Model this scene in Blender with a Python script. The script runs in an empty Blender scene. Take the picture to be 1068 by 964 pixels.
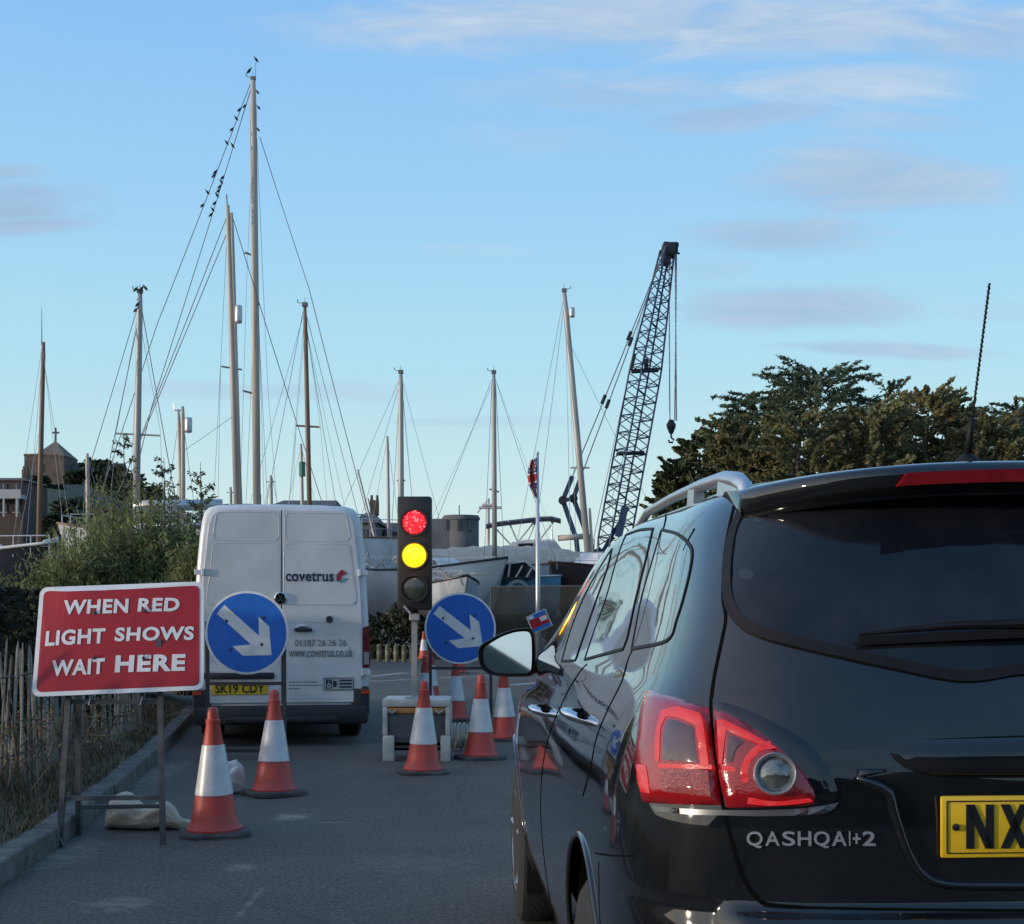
import bpy, bmesh, math, random
from mathutils import Vector, Matrix
from mathutils.bvhtree import BVHTree
from mathutils.geometry import delaunay_2d_cdt
R = math.radians
random.seed(7)
scene = bpy.context.scene
COL = scene.collection
# ------------------------------------------------------------------ camera
F, CX, HZ, CH = 1500.0, 534.0, 636.0, 1.35      # focal length in photo pixels, centre column, horizon row, lens height
cam_d = bpy.data.cameras.new('camera'); cam = bpy.data.objects.new('camera', cam_d); COL.objects.link(cam)
cam.location = (0, 0, CH); cam.rotation_euler = (R(90), 0, 0)
cam_d.sensor_width = 36; cam_d.lens = F/1068*36; cam_d.shift_y = (HZ-482)/1068
cam_d.clip_start = 0.05; cam_d.clip_end = 3000
scene.camera = cam
# ------------------------------------------------------------------ sky
SUN_EL, SUN_AZ = R(6), R(252)       # azimuth clockwise from +Y
w = bpy.data.worlds.new('World'); scene.world = w; w.use_nodes = True
nt = w.node_tree; N = nt.nodes; L = nt.links
bg = N['Background']; bg.inputs[1].default_value = 0.105
sky = N.new('ShaderNodeTexSky'); sky.sky_type = 'NISHITA'; sky.sun_disc = False
sky.sun_elevation = SUN_EL; sky.sun_rotation = SUN_AZ
sky.air_density = 1.0; sky.dust_density = 0.35; sky.ozone_density = 1.6
def wmath(op, a, b=None, c=None):
    n = N.new('ShaderNodeMath'); n.operation = op
    for i, v in enumerate((a, b, c)):
        if v is None: continue
        if isinstance(v, (int, float)): n.inputs[i].default_value = v
        else: L.new(v, n.inputs[i])
    return n.outputs[0]
tc = N.new('ShaderNodeTexCoord'); sep = N.new('ShaderNodeSeparateXYZ'); L.new(tc.outputs['Generated'], sep.inputs[0])
dx, dy, dz = sep.outputs
ay = wmath('MAXIMUM', wmath('ABSOLUTE', dy), 0.02)
az = wmath('DIVIDE', dx, ay); el = wmath('DIVIDE', dz, ay)
cmb = N.new('ShaderNodeCombineXYZ'); L.new(wmath('MULTIPLY', az, 5.0), cmb.inputs[0]); L.new(wmath('MULTIPLY', el, 22.0), cmb.inputs[1])
L.new(wmath('MULTIPLY', dy, 3.0), cmb.inputs[2])
nz = N.new('ShaderNodeTexNoise'); nz.inputs['Scale'].default_value = 1.7; nz.inputs['Detail'].default_value = 8; nz.inputs['Roughness'].default_value = 0.62; nz.inputs['Distortion'].default_value = 0.9
L.new(cmb.outputs[0], nz.inputs['Vector'])
nz2 = N.new('ShaderNodeTexNoise'); nz2.inputs['Scale'].default_value = 0.7; nz2.inputs['Detail'].default_value = 3
L.new(cmb.outputs[0], nz2.inputs['Vector'])
warp_e = wmath('MULTIPLY', wmath('SUBTRACT', nz2.outputs[0], 0.5), 0.035)
elw = wmath('ADD', el, warp_e)
# cloud banks: direction (azimuth tangent, elevation tangent), half widths, density, brightness
CL = [((730, 24), (420, 34), .9, .55), ((520, 34), (150, 18), .7, .3), ((1040, 36), (150, 36), .8, .4), ((880, 92), (130, 24), .75, .62), ((640, 96), (150, 24), .62, .45),
      ((770, 122), (100, 13), .8, .2), ((910, 186), (135, 34), .9, .3), ((812, 243), (100, 24), .85, .28), ((828, 323), (115, 24), .9, .22),
      ((920, 369), (110, 8), .75, .25), ((8, 222), (95, 28), 1.0, .1), ((-10, 186), (60, 14), .8, .2), ((270, 408), (150, 10), .45, .35),
      ((490, 266), (60, 10), .25, .8), ((560, 145), (90, 16), .3, .5), ((930, 132), (80, 10), .45, .3), ((740, 280), (50, 12), .3, .4),
      ((500, 440), (120, 8), .35, .4), ((1045, 320), (70, 10), .3, .5), ((-500, 200), (260, 40), .8, .5), ((-800, 60), (300, 50), .8, .6), ((1500, 120), (300, 50), .8, .6)]
dens = None; brig = None
for (px, py), (sx, sy), dn, br in CL:
    a0, e0 = (px-CX)/F, (HZ-py)/F
    u = wmath('DIVIDE', wmath('SUBTRACT', az, a0), sx/F); v = wmath('DIVIDE', wmath('SUBTRACT', elw, e0), sy/F)
    d = wmath('SUBTRACT', 1.0, wmath('ADD', wmath('MULTIPLY', u, u), wmath('MULTIPLY', v, v)))
    d = wmath('ADD', d, wmath('ADD', wmath('MULTIPLY', wmath('SUBTRACT', nz.outputs[0], 0.5), 3.3), 0.42))
    mr = N.new('ShaderNodeMapRange'); mr.interpolation_type = 'SMOOTHSTEP'; L.new(d, mr.inputs[0])
    mr.inputs[1].default_value = -0.35; mr.inputs[2].default_value = 1.7; mr.inputs[3].default_value = 0; mr.inputs[4].default_value = dn
    m = mr.outputs[0]
    b = wmath('MULTIPLY', m, br)
    dens = m if dens is None else wmath('MAXIMUM', dens, m)
    brig = b if brig is None else wmath('MAXIMUM', brig, b)
front = wmath('GREATER_THAN', dy, 0.0)
backn = N.new('ShaderNodeMapRange'); backn.interpolation_type = 'SMOOTHSTEP'; L.new(nz2.outputs[0], backn.inputs[0]); backn.inputs[1].default_value = .28; backn.inputs[2].default_value = .6; backn.inputs[4].default_value = .85
lowb = N.new('ShaderNodeMapRange'); lowb.interpolation_type = 'SMOOTHSTEP'; L.new(dz, lowb.inputs[0]); lowb.inputs[1].default_value = .55; lowb.inputs[2].default_value = .15
dens = wmath('ADD', wmath('MULTIPLY', dens, front), wmath('MULTIPLY', wmath('MULTIPLY', backn.outputs[0], lowb.outputs[0]), wmath('SUBTRACT', 1.0, front)))
ratio = wmath('DIVIDE', brig, wmath('MAXIMUM', dens, 0.02))
ratio = wmath('ADD', ratio, wmath('MULTIPLY', wmath('SUBTRACT', nz.outputs[0], 0.55), 1.6))
cr = N.new('ShaderNodeMixRGB'); cr.use_clamp = True; L.new(ratio, cr.inputs[0]); cr.inputs[1].default_value = (2.9, 4.1, 5.8, 1); cr.inputs[2].default_value = (5.2, 6.1, 7.1, 1)
cr.use_clamp = False
rc = wmath('MINIMUM', wmath('MAXIMUM', ratio, 0.0), 1.0); L.new(rc, cr.inputs[0])
# clear sky colour: the Nishita sky, its lower band washed out by thin evening haze in the far air
band = N.new('ShaderNodeValToRGB'); L.new(wmath('ABSOLUTE', dz), band.inputs[0])
e = band.color_ramp.elements; e[0].position = 0.0; e[0].color = (6.5, 7.2, 6.6, 1); e[1].position = 0.40; e[1].color = (2.2, 4.7, 8.2, 1)
for p, c in ((0.07, (5.5, 7.25, 7.4, 1)), (0.16, (4.05, 6.7, 7.9, 1)), (0.27, (3.1, 5.8, 8.3, 1)), (0.8, (1.6, 3.6, 7.0, 1))):
    q = e.new(p); q.color = c
mixs = N.new('ShaderNodeMixRGB'); mixs.inputs[0].default_value = 0.88; L.new(sky.outputs[0], mixs.inputs[1]); L.new(band.outputs[0], mixs.inputs[2])
mixc = N.new('ShaderNodeMixRGB'); L.new(dens, mixc.inputs[0]); L.new(mixs.outputs[0], mixc.inputs[1]); L.new(cr.outputs[0], mixc.inputs[2])
# bright aureole of the low sun
sdir = Vector((math.sin(SUN_AZ)*math.cos(SUN_EL), math.cos(SUN_AZ)*math.cos(SUN_EL), math.sin(SUN_EL)))
dotn = N.new('ShaderNodeVectorMath'); dotn.operation = 'DOT_PRODUCT'; nrmn = N.new('ShaderNodeVectorMath'); nrmn.operation = 'NORMALIZE'
L.new(tc.outputs['Generated'], nrmn.inputs[0]); L.new(nrmn.outputs[0], dotn.inputs[0]); dotn.inputs[1].default_value = sdir
gl_ = wmath('POWER', wmath('MAXIMUM', dotn.outputs['Value'], 0.0), 2.2)
addn = N.new('ShaderNodeMixRGB'); addn.blend_type = 'ADD'; L.new(gl_, addn.inputs[0]); L.new(mixc.outputs[0], addn.inputs[1]); addn.inputs[2].default_value = (9.5, 7.8, 6.0, 1)
L.new(addn.outputs[0], bg.inputs[0])
# ------------------------------------------------------------------ low soft evening sun
sd = bpy.data.lights.new('sun', 'SUN'); so = bpy.data.objects.new('sun', sd); COL.objects.link(so)
sd.energy = 2.6; sd.angle = R(2.0); sd.color = (1.0, 0.83, 0.66)
so.rotation_euler = (-sdir).to_track_quat('-Z', 'Y').to_euler(); so.location = (-20, -30, 40)
vs = scene.view_settings
vs.view_transform = 'Standard'; vs.look = 'None'; vs.gamma = 1; vs.use_curve_mapping = False; vs.exposure = 0.2
# ------------------------------------------------------------------ helpers
def P(px, py, Y):
    return Vector(((px-CX)/F*Y, Y, CH+(HZ-py)/F*Y))
def G(px, py, z=0.0):                     # point of the ground plane z seen at a photo pixel
    Y = F*(CH-z)/(py-HZ); return Vector(((px-CX)/F*Y, Y, z))
def s2l(c): c /= 255.0; return c/12.92 if c <= .04045 else ((c+.055)/1.055)**2.4
def RGB(r, g, b): return (s2l(r), s2l(g), s2l(b))
MATS = {}
def mat(name, col, rough=.6, metal=0, var=.12, scale=6, bump=0, bscale=60, coat=0, emit=0, col2=None, rvar=0, spec=.5, detail=5, lo=.35, hi=.65, trans=0, ecol=None):
    if name in MATS: return MATS[name]
    m = bpy.data.materials.new(name); m.use_nodes = True; t = m.node_tree; p = t.nodes['Principled BSDF']
    if len(col) == 3: col = (*col, 1)
    c2 = (*col2, 1) if col2 else tuple(max(0, c*(1-var)) for c in col[:3])+(1,)
    tcn = t.nodes.new('ShaderNodeTexCoord'); n = t.nodes.new('ShaderNodeTexNoise')
    n.inputs['Scale'].default_value = scale; n.inputs['Detail'].default_value = detail; n.inputs['Roughness'].default_value = .6
    t.links.new(tcn.outputs['Object'], n.inputs['Vector'])
    mr = t.nodes.new('ShaderNodeMapRange'); mr.inputs[1].default_value = lo; mr.inputs[2].default_value = hi; t.links.new(n.outputs[0], mr.inputs[0])
    mx = t.nodes.new('ShaderNodeMixRGB'); mx.inputs[1].default_value = col; mx.inputs[2].default_value = c2
    t.links.new(mr.outputs[0], mx.inputs[0]); t.links.new(mx.outputs[0], p.inputs['Base Color'])
    p.inputs['Roughness'].default_value = rough; p.inputs['Metallic'].default_value = metal
    p.inputs['Specular IOR Level'].default_value = spec
    if rvar:
        mr2 = t.nodes.new('ShaderNodeMapRange'); t.links.new(mr.outputs[0], mr2.inputs[0]); mr2.inputs[3].default_value = rough; mr2.inputs[4].default_value = rough+rvar
        t.links.new(mr2.outputs[0], p.inputs['Roughness'])
    if coat: p.inputs['Coat Weight'].default_value = coat; p.inputs['Coat Roughness'].default_value = .03
    if trans: p.inputs['Transmission Weight'].default_value = trans
    if emit:
        p.inputs['Emission Strength'].default_value = emit
        if ecol: p.inputs['Emission Color'].default_value = (*ecol, 1)
        else: t.links.new(mx.outputs[0], p.inputs['Emission Color'])
    if bump:
        n2 = t.nodes.new('ShaderNodeTexNoise'); n2.inputs['Scale'].default_value = bscale; n2.inputs['Detail'].default_value = 4; t.links.new(tcn.outputs['Object'], n2.inputs['Vector'])
        b = t.nodes.new('ShaderNodeBump'); b.inputs['Strength'].default_value = bump; b.inputs['Distance'].default_value = .02
        t.links.new(n2.outputs[0], b.inputs['Height']); t.links.new(b.outputs[0], p.inputs['Normal'])
    MATS[name] = m; return m
def tag(o, label=None, cat=None, group=None, kind=None):
    if label: o['label'] = label
    if cat: o['category'] = cat
    if group: o['group'] = group
    if kind: o['kind'] = kind
    return o
def wloc(o):
    v = Vector((0, 0, 0))
    while o: v += Vector(o.location); o = o.parent
    return v
def thing(name, label, cat, loc=(0, 0, 0), group=None):
    o = bpy.data.objects.new(name, None); COL.objects.link(o); o.location = loc; o.empty_display_size = .2
    return tag(o, label, cat, group)
def copy_tree(o, parent=None):
    c = o.copy(); COL.objects.link(c)
    if parent: c.parent = parent
    for ch in o.children: copy_tree(ch, c)
    return c
def frame(t):
    t = t.normalized(); up = Vector((0, 0, 1)) if abs(t.z) < .95 else Vector((1, 0, 0))
    a = t.cross(up).normalized(); return a, a.cross(t).normalized()
class MB:
    def __init__(s, M=None): s.v = []; s.f = []; s.mi = []; s.M = M
    def add(s, vs, fs, mi=0):
        o = len(s.v); M = s.M
        s.v += [tuple(M @ Vector(v)) if M else tuple(v) for v in vs]
        s.f += [tuple(i+o for i in f) for f in fs]; s.mi += [mi]*len(fs); return s
    def box(s, c, size, rot=None, bev=0, mi=0):
        hx, hy, hz = size[0]/2, size[1]/2, size[2]/2
        b = min(bev, hx*.9, hy*.9, hz*.9); vs = []
        if b <= 0:
            vs = [Vector((x*hx, y*hy, z*hz)) for x in (-1, 1) for y in (-1, 1) for z in (-1, 1)]
            fs = [(0, 1, 3, 2), (4, 6, 7, 5), (0, 4, 5, 1), (2, 3, 7, 6), (0, 2, 6, 4), (1, 5, 7, 3)]
        else:
            bm = bmesh.new(); bmesh.ops.create_cube(bm, size=1)
            for v in bm.verts: v.co = Vector((v.co.x*size[0], v.co.y*size[1], v.co.z*size[2]))
            bmesh.ops.bevel(bm, geom=bm.edges[:], offset=b, segments=2, profile=.5, affect='EDGES')
            bm.verts.index_update(); vs = [v.co.copy() for v in bm.verts]; fs = [tuple(v.index for v in f.verts) for f in bm.faces]; bm.free()
        if rot is not None:
            Rm = rot if isinstance(rot, Matrix) else Matrix.Rotation(rot, 3, 'Z')
            vs = [Rm.to_3x3() @ v for v in vs]
        c = Vector(c); return s.add([v+c for v in vs], fs, mi)
    def tube(s, pts, r, n=8, mi=0, cap=True, flat=1.0):
        pts = [Vector(p) for p in pts]; rs = r if isinstance(r, (list, tuple)) else [r]*len(pts)
        vs = []; fs = []
        for i, p in enumerate(pts):
            t = (pts[min(i+1, len(pts)-1)]-pts[max(i-1, 0)])
            if t.length < 1e-9: t = Vector((0, 0, 1))
            a, b = frame(t)
            for k in range(n):
                th = 2*math.pi*k/n; vs.append(p+a*math.cos(th)*rs[i]+b*math.sin(th)*rs[i]*flat)
        for i in range(len(pts)-1):
            for k in range(n):
                fs.append((i*n+k, i*n+(k+1) % n, (i+1)*n+(k+1) % n, (i+1)*n+k))
        if cap: fs.append(tuple(range(n-1, -1, -1))); fs.append(tuple((len(pts)-1)*n+k for k in range(n)))
        return s.add(vs, fs, mi)
    def bar(s, a, b, wx, wz=None, mi=0):          # square bar from a to b
        a, b = Vector(a), Vector(b); wz = wz or wx; u, v = frame(b-a); vs = []
        for p in (a, b):
            for i, j in ((-1, -1), (1, -1), (1, 1), (-1, 1)): vs.append(p+u*i*wx/2+v*j*wz/2)
        return s.add(vs, [(0, 1, 2, 3), (7, 6, 5, 4), (0, 4, 5, 1), (1, 5, 6, 2), (2, 6, 7, 3), (3, 7, 4, 0)], mi)
    def lathe(s, prof, c=(0, 0, 0), n=28, mi=0, axis='Z', cap=True):
        c = Vector(c); vs = []; fs = []
        for r, z in prof:
            for k in range(n):
                th = 2*math.pi*k/n; x, y = r*math.cos(th), r*math.sin(th)
                vs.append(c+(Vector((x, y, z)) if axis == 'Z' else Vector((x, z, y)) if axis == 'Y' else Vector((z, x, y))))
        for i in range(len(prof)-1):
            for k in range(n): fs.append((i*n+k, i*n+(k+1) % n, (i+1)*n+(k+1) % n, (i+1)*n+k))
        if cap:
            fs.append(tuple(range(n-1, -1, -1))); fs.append(tuple((len(prof)-1)*n+k for k in range(n)))
        return s.add(vs, fs, mi)
    def prism(s, poly, o, u, v, d, mi=0):           # polygon in the plane o+u*a+v*b, thickened along vector d
        o, u, v, d = Vector(o), Vector(u), Vector(v), Vector(d); n = len(poly)
        a = [o+u*x+v*y for x, y in poly]; b = [p+d for p in a]
        fs = [tuple(range(n-1, -1, -1)), tuple(range(n, 2*n))]+[(i, (i+1) % n, n+(i+1) % n, n+i) for i in range(n)]
        return s.add(a+b, fs, mi)
    def build(s, name, m, parent=None, smooth=False, normals=None, auto=None):
        if not s.v: return None
        me = bpy.data.meshes.new(name); off = wloc(parent) if parent else Vector((0, 0, 0))
        me.from_pydata([(x-off.x, y-off.y, z-off.z) for x, y, z in s.v], [], s.f)
        ms = m if isinstance(m, (list, tuple)) else [m]
        for q in ms: me.materials.append(q)
        if len(ms) > 1: me.polygons.foreach_set('material_index', s.mi)
        if smooth: me.polygons.foreach_set('use_smooth', [True]*len(s.f))
        me.validate(); me.update()
        if auto is not None and smooth:
            me.set_sharp_from_angle(angle=R(auto))
        o = bpy.data.objects.new(name, me); COL.objects.link(o)
        if parent: o.parent = parent
        return o
    def solid(s, name, m, loc, label, cat, group=None, smooth=False, kind=None, auto=None):   # a thing that is one mesh
        loc = Vector(loc); s.v = [(x-loc.x, y-loc.y, z-loc.z) for x, y, z in s.v]
        o = s.build(name, m, None, smooth, auto=auto); o.location = loc
        return tag(o, label, cat, group, kind)
_tx = {}
def text_geo(body, bold=0.0, ext=0.0):
    k = (body, bold, ext)
    if k in _tx: return _tx[k]
    cu = bpy.data.curves.new('lettering_curve', 'FONT'); cu.body = body; cu.size = 1; cu.space_character = 1.0+bold*2.6; cu.offset = bold; cu.extrude = ext; cu.resolution_u = 4
    o = bpy.data.objects.new('lettering_curve', cu); COL.objects.link(o)
    dg = bpy.context.evaluated_depsgraph_get(); dg.update()
    me = bpy.data.meshes.new_from_object(o.evaluated_get(dg))
    vs = [v.co.copy() for v in me.vertices]; fs = [tuple(p.vertices) for p in me.polygons]
    bpy.data.objects.remove(o); bpy.data.curves.remove(cu); bpy.data.meshes.remove(me)
    x0 = min(v.x for v in vs); x1 = max(v.x for v in vs); y0 = min(v.y for v in vs); y1 = max(v.y for v in vs)
    g = ([((v.x-x0)/(x1-x0), (v.y-y0)/(y1-y0), v.z) for v in vs], fs, (x1-x0)/(y1-y0))
    _tx[k] = g; return g
def put_text(mb, body, fn, bold=.012, ext=.01, mi=0):     # fn maps (0..1, 0..1, depth) to a point
    vs, fs, _ = text_geo(body, bold, ext); mb.add([fn(*v) for v in vs], fs, mi)
def smoothstep(a, b, x):
    t = max(0, min(1, (x-a)/(b-a))); return t*t*(3-2*t)
def interp(xs, ys, x):
    if x <= xs[0]: return ys[0]
    for i in range(len(xs)-1):
        if x <= xs[i+1]:
            t = (x-xs[i])/(xs[i+1]-xs[i]); return ys[i]+(ys[i+1]-ys[i])*t
    return ys[-1]
def pchip(xs, ys, x):
    n = len(xs)
    if x <= xs[0]: return ys[0]
    if x >= xs[-1]: return ys[-1]
    d = [(ys[i+1]-ys[i])/(xs[i+1]-xs[i]) for i in range(n-1)]
    def sl(i):
        if i == 0: return d[0]
        if i == n-1: return d[-1]
        if d[i-1]*d[i] <= 0: return 0
        return 2*d[i-1]*d[i]/(d[i-1]+d[i])
    for i in range(n-1):
        if x <= xs[i+1]:
            h = xs[i+1]-xs[i]; t = (x-xs[i])/h
            return (ys[i]*(1+2*t)*(1-t)**2+sl(i)*h*t*(1-t)**2+ys[i+1]*t*t*(3-2*t)+sl(i+1)*h*t*t*(t-1))
# ------------------------------------------------------------------ ground, road, kerb, verge, hills
def sheet(name, poly, z, m, sub=None):
    mb = MB(); mb.add([(x, y, z) for x, y in poly], [tuple(range(len(poly)))]); o = mb.build(name, m); return tag(o, kind='structure')
M_ground = mat('gravel_earth', (.16, .145, .12), .95, var=.35, scale=.7, bump=.6, bscale=20)
sheet('ground', [(-900, -300), (900, -300), (900, 1500), (-900, 1500)], -.012, M_ground)
def asphalt():
    m = bpy.data.materials.new('asphalt'); m.use_nodes = True; t = m.node_tree; p = t.nodes['Principled BSDF']; nn = t.nodes.new; ln = t.links.new
    c = nn('ShaderNodeTexCoord')
    def noise(sc, det=5, ro=.6):
        n = nn('ShaderNodeTexNoise'); n.inputs['Scale'].default_value = sc; n.inputs['Detail'].default_value = det; n.inputs['Roughness'].default_value = ro; ln(c.outputs['Object'], n.inputs['Vector']); return n.outputs[0]
    def ramp(src, stops):
        r = nn('ShaderNodeValToRGB'); ln(src, r.inputs[0]); el = r.color_ramp.elements
        el[0].position, el[0].color = stops[0][0], (*stops[0][1], 1); el[1].position, el[1].color = stops[-1][0], (*stops[-1][1], 1)
        for q in stops[1:-1]: k = el.new(q[0]); k.color = (*q[1], 1)
        return r.outputs[0]
    def mix(kind, a, b, fac=1.0):
        x = nn('ShaderNodeMixRGB'); x.blend_type = kind
        if isinstance(fac, float): x.inputs[0].default_value = fac
        else: ln(fac, x.inputs[0])
        for i, q in ((1, a), (2, b)):
            if isinstance(q, tuple): x.inputs[i].default_value = (*q, 1)
            else: ln(q, x.inputs[i])
        return x.outputs[0]
    base = ramp(noise(.55, 4), [(.3, (.070, .061, .051)), (.55, (.090, .079, .066)), (.75, (.112, .10, .084))])
    grain = ramp(noise(42, 3, .8), [(.3, (.35, .35, .35)), (.5, (.9, .9, .9)), (.70, (2.0, 1.95, 1.85))])
    col = mix('MULTIPLY', base, grain)
    spk = nn('ShaderNodeTexVoronoi'); spk.inputs['Scale'].default_value = 34; ln(c.outputs['Object'], spk.inputs['Vector'])
    col = mix('MIX', col, (.20, .19, .17), ramp(spk.outputs['Distance'], [(.10, (.5, .5, .5)), (.28, (0, 0, 0))]))
    # patches of spilled sand and scuffs at fixed places on the road
    sep = nn('ShaderNodeSeparateXYZ'); ln(c.outputs['Object'], sep.inputs[0])
    def mth(op, a, b):
        q = nn('ShaderNodeMath'); q.operation = op
        for i, v in enumerate((a, b)):
            if isinstance(v, (int, float)): q.inputs[i].default_value = v
            else: ln(v, q.inputs[i])
        return q.outputs[0]
    ns = noise(9, 6, .75)
    for (px, py), rx, ry, st in (((304, 852), .16, .22, 1.0), ((250, 905), .10, .16, .6), ((125, 944), .22, .22, .5), ((345, 858), .16, .035, .7), ((262, 940), .02, .5, .55), ((60, 890), .28, .7, .55), ((150, 812), .25, 1.6, .5), ((430, 900), .5, .4, .22), ((330, 770), .8, .5, .25)):
        q = G(px, py); u = mth('DIVIDE', mth('SUBTRACT', sep.outputs[0], q.x), rx); v = mth('DIVIDE', mth('SUBTRACT', sep.outputs[1], q.y), ry)
        d = mth('ADD', mth('SUBTRACT', 1.0, mth('ADD', mth('MULTIPLY', u, u), mth('MULTIPLY', v, v))), mth('MULTIPLY', mth('SUBTRACT', ns, .5), 5.0))
        r = nn('ShaderNodeMapRange'); ln(d, r.inputs[0]); r.inputs[1].default_value = .2; r.inputs[2].default_value = 1.6; r.inputs[4].default_value = st
        near = nn('ShaderNodeMapRange'); ln(mth('ADD', mth('MULTIPLY', u, u), mth('MULTIPLY', v, v)), near.inputs[0]); near.inputs[1].default_value = 4; near.inputs[2].default_value = 1
        col = mix('MIX', col, (.30, .27, .21), mth('MULTIPLY', r.outputs[0], near.outputs[0]))
    # dark tar seams and worn wheel tracks
    vor = nn('ShaderNodeTexVoronoi'); vor.feature = 'DISTANCE_TO_EDGE'; vor.inputs['Scale'].default_value = .2
    mp = nn('ShaderNodeMixRGB'); mp.inputs[0].default_value = .12; ln(c.outputs['Object'], mp.inputs[1]); nv = nn('ShaderNodeTexNoise'); nv.inputs['Scale'].default_value = 2.5; nv.inputs['Detail'].default_value = 6; ln(c.outputs['Object'], nv.inputs['Vector']); ln(nv.outputs['Color'], mp.inputs[2]); ln(mp.outputs[0], vor.inputs['Vector'])
    col = mix('MIX', col, (.022, .021, .020), ramp(vor.outputs['Distance'], [(.001, (.3, .3, .3)), (.004, (0, 0, 0))]))
    dust = ramp(noise(1.3, 6, .7), [(.58, (0, 0, 0)), (.78, (.4, .4, .4))])
    col = mix('MIX', col, (.19, .175, .15), dust)
    ln(col, p.inputs['Base Color']); p.inputs['Roughness'].default_value = .82
    b = nn('ShaderNodeBump'); b.inputs['Strength'].default_value = .8; b.inputs['Distance'].default_value = .015; ln(noise(60, 3, .75), b.inputs['Height']); ln(b.outputs[0], p.inputs['Normal'])
    return m
M_asph = asphalt()
KERB = [(-2.25, -40), (-2.28, 0), (-2.40, 5), (-2.49, 7), (-2.57, 8.13), (-2.81, 10.18), (-3.21, 13.15), (-3.95, 18), (-5.4, 25), (-8.2, 34), (-12, 43)]
road = [(x, y) for x, y in KERB]+[(-9, 45), (-4, 38.0), (12, 38.0), (40, 41), (40, -40)]
sheet('road', road, 0.0, M_asph)
# give-way paint across the far junction and along the lane edge
M_paint = mat('road_paint', (.30, .30, .29), .7, var=.55, scale=14, lo=.45, hi=.6)
def strip(mb, pts, wd, z=.004):
    for a, b in zip(pts[:-1], pts[1:]):
        a, b = Vector((*a, z)), Vector((*b, z)); n = (b-a).cross(Vector((0, 0, 1))).normalized()*wd/2
        mb.add([a-n, a+n, b+n, b-n], [(0, 1, 2, 3)])
mb = MB()
for i in range(9):
    a = G(386+i*15, 711-i*.7); b = G(396+i*15, 710.5-i*.7); strip(mb, [(a.x, a.y), (b.x, b.y)], .35)
a = G(384, 706); b = G(424, 702); strip(mb, [(a.x, a.y), (b.x, b.y)], .3)
a = G(530, 715); b = G(565, 712); strip(mb, [(a.x, a.y), (b.x, b.y)], .3)
tag(mb.build('road_markings', M_paint), kind='structure')
# kerb of separate stones drawn as one structure
M_kerb = mat('kerb_concrete', (.17, .158, .14), .9, var=.6, scale=7, bump=.5, bscale=45)
mb = MB(); pts = []
for (x0, y0), (x1, y1) in zip(KERB[:-1], KERB[1:]):
    ln_ = math.hypot(x1-x0, y1-y0); k = max(1, int(ln_/.9))
    for i in range(k): pts.append((x0+(x1-x0)*i/k, y0+(y1-y0)*i/k))
pts.append(KERB[-1])
rk = random.Random(3)
for (x0, y0), (x1, y1) in zip(pts[:-1], pts[1:]):
    d = Vector((x1-x0, y1-y0, 0)); a = math.atan2(d.y, d.x); l = d.length
    c = Vector(((x0+x1)/2, (y0+y1)/2, .02+rk.uniform(-.004, .004)))+Vector((-d.y, d.x, 0)).normalized()*(.075+rk.uniform(-.006, .006))
    mb.box(c, (l-.012, .15, .20), Matrix.Rotation(a+rk.uniform(-.008, .008), 3, 'Z'), bev=.014)
tag(mb.build('kerb', M_kerb), kind='structure')
# verge: earth bank behind the kerb
M_verge = mat('dry_earth', (.105, .088, .062), .97, var=.5, scale=4, bump=.8, bscale=30, col2=(.06, .062, .04))
mb = MB(); off = [(.14, .095), (.35, .13), (.7, .19), (1.1, .24), (1.6, .27), (3, .3), (8, .32), (30, .3), (200, .3)]
V = []
def verge_z(o): return interp([a for a, _ in off], [b for _, b in off], o)
for (x, y) in pts:
    for o_, z_ in off: V.append((x-o_, y, z_+.03*math.sin(x*9+y*5+o_*7)*(.2 < o_ < 9)))
n = len(off)
mb.add(V, [(i*n+j, i*n+j+1, (i+1)*n+j+1, (i+1)*n+j) for i in range(len(pts)-1) for j in range(n-1)])
tag(mb.build('verge', M_verge, smooth=True), kind='structure')
# town hill on the left, low rise behind the yard, and an unseen slope added behind the viewer to darken reflections
def hill(name, fn, x0, x1, y0, y1, nx, ny, m):
    mb = MB(); vs = []
    for j in range(ny+1):
        for i in range(nx+1):
            x = x0+(x1-x0)*i/nx; y = y0+(y1-y0)*j/ny; vs.append((x, y, fn(x, y)))
    mb.add(vs, [(j*(nx+1)+i, j*(nx+1)+i+1, (j+1)*(nx+1)+i+1, (j+1)*(nx+1)+i) for j in range(ny) for i in range(nx)])
    return tag(mb.build(name, m, smooth=True), kind='structure')
M_hill = mat('hill_scrub', (.045, .055, .03), .95, var=.5, scale=.12, bump=1, bscale=1.5)
def town_z(x, y):
    r = smoothstep(95, 230, y); a = x/max(y, 1)
    k = smoothstep(-.17, -.31, a)
    return -.5+r*(5+k*17)+.6*math.sin(x*.11)*r
hill('town_hill', town_z, -260, 120, 90, 420, 60, 40, M_hill)
def back_z(x, y):
    return -.6+smoothstep(-14, -42, y+.75*max(0, -x-30))*(9+1.6*math.sin(x*.17)+1.1*math.sin(x*.41+1)+.8*math.sin(x*.9))
hill('unseen_reflected_slope', back_z, -150, 80, -90, -10, 90, 40, M_hill)
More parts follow.
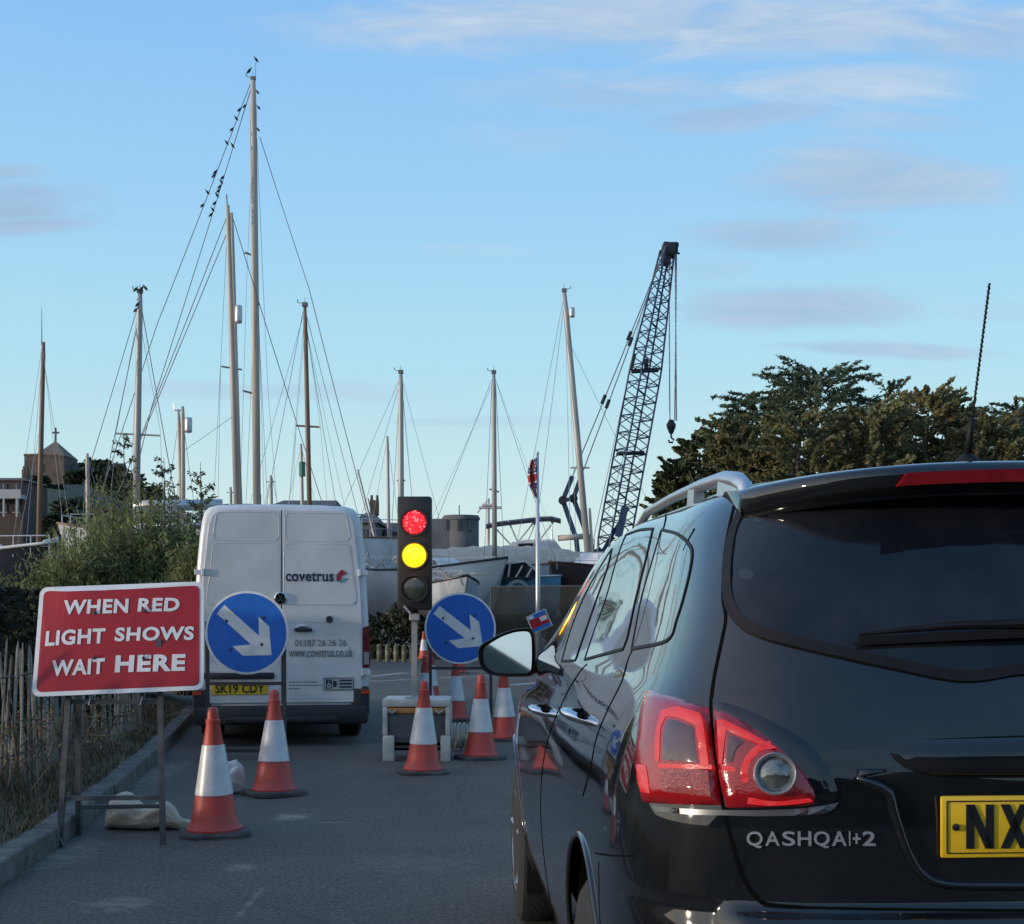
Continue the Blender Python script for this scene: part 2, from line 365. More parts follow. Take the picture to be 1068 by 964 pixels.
# ------------------------------------------------------------------ vegetation
def leafmat(name, c, var=.45, c2=None, rough=.6):
    if name in MATS: return MATS[name]
    m = mat(name, c, rough, var=var, scale=1.3, col2=c2, detail=3, spec=.25); t = m.node_tree; p = t.nodes['Principled BSDF']     # thin leaves let light through
    tr = t.nodes.new('ShaderNodeBsdfTranslucent'); t.links.new(p.inputs['Base Color'].links[0].from_socket, tr.inputs[0]); mx = t.nodes.new('ShaderNodeMixShader'); mx.inputs[0].default_value = .42
    t.links.new(p.outputs[0], mx.inputs[1]); t.links.new(tr.outputs[0], mx.inputs[2]); t.links.new(mx.outputs[0], t.nodes['Material Output'].inputs[0]); return m
def rdir(rn, up=0):
    while True:
        v = Vector((rn.uniform(-1, 1), rn.uniform(-1, 1), rn.uniform(-1, 1)))
        if .05 < v.length < 1: v.normalize(); v.z += up; return v.normalized()
def leaf(mb, rn, p, sz, d=None, mi=0, asp=.5):
    d = d or rdir(rn); a = d; b = a.cross(rdir(rn))
    if b.length < 1e-3: return
    b.normalize(); l = sz*rn.uniform(.6, 1.3); w_ = l*asp
    mb.add([p-a*l*.5, p+b*w_*.5, p+a*l*.5, p-b*w_*.5], [(0, 1, 2, 3)], mi)
def sprays(mb, wood, rn, c0, env, n, ln, k, sz, droop, nm, asp=.45, rise=.3, rad=.16):
    # n leafy boughs growing outwards inside the envelope env(height fraction) -> radius; c0 = foot of the crown, env.h = its height
    for _ in range(n):
        t = rn.random()**.8; th = rn.uniform(0, 6.283); rr = env(t)*(rn.uniform(.35, 1.02))
        st = c0+Vector((math.cos(th)*rr*.55, math.sin(th)*rr*.55, t*env.h*.93))
        d = Vector((math.cos(th), math.sin(th), rise+rn.uniform(-.25, .5)*.8)).normalized(); l = ln*rn.uniform(.6, 1.25)*(1-.35*t)
        pts = [st]; p = st.copy()
        for q in range(6):
            p = p+d*l/6; d = (d+Vector((rn.uniform(-.15, .15), rn.uniform(-.15, .15), -droop*.16+rn.uniform(-.1, .1)))).normalized(); pts.append(p.copy())
        if wood is not None and rn.random() < .35: wood.tube(pts[:5], [.022, .018, .014, .01, .006], 4, cap=False)
        m_ = rn.randrange(nm)
        for q in range(k):
            u = rn.random()**.75; i = min(5, int(u*6)); b_ = pts[i].lerp(pts[i+1], u*6-i)
            w_ = rad*l*(1-u*.75)
            leaf(mb, rn, b_+rdir(rn)*w_*rn.random(), sz, (d+rdir(rn)*.9).normalized(), m_ if rn.random() < .75 else rn.randrange(nm), asp)
class Env:
    def __init__(s, h, pts): s.h = h; s.p = pts
    def __call__(s, t): return interp([a for a, _ in s.p], [b for _, b in s.p], t)
M_bark = mat('bark', (.07, .055, .042), .95, var=.5, scale=9, bump=.7, bscale=30)
def tree(name, label, cat, foot, h, env, n, ln, k, sz, droop, mats, seed, group=None, asp=.45, rise=.3, base=.15, rad=.16):
    rn = random.Random(seed); foot = Vector(foot); r = thing(name, label, cat, foot, group)
    tr = MB(); tr.tube([foot+Vector((0, 0, -.1)), foot+Vector((.05*h*.1, 0, h*.3)), foot+Vector((-.02*h, .02*h, h*.62)), foot+Vector((0, 0, h*.9))], [h*.028, h*.022, h*.014, h*.004], 9)
    for q in range(7):
        th = rn.uniform(0, 6.3); z0 = h*rn.uniform(.2, .6); rr = env(.5)*rn.uniform(.4, .8)
        a = foot+Vector((0, 0, z0)); b = a+Vector((math.cos(th)*rr, math.sin(th)*rr, h*rn.uniform(.12, .25)))
        tr.tube([a, a.lerp(b, .5)+Vector((0, 0, -.05*h)), b], [h*.01, h*.007, h*.002], 6)
    cr_ = MB(); sprays(cr_, tr, rn, foot+Vector((0, 0, h*base)), env, n, ln, k, sz, droop, len(mats), asp, rise, rad)
    tr.build('trunk', M_bark, r, smooth=True); cr_.build('crown', mats, r)
    return r
con = [leafmat('conifer_dark', (.13, .18, .095)), leafmat('conifer_mid', (.135, .165, .085)), leafmat('conifer_blue', (.105, .145, .095))]
bro = [leafmat('leaf_olive', (.27, .28, .13)), leafmat('leaf_brown', (.27, .245, .12)), leafmat('leaf_dark', (.19, .205, .10)), leafmat('leaf_rust', (.24, .215, .11))]
grn = [leafmat('leaf_green', (.05, .07, .025)), leafmat('leaf_deep', (.03, .045, .018)), leafmat('leaf_pale', (.085, .10, .045))]
def at(px, Y, z=0.0): return Vector(((px-CX)/F*Y, Y, z))
def htop(py, Y): return CH+(HZ-py)/F*Y
# conifers and autumn trees behind the black car
def conif(px, Y, ytop, rad, seed, label, n=95):
    h = htop(ytop, Y); tree('conifer_tree', label, 'tree', at(px, Y), h, Env(h*.86, [(0, rad), (.35, rad*.95), (.7, rad*.6), (.92, rad*.22), (1, .05)]), n*2, rad*.75, 85, .12, .55, con, seed, 'conifers behind the black car', asp=.3, rise=.35, rad=.13)
conif(852, 27, 376, 2.0, 11, 'tallest dark conifer rising in the middle of the trees behind the black car', 150)
conif(790, 28, 402, 1.5, 12, 'dark conifer with a tilted plume, left of the tallest conifer', 110)
conif(925, 27, 392, 1.6, 13, 'dark conifer just right of the tallest conifer', 110)
conif(1062, 29, 412, 1.5, 15, 'dark conifer rising right of the car aerial', 90)
def autumn(px, Y, ytop, rad, seed, label, n=120, mats=bro):
    h = htop(ytop, Y); tree('autumn_tree', label, 'tree', at(px, Y), h, Env(h*.86, [(0, rad*.9), (.4, rad), (.75, rad*.75), (.95, rad*.35), (1, .1)]), int(n*2.6), rad*.5, 95, .085, .2, mats, seed, 'brownish trees behind the black car', asp=.55, rise=.45, rad=.24)
autumn(730, 25.5, 445, 1.0, 21, 'leftmost leafy tree beside the crane hook block', 90, [grn[0], grn[1], bro[0]])
autumn(778, 24.5, 436, 1.15, 22, 'brownish bushy tree in front of the dark plume conifer', 110)
autumn(835, 24, 422, 1.5, 23, 'brownish tree below the tallest conifer', 120)
autumn(905, 24, 418, 1.5, 24, 'rusty brown tree between the tallest conifer and the aerial', 120)
autumn(1000, 25.5, 416, 1.2, 31, 'olive tree filling the gap beside the car aerial', 100, [bro[0], grn[0], bro[2]])
autumn(968, 25, 400, 1.5, 25, 'tall olive brown tree just left of the car aerial', 120)
autumn(1030, 24, 428, 1.5, 26, 'brownish tree behind the car aerial', 110)
autumn(705, 25, 470, .8, 29, 'low olive bush right of the crane jib foot, left of the car roof rail', 80, [grn[0], bro[0], grn[1]])
autumn(756, 24.8, 428, 1.15, 30, 'olive tree between the leftmost leafy tree and the brownish bushy tree', 90, [bro[0], grn[0], bro[2]])
autumn(1095, 24.5, 412, 1.6, 27, 'brownish tree at the far right edge behind the black car', 110)
autumn(700, 26.5, 482, .6, 28, 'low green bush at the foot of the crane jib', 60, [grn[0], grn[1], bro[0]])
# feathery shrub at the left behind the red sign
rn = random.Random(5)
def feathery(px, Y, h, rad, seed, label, n):
    rn = random.Random(seed); ft = at(px, Y, .25); r = thing('feathery_shrub', label, 'shrub', ft, 'feathery shrubs behind the red sign')
    st = MB(); fo = MB()
    for _ in range(n):
        th = rn.uniform(0, 6.283); rr = rad*math.sqrt(rn.random()); lean = Vector((math.cos(th)*rr*.55, math.sin(th)*rr*.55, 0))
        hh = h*(1-.42*(rr/rad)**2)*rn.uniform(.72, 1.05); a = ft+Vector((math.cos(th)*rr*.5, math.sin(th)*rr*.5, 0))
        ps = [a, a+lean*.3+Vector((0, 0, hh*.4)), a+lean*.7+Vector((0, 0, hh*.75)), a+lean*1.25+Vector((rn.uniform(-.12, .12), rn.uniform(-.12, .12), hh))]
        st.tube(ps, [.014, .011, .007, .003], 4, cap=False); m_ = rn.randrange(3)
        for q in range(105):
            u = .12+.88*rn.random()**.8; i = min(2, int(u*3)); p = ps[i].lerp(ps[i+1], u*3-i)
            leaf(fo, rn, p+Vector((rn.gauss(0, .07), rn.gauss(0, .07), rn.gauss(0, .05)))*(1.5-u*.7), .10, Vector((rn.uniform(-.8, .8), rn.uniform(-.8, .8), rn.uniform(.1, 1))).normalized(), m_ if rn.random() < .7 else rn.randrange(3), .22)
    st.build('stems', M_bark, r); fo.build('foliage', [leafmat('tamarisk_a', (.22, .27, .10)), leafmat('tamarisk_b', (.15, .185, .07)), leafmat('tamarisk_c', (.27, .29, .13))], r)
feathery(50, 18.5, 1.85, .62, 31, 'lowest feathery green shrub beside the navy boat', 95)
feathery(88, 19, 2.45, .62, 35, 'feathery green shrub between the lowest one and the tall one left of the grey mast', 110)
feathery(118, 20, 2.95, .75, 32, 'tall feathery green shrub left of the grey mast', 130)
feathery(150, 19.5, 2.75, .7, 33, 'feathery green shrub right of the grey mast', 120)
feathery(178, 19.8, 2.75, .6, 36, 'feathery green shrub below the radar pole', 110)
feathery(200, 18.6, 2.2, .42, 34, 'feathery green shrub touching the white van', 80)
# thin upright sapling above the shrubs
def sapling(px, Y, y0, seed, label):
    h = htop(y0, Y); rn = random.Random(seed); ft = at(px, Y, 0); r = thing('sapling', label, 'tree', ft, 'thin saplings behind the shrubs')
    st = MB(); fo = MB(); st.tube([ft, ft+Vector((.06, 0, h*.6)), ft+Vector((.02, .02, h))], [.05, .03, .006], 6)
    for q in range(26):
        z = h*rn.uniform(.55, 1.0); th = rn.uniform(0, 6.3); l = (1.05-z/h)*1.3+.25; a = ft+Vector((.03, 0, z)); b = a+Vector((math.cos(th)*l*.7, math.sin(th)*l*.5, l*.35))
        st.tube([a, b], [.012, .004], 4, cap=False)
        for k in range(16): leaf(fo, rn, a.lerp(b, rn.uniform(.3, 1.05))+rdir(rn)*.06, .12, None, rn.randrange(2), .4)
    st.build('trunk', M_bark, r); fo.build('crown', [con[1], grn[1]], r)
sapling(128, 36, 458, 41, 'wispy sapling with tiered twigs left of the grey mast')
sapling(170, 38, 478, 42, 'bare topped sapling between the grey mast and the radar pole')
sapling(208, 36, 482, 43, 'thin leafy sapling right of the radar pole')
# dark hedges
def hedge(name, label, A, B, h, wd, n, mats, seed, z0=.2, sz=.10):
    rn = random.Random(seed); A, B = Vector(A), Vector(B); r = thing(name, label, 'hedge', A.lerp(B, .5)); fo = MB(); st = MB()
    d = (B-A); nrm = Vector((-d.y, d.x, 0)).normalized()
    k = max(3, int(d.length/.4))
    for i in range(k):
        p = A.lerp(B, (i+.5)/k); st.tube([p+Vector((0, 0, -.1)), p+nrm*rn.uniform(-.1, .1)+Vector((rn.uniform(-.1, .1), 0, h*.8))], [.025, .01], 5)
    # dense twiggy heart, so that nothing shines through
    for i in range(n):
        t = rn.random(); z = h*(1-rn.random()**1.6); wv = 1+.22*math.sin(t*d.length*2.1+seed)+.1*math.sin(t*d.length*5.3)
        p = A.lerp(B, t)+nrm*rn.uniform(-1, 1)*wd*.5*(1-.4*(z/h)**3)+Vector((0, 0, min(z*wv, h*1.12)))
        leaf(fo, rn, p, sz, None, rn.randrange(len(mats)), .6)
    st.build('stems', M_bark, r); fo.build('foliage', mats, r); return r
dk = [leafmat('hedge_dark', (.022, .026, .018)), leafmat('hedge_mid', (.035, .038, .024))]
hedge('hedge', 'low dark hedge along the verge behind the paling fence', (-4.3, 9.5, .25), (-5.3, 16, .25), 1.15, .9, 9000, dk, 51)
hedge('hedge', 'grey green hedge beyond the junction behind the small posts', (-5.6, 40, 0), (-2.4, 39.6, 0), 1.35, 1.1, 6000, [grn[1], leafmat('hedge_grey', (.12, .135, .09)), leafmat('hedge_grey_b', (.085, .095, .062))], 52, sz=.13)
hedge('hedge', 'dark scrub at the kerb in front of the white van', (-4.35, 14.2, .2), (-5.1, 18, .2), .8, .8, 4500, dk+[grn[1]], 54)
# far trees of the town and of the shore
def far_tree(px, Y, ytop, wpx, seed, label, z0, mats=None, group='far trees of the town'):
    h = htop(ytop, Y)-z0; rad = wpx/F*Y/2; rn = random.Random(seed); ft = at(px, Y, z0)
    tree('far_tree', label, 'tree', ft, h, Env(h*.8, [(0, rad*.9), (.45, rad*1.05), (.75, rad*.9), (.93, rad*.55), (1, .3)]), 150, rad*.5, 42, rad*.15, .2, mats or [con[0], leafmat('far_leaf', (.03, .038, .026))], seed, group, asp=.6, rise=.3, base=.05, rad=.35)
for i, (px, Y, yt, wp, lb) in enumerate([
    (100, 230, 473, 52, 'dark domed tree beside the church roof'), (120, 226, 478, 34, 'dark tree hiding the church nave roof, right of the domed tree'), (78, 228, 487, 30, 'dark tree touching the church wall'),
    (128, 215, 490, 30, 'smaller dark tree at the foot of the church nave'), (50, 200, 508, 36, 'dark tree below the church'), (160, 190, 497, 34, 'dark tree behind the grey mast spreaders'),
    (182, 180, 503, 30, 'dark tree behind the radar pole'), (28, 180, 520, 26, 'dark tree beside the cream terrace house'), (212, 170, 512, 26, 'dark tree at the left shoulder of the van'),
    (40, 215, 496, 30, 'dark tree at the left foot of the church tower'), (140, 224, 484, 36, 'dark tree behind the grey mast, beside the church nave'), (18, 170, 527, 40, 'dark tree below the cream house balcony'), (105, 150, 520, 60, 'widest dark tree low behind the shrubs, left of the grey mast'), (190, 150, 518, 46, 'dark tree low beside the radar pole'), (60, 150, 530, 50, 'dark tree low behind the thin brown mast'), (225, 150, 520, 40, 'dark tree low between the radar pole and the van roof'), (135, 240, 492, 40, 'dark tree on the hill crest behind the grey mast'), (160, 230, 500, 40, 'dark tree on the hill crest right of the grey mast'),
    (150, 165, 510, 40, 'broad dark tree low behind the shrubs'), (75, 165, 515, 50, 'broad dark tree low under the church')]):
    far_tree(px, Y, yt, wp, 60+i, lb, town_z((px-CX)/F*Y, Y)-.3)
for i, (px, Y, yt, wp, lb) in enumerate([
    (563, 110, 545, 44, 'dark round tree behind the blue canopy boat'), (508, 120, 558, 34, 'dark tree between the stone tower and the canopy boat'), (655, 100, 540, 46, 'dark tree behind the crane jib foot'),
    (620, 120, 552, 40, 'dark tree behind the crane gantry'), (535, 125, 555, 36, 'dark tree under the blue canopy')]):
    far_tree(px, Y, yt, wp, 80+i, lb, -.2, group='far trees behind the boatyard')
# rough grass on the verge
rn = random.Random(9); mb = MB()
for _ in range(42000):
    y = 3.0+rn.random()**1.5*15; kx = interp([q[1] for q in KERB], [q[0] for q in KERB], y); o = .13+rn.random()**1.2*2.0
    if rn.random() > .72+.3*math.sin(y*3.1+o*5)*math.sin(o*7+1): continue
    p = Vector((kx-o, y, verge_z(o)-.01)); h = rn.uniform(.04, .16)*(.5+min(1.2, o)*.75); th = rn.uniform(0, 6.3); dv = Vector((math.cos(th), math.sin(th), 0))
    side = Vector((-dv.y, dv.x, 0))*rn.uniform(.003, .007); ln_ = dv*h*rn.uniform(.1, .9)
    mb.add([p-side, p+side, p+ln_*.4+Vector((0, 0, h*.65))+side*.7, p+ln_*.4+Vector((0, 0, h*.65))-side*.7, p+ln_+Vector((0, 0, h))], [(0, 1, 2, 3), (3, 2, 4)], rn.choice((0, 0, 1, 2)))
tag(mb.build('dry_grass', [leafmat('straw', (.33, .27, .16)), leafmat('dead_brown', (.16, .12, .075)), leafmat('weed', (.06, .065, .03))]), kind='stuff')
# brambles sprawling over the paling fence
rn = random.Random(19); r = thing('bramble', 'leafless brown bramble tangle growing through the paling fence', 'bush', (-3.25, 9.4, .2)); st = MB(); fo = MB()
for _ in range(60):
    y = rn.uniform(8.2, 12.0); x = interp([7, 14], [-3.05, -3.6], y)+rn.uniform(-.1, .35); p = Vector((x, y, .2)); d = Vector((rn.uniform(-.6, .6), rn.uniform(-.8, .4), 1)).normalized(); ps = [p]
    for q in range(7): p = p+d*rn.uniform(.06, .13); d = (d+Vector((rn.uniform(-.4, .4), rn.uniform(-.4, .4), rn.uniform(-.45, .1)))).normalized(); ps.append(p.copy())
    st.tube(ps, .004, 4, cap=False)
    for q in range(9): leaf(fo, rn, ps[rn.randrange(2, 8)]+rdir(rn)*.05, .032, None, rn.randrange(2), .6)
st.build('stems', mat('bramble_wood', (.11, .075, .05), .9), r); fo.build('foliage', [bro[3], bro[2]], r)
# ------------------------------------------------------------------ black car on the right
CAR_X, CAR_Y, CAR_A = 1.07, 2.55, R(3.4)
CM = Matrix.Translation((CAR_X, CAR_Y, 0)) @ Matrix.Rotation(CAR_A, 4, 'Z'); CI = CM.inverted()
TAB = [ # z, half width, rear y, front y
 (.20, .70, .14, 4.26), (.30, .785, .05, 4.40), (.45, .825, .0, 4.46), (.60, .842, -.012, 4.46), (.74, .848, -.004, 4.44), (.795, .848, .010, 4.42), (.815, .848, .052, 4.40),
 (.95, .842, .055, 4.28), (1.03, .828, .062, 3.95), (1.08, .815, .070, 3.52), (1.12, .799, .080, 3.42), (1.17, .774, .096, 3.28), (1.22, .744, .116, 3.15), (1.32, .703, .172, 2.92), (1.42, .672, .235, 2.68),
 (1.50, .646, .288, 2.48), (1.555, .622, .322, 2.30), (1.60, .585, .37, 2.10), (1.628, .52, .43, 1.95), (1.645, .41, .52, 1.80), (1.656, .24, .66, 1.65), (1.661, .0, .85, 1.5)]
TS = [0]
for a, b in zip(TAB[:-1], TAB[1:]): TS.append(TS[-1]+math.sqrt((b[0]-a[0])**2+(b[1]-a[1])**2+.2*min(.3, abs(b[2]-a[2]))**2)+.008)
TS = [t/TS[-1] for t in TS]
def ctrl(v): return [pchip(TS, [r[i] for r in TAB], v) for i in range(4)]
def body_pt(u, v):              # u: 0 rear centre .. 1 front centre (left half), v: 0 sill .. 1 roof ridge
    z, W, yr, yf = ctrl(v); yc = min(1.0, .5*(yr+yf)); n = 6.0-2.6*smoothstep(1.3, 1.62, z)
    yd = max(yf-1.0, yc+.2)
    if u < .5:
        th = (u/.5)*math.pi/2; th = math.pi/2*((th/(math.pi/2))**1.0)
        cx_, cy_ = math.sin(th)**(2/n), math.cos(th)**(2/n)
        x = -W*cx_; y = yc-(yc-yr)*cy_
    elif u < .8:
        x = -W; y = yc+(yd-yc)*(u-.5)/.3
    else:
        th = (u-.8)/.2*math.pi/2; q_ = 2/(3+2.5*smoothstep(1.05, 1.15, z)); x = -W*math.cos(th)**q_; y = yd+(yf-yd)*math.sin(th)**q_
    if u < .5 and z < .85 and y < .6: y += .043*smoothstep(.66, .70, abs(x))*smoothstep(.8135, .797, z)*smoothstep(.40, .62, z)
    if .5 <= u < 1 and z < 1.1:  # gentle flank hollow between the arches
        x += .012*smoothstep(.35, .7, z)*smoothstep(1.05, .8, z)*math.sin(math.pi*max(0, min(1, (y-1.2)/2.4)))
    x *= 1+.065*smoothstep(1.0, 2.3, y)*smoothstep(1.08, 1.2, z)*smoothstep(1.65, 1.57, z)
    return Vector((x, y, z))
us = [.5*(1-((1-i/70)**1.25)) for i in range(70)]+[.5+.3*i/84 for i in range(84)]+[.8+.2*i/30 for i in range(31)]
# even out samples of the rear arc by arc length in plan
def arc_us():
    S = 4000; pts = []
    for i in range(S+1):
        th = i/S*math.pi/2; pts.append((math.sin(th)**(2/5.6)*.84, .9*math.cos(th)**(2/5.6)))
    cum = [0]
    for a, b in zip(pts[:-1], pts[1:]): cum.append(cum[-1]+math.hypot(a[0]-b[0], a[1]-b[1]))
    out = []; k = 0
    for i in range(110):
        t = cum[-1]*i/110
        while cum[k+1] < t: k += 1
        out.append((k+(t-cum[k])/(cum[k+1]-cum[k]))/S*.5)
    return out
us = arc_us()+us[70:]
NU = len(us); NV = 130
vvs = [i/NV for i in range(NV+1)]
vlo = next(v/2000 for v in range(2000) if ctrl(v/2000)[0] > .845); vhi = next(v/2000 for v in range(2000) if ctrl(v/2000)[0] > 1.072)
vvs = [v for v in vvs if not vlo <= v <= vhi]+[vlo+(vhi-vlo)*i/44 for i in range(45)]; vvs.sort(); NV = len(vvs)-1
grid = [[body_pt(u, v) for u in us] for v in vvs]
AX_R, AX_F, WZ, WR, AR = .98, 3.72, .355, .345, .445
# open the wheel arches: faces inside go, border vertices are pushed onto the arch circle
def arch_d(p): return min(math.hypot(p.y-AX_R, p.z-WZ), math.hypot(p.y-AX_F, p.z-WZ))
side = lambda p: p.x < -.55
keep = {}
for j in range(NV):
    for i in range(NU-1):
        q = [grid[j][i], grid[j][i+1], grid[j+1][i+1], grid[j+1][i]]
        if all(side(p) for p in q) and all(arch_d(p) < AR for p in q): continue
        keep[(i, j)] = 1
moved = set()
for (i, j) in keep:
    for (a, b) in ((i, j), (i+1, j), (i+1, j+1), (i, j+1)):
        p = grid[b][a]
        if side(p) and arch_d(p) < AR and (a, b) not in moved:
            ay = AX_R if abs(p.y-AX_R) < abs(p.y-AX_F) else AX_F
            d = Vector((0, p.y-ay, p.z-WZ)); d = d.normalized()*AR; p.y = ay+d.y; p.z = WZ+d.z; moved.add((a, b))
# full vertex list, left and right half, shared normals so that panels meet without a shading seam
bm = bmesh.new(); vl = [[None]*NU for _ in range(NV+1)]; vr = [[None]*NU for _ in range(NV+1)]
for j in range(NV+1):
    for i in range(NU):
        p = grid[j][i]; vl[j][i] = bm.verts.new(p)
        vr[j][i] = vl[j][i] if abs(p.x) < 1e-6 else bm.verts.new((-p.x, p.y, p.z))
fl = bm.faces.layers.int.new('panel')
def panel(p):
    if p.y < .60 and p.z > .815 and p.z < 1.6 and abs(p.x) < interp([.815, .9, 1.0, 1.17, 1.345, 1.57], [.675, .695, .715, .70, .655, .585], p.z) and p.y < .5: return 1
    if abs(p.x) > .45 and .31 < p.z < 1.575:
        if 1.30 < p.y < 2.22 and p.y > 1.02+.42*smoothstep(.9, .5, p.z): return 2
        if 2.22 <= p.y < 3.26: return 3
    if p.z < .80 and p.y < .62: return 4
    return 0
for (i, j) in keep:
    for V_, flip in ((vl, False), (vr, True)):
        vs_ = []
        for q in (V_[j][i], V_[j][i+1], V_[j+1][i+1], V_[j+1][i]):
            if q not in vs_: vs_.append(q)
        if len(vs_) < 3: continue
        if flip: vs_.reverse()
        try: f = bm.faces.new(vs_)
        except ValueError: continue
        f[fl] = panel(f.calc_center_median())
bmesh.ops.recalc_face_normals(bm, faces=bm.faces[:])
bm.verts.index_update(); bm.normal_update()
ctr = Vector((0, 2, .8))
ff = min(bm.faces, key=lambda f: f.calc_center_median().x)
if ff.normal.x > 0: bmesh.ops.reverse_faces(bm, faces=bm.faces[:]); bm.normal_update()
cv = [v.co.copy() for v in bm.verts]; cn = [v.normal.copy() for v in bm.verts]
cf = [[v.index for v in f.verts] for f in bm.faces]; cp = [f[fl] for f in bm.faces]; bm.free()
BVH = BVHTree.FromPolygons(cv, cf)
car = thing('parked_car', 'black estate car with red tail lights waiting in the right foreground', 'car', (CAR_X, CAR_Y, 0))
def carpaint():
    m = bpy.data.materials.new('black_car_paint'); m.use_nodes = True; t = m.node_tree; p = t.nodes['Principled BSDF']; ln = t.links.new
    c = t.nodes.new('ShaderNodeTexCoord'); n = t.nodes.new('ShaderNodeTexNoise'); n.inputs['Scale'].default_value = 3; n.inputs['Detail'].default_value = 7; n.inputs['Roughness'].default_value = .65; ln(c.outputs['Object'], n.inputs['Vector'])
    n2 = t.nodes.new('ShaderNodeTexNoise'); n2.inputs['Scale'].default_value = 240; n2.inputs['Detail'].default_value = 2; ln(c.outputs['Object'], n2.inputs['Vector'])
    r = t.nodes.new('ShaderNodeMapRange'); ln(n.outputs[0], r.inputs[0]); r.inputs[1].default_value = .35; r.inputs[2].default_value = .75; r.inputs[3].default_value = .05; r.inputs[4].default_value = .16; ln(r.outputs[0], p.inputs['Roughness'])
    x = t.nodes.new('ShaderNodeMixRGB'); x.inputs[1].default_value = (.0055, .0066, .0085, 1); x.inputs[2].default_value = (.05, .047, .042, 1)
    r2 = t.nodes.new('ShaderNodeMapRange'); ln(n.outputs[0], r2.inputs[0]); r2.inputs[1].default_value = .45; r2.inputs[2].default_value = .85; r2.inputs[4].default_value = .5
    mu = t.nodes.new('ShaderNodeMath'); mu.operation = 'MULTIPLY'; ln(r2.outputs[0], mu.inputs[0]); ln(n2.outputs[0], mu.inputs[1])
    # road dust sits heavier low on the body
    sp = t.nodes.new('ShaderNodeSeparateXYZ'); ln(c.outputs['Object'], sp.inputs[0]); r3 = t.nodes.new('ShaderNodeMapRange'); ln(sp.outputs[2], r3.inputs[0]); r3.inputs[1].default_value = .75; r3.inputs[2].default_value = .25; r3.inputs[4].default_value = .35
    ad = t.nodes.new('ShaderNodeMath'); ad.operation = 'ADD'; ln(mu.outputs[0], ad.inputs[0]); ln(r3.outputs[0], ad.inputs[1])
    ln(ad.outputs[0], x.inputs[0]); ln(x.outputs[0], p.inputs['Base Color'])
    p.inputs['Coat Weight'].default_value = 1; p.inputs['Coat IOR'].default_value = 1.55; p.inputs['Coat Roughness'].default_value = .015; p.inputs['Specular IOR Level'].default_value = .08
    return m
M_paintc = carpaint()
M_gap = mat('panel_gap_black', (.003, .003, .003), .95, var=0, spec=.05)
M_glass = mat('tinted_car_glass', (.004, .005, .007), .015, var=.2, scale=4, spec=.5, coat=1)
M_glass.node_tree.nodes['Principled BSDF'].inputs['IOR'].default_value = 1.9
M_rglass = mat('dusty_rear_glass', (.006, .008, .012), .05, var=.1, scale=5, spec=.32, col2=(.020, .0205, .022), rvar=.14, detail=8, lo=.4, hi=.75)
M_trim = mat('black_car_trim', (.010, .010, .011), .6, var=.3, scale=20, spec=.2)
M_satin = mat('satin_silver_rail', (.52, .54, .57), .32, metal=.85, var=.08)
M_badge = mat('badge_silver', (.62, .63, .65), .22, metal=.75, var=.1)
M_chrome = mat('chrome', (.75, .75, .76), .07, metal=1, var=.05)
M_tyre = mat('tyre_rubber', (.014, .014, .014), .85, var=.4, scale=25, bump=.3)
M_alloy = mat('alloy_wheel', (.45, .46, .48), .3, metal=.9, var=.15)
def panel_obj(name, ids, parent, m):
    used = {}; vs = []; fs = []
    for f, p in zip(cf, cp):
        if p not in ids: continue
        o = []
        for i in f:
            if i not in used: used[i] = len(vs); vs.append(i)
            o.append(used[i])
        fs.append(o)
    mb = MB(CM); mb.add([cv[i] for i in vs], fs); o = mb.build(name, m, parent, smooth=True)
    R3 = CM.to_3x3(); o.data.normals_split_custom_set_from_vertices([tuple((R3 @ cn[i]).normalized()) for i in vs]); return o
body = panel_obj('body', {0}, car, M_paintc)
tailgate = panel_obj('tailgate', {1}, car, M_paintc)
bumper = panel_obj('bumper', {4}, car, M_paintc)
# doors: the left and right halves are separate parts
def door_halves(pid):
    res = []
    for sgn in (-1, 1):
        global cp
        old = cp; cp = [p if not (p == pid and sgn*cv[f[0]].x < 0) else -1 for f, p in zip(cf, cp)]
        res.append(panel_obj('door', {pid}, car, M_paintc)); cp = old
    return res
rear_doors = door_halves(2); front_doors = door_halves(3)
camL = CI @ Vector((0, 0, CH))
MISS = [False]; MISSED = []
def cast_px(px, py):
    MISS[0] = False
    d = (CI.to_3x3() @ Vector(((px-CX)/F, 1, (HZ-py)/F))).normalized(); h = BVH.ray_cast(camL, d)
    if h[0] is None:
        MISS[0] = True; q = camL+d*3.2; h = BVH.find_nearest(q)
    n = h[1]
    if n.dot(d) > 0: n = -n
    i = h[2]; w_ = Vector((0, 0, 0))
    for k in cf[i]: w_ += cn[k]/max(.002, (cv[k]-h[0]).length)
    return h[0], w_.normalized()
def cast_rear(x, z):
    h = BVH.ray_cast(Vector((x, -3, z)), Vector((0, 1, 0)))
    if h[0] is None: return Vector((x, .3, z)), Vector((0, -1, 0))
    w_ = Vector((0, 0, 0))
    for k in cf[h[2]]: w_ += cn[k]/max(.002, (cv[k]-h[0]).length)
    return h[0], w_.normalized()
def fit_poly(pts, n=8):          # closed Catmull-Rom through the points (pairs), 'c' marks a corner
    out = []; m = len(pts)
    for i in range(m):
        p0, p1, p2, p3 = pts[i-1], pts[i], pts[(i+1) % m], pts[(i+2) % m]
        c1 = len(p1) > 2; c2 = len(p2) > 2
        for k in range(n):
            t = k/n; r = []
            for a in (0, 1):
                m1 = (p2[a]-p0[a])/2 if not c1 else (p2[a]-p1[a]); m2 = (p3[a]-p1[a])/2 if not c2 else (p2[a]-p1[a])
                r.append(p1[a]*(2*t**3-3*t*t+1)+m1*(t**3-2*t*t+t)+p2[a]*(3*t*t-2*t**3)+m2*(t**3-t*t))
            out.append(tuple(r))
    return out
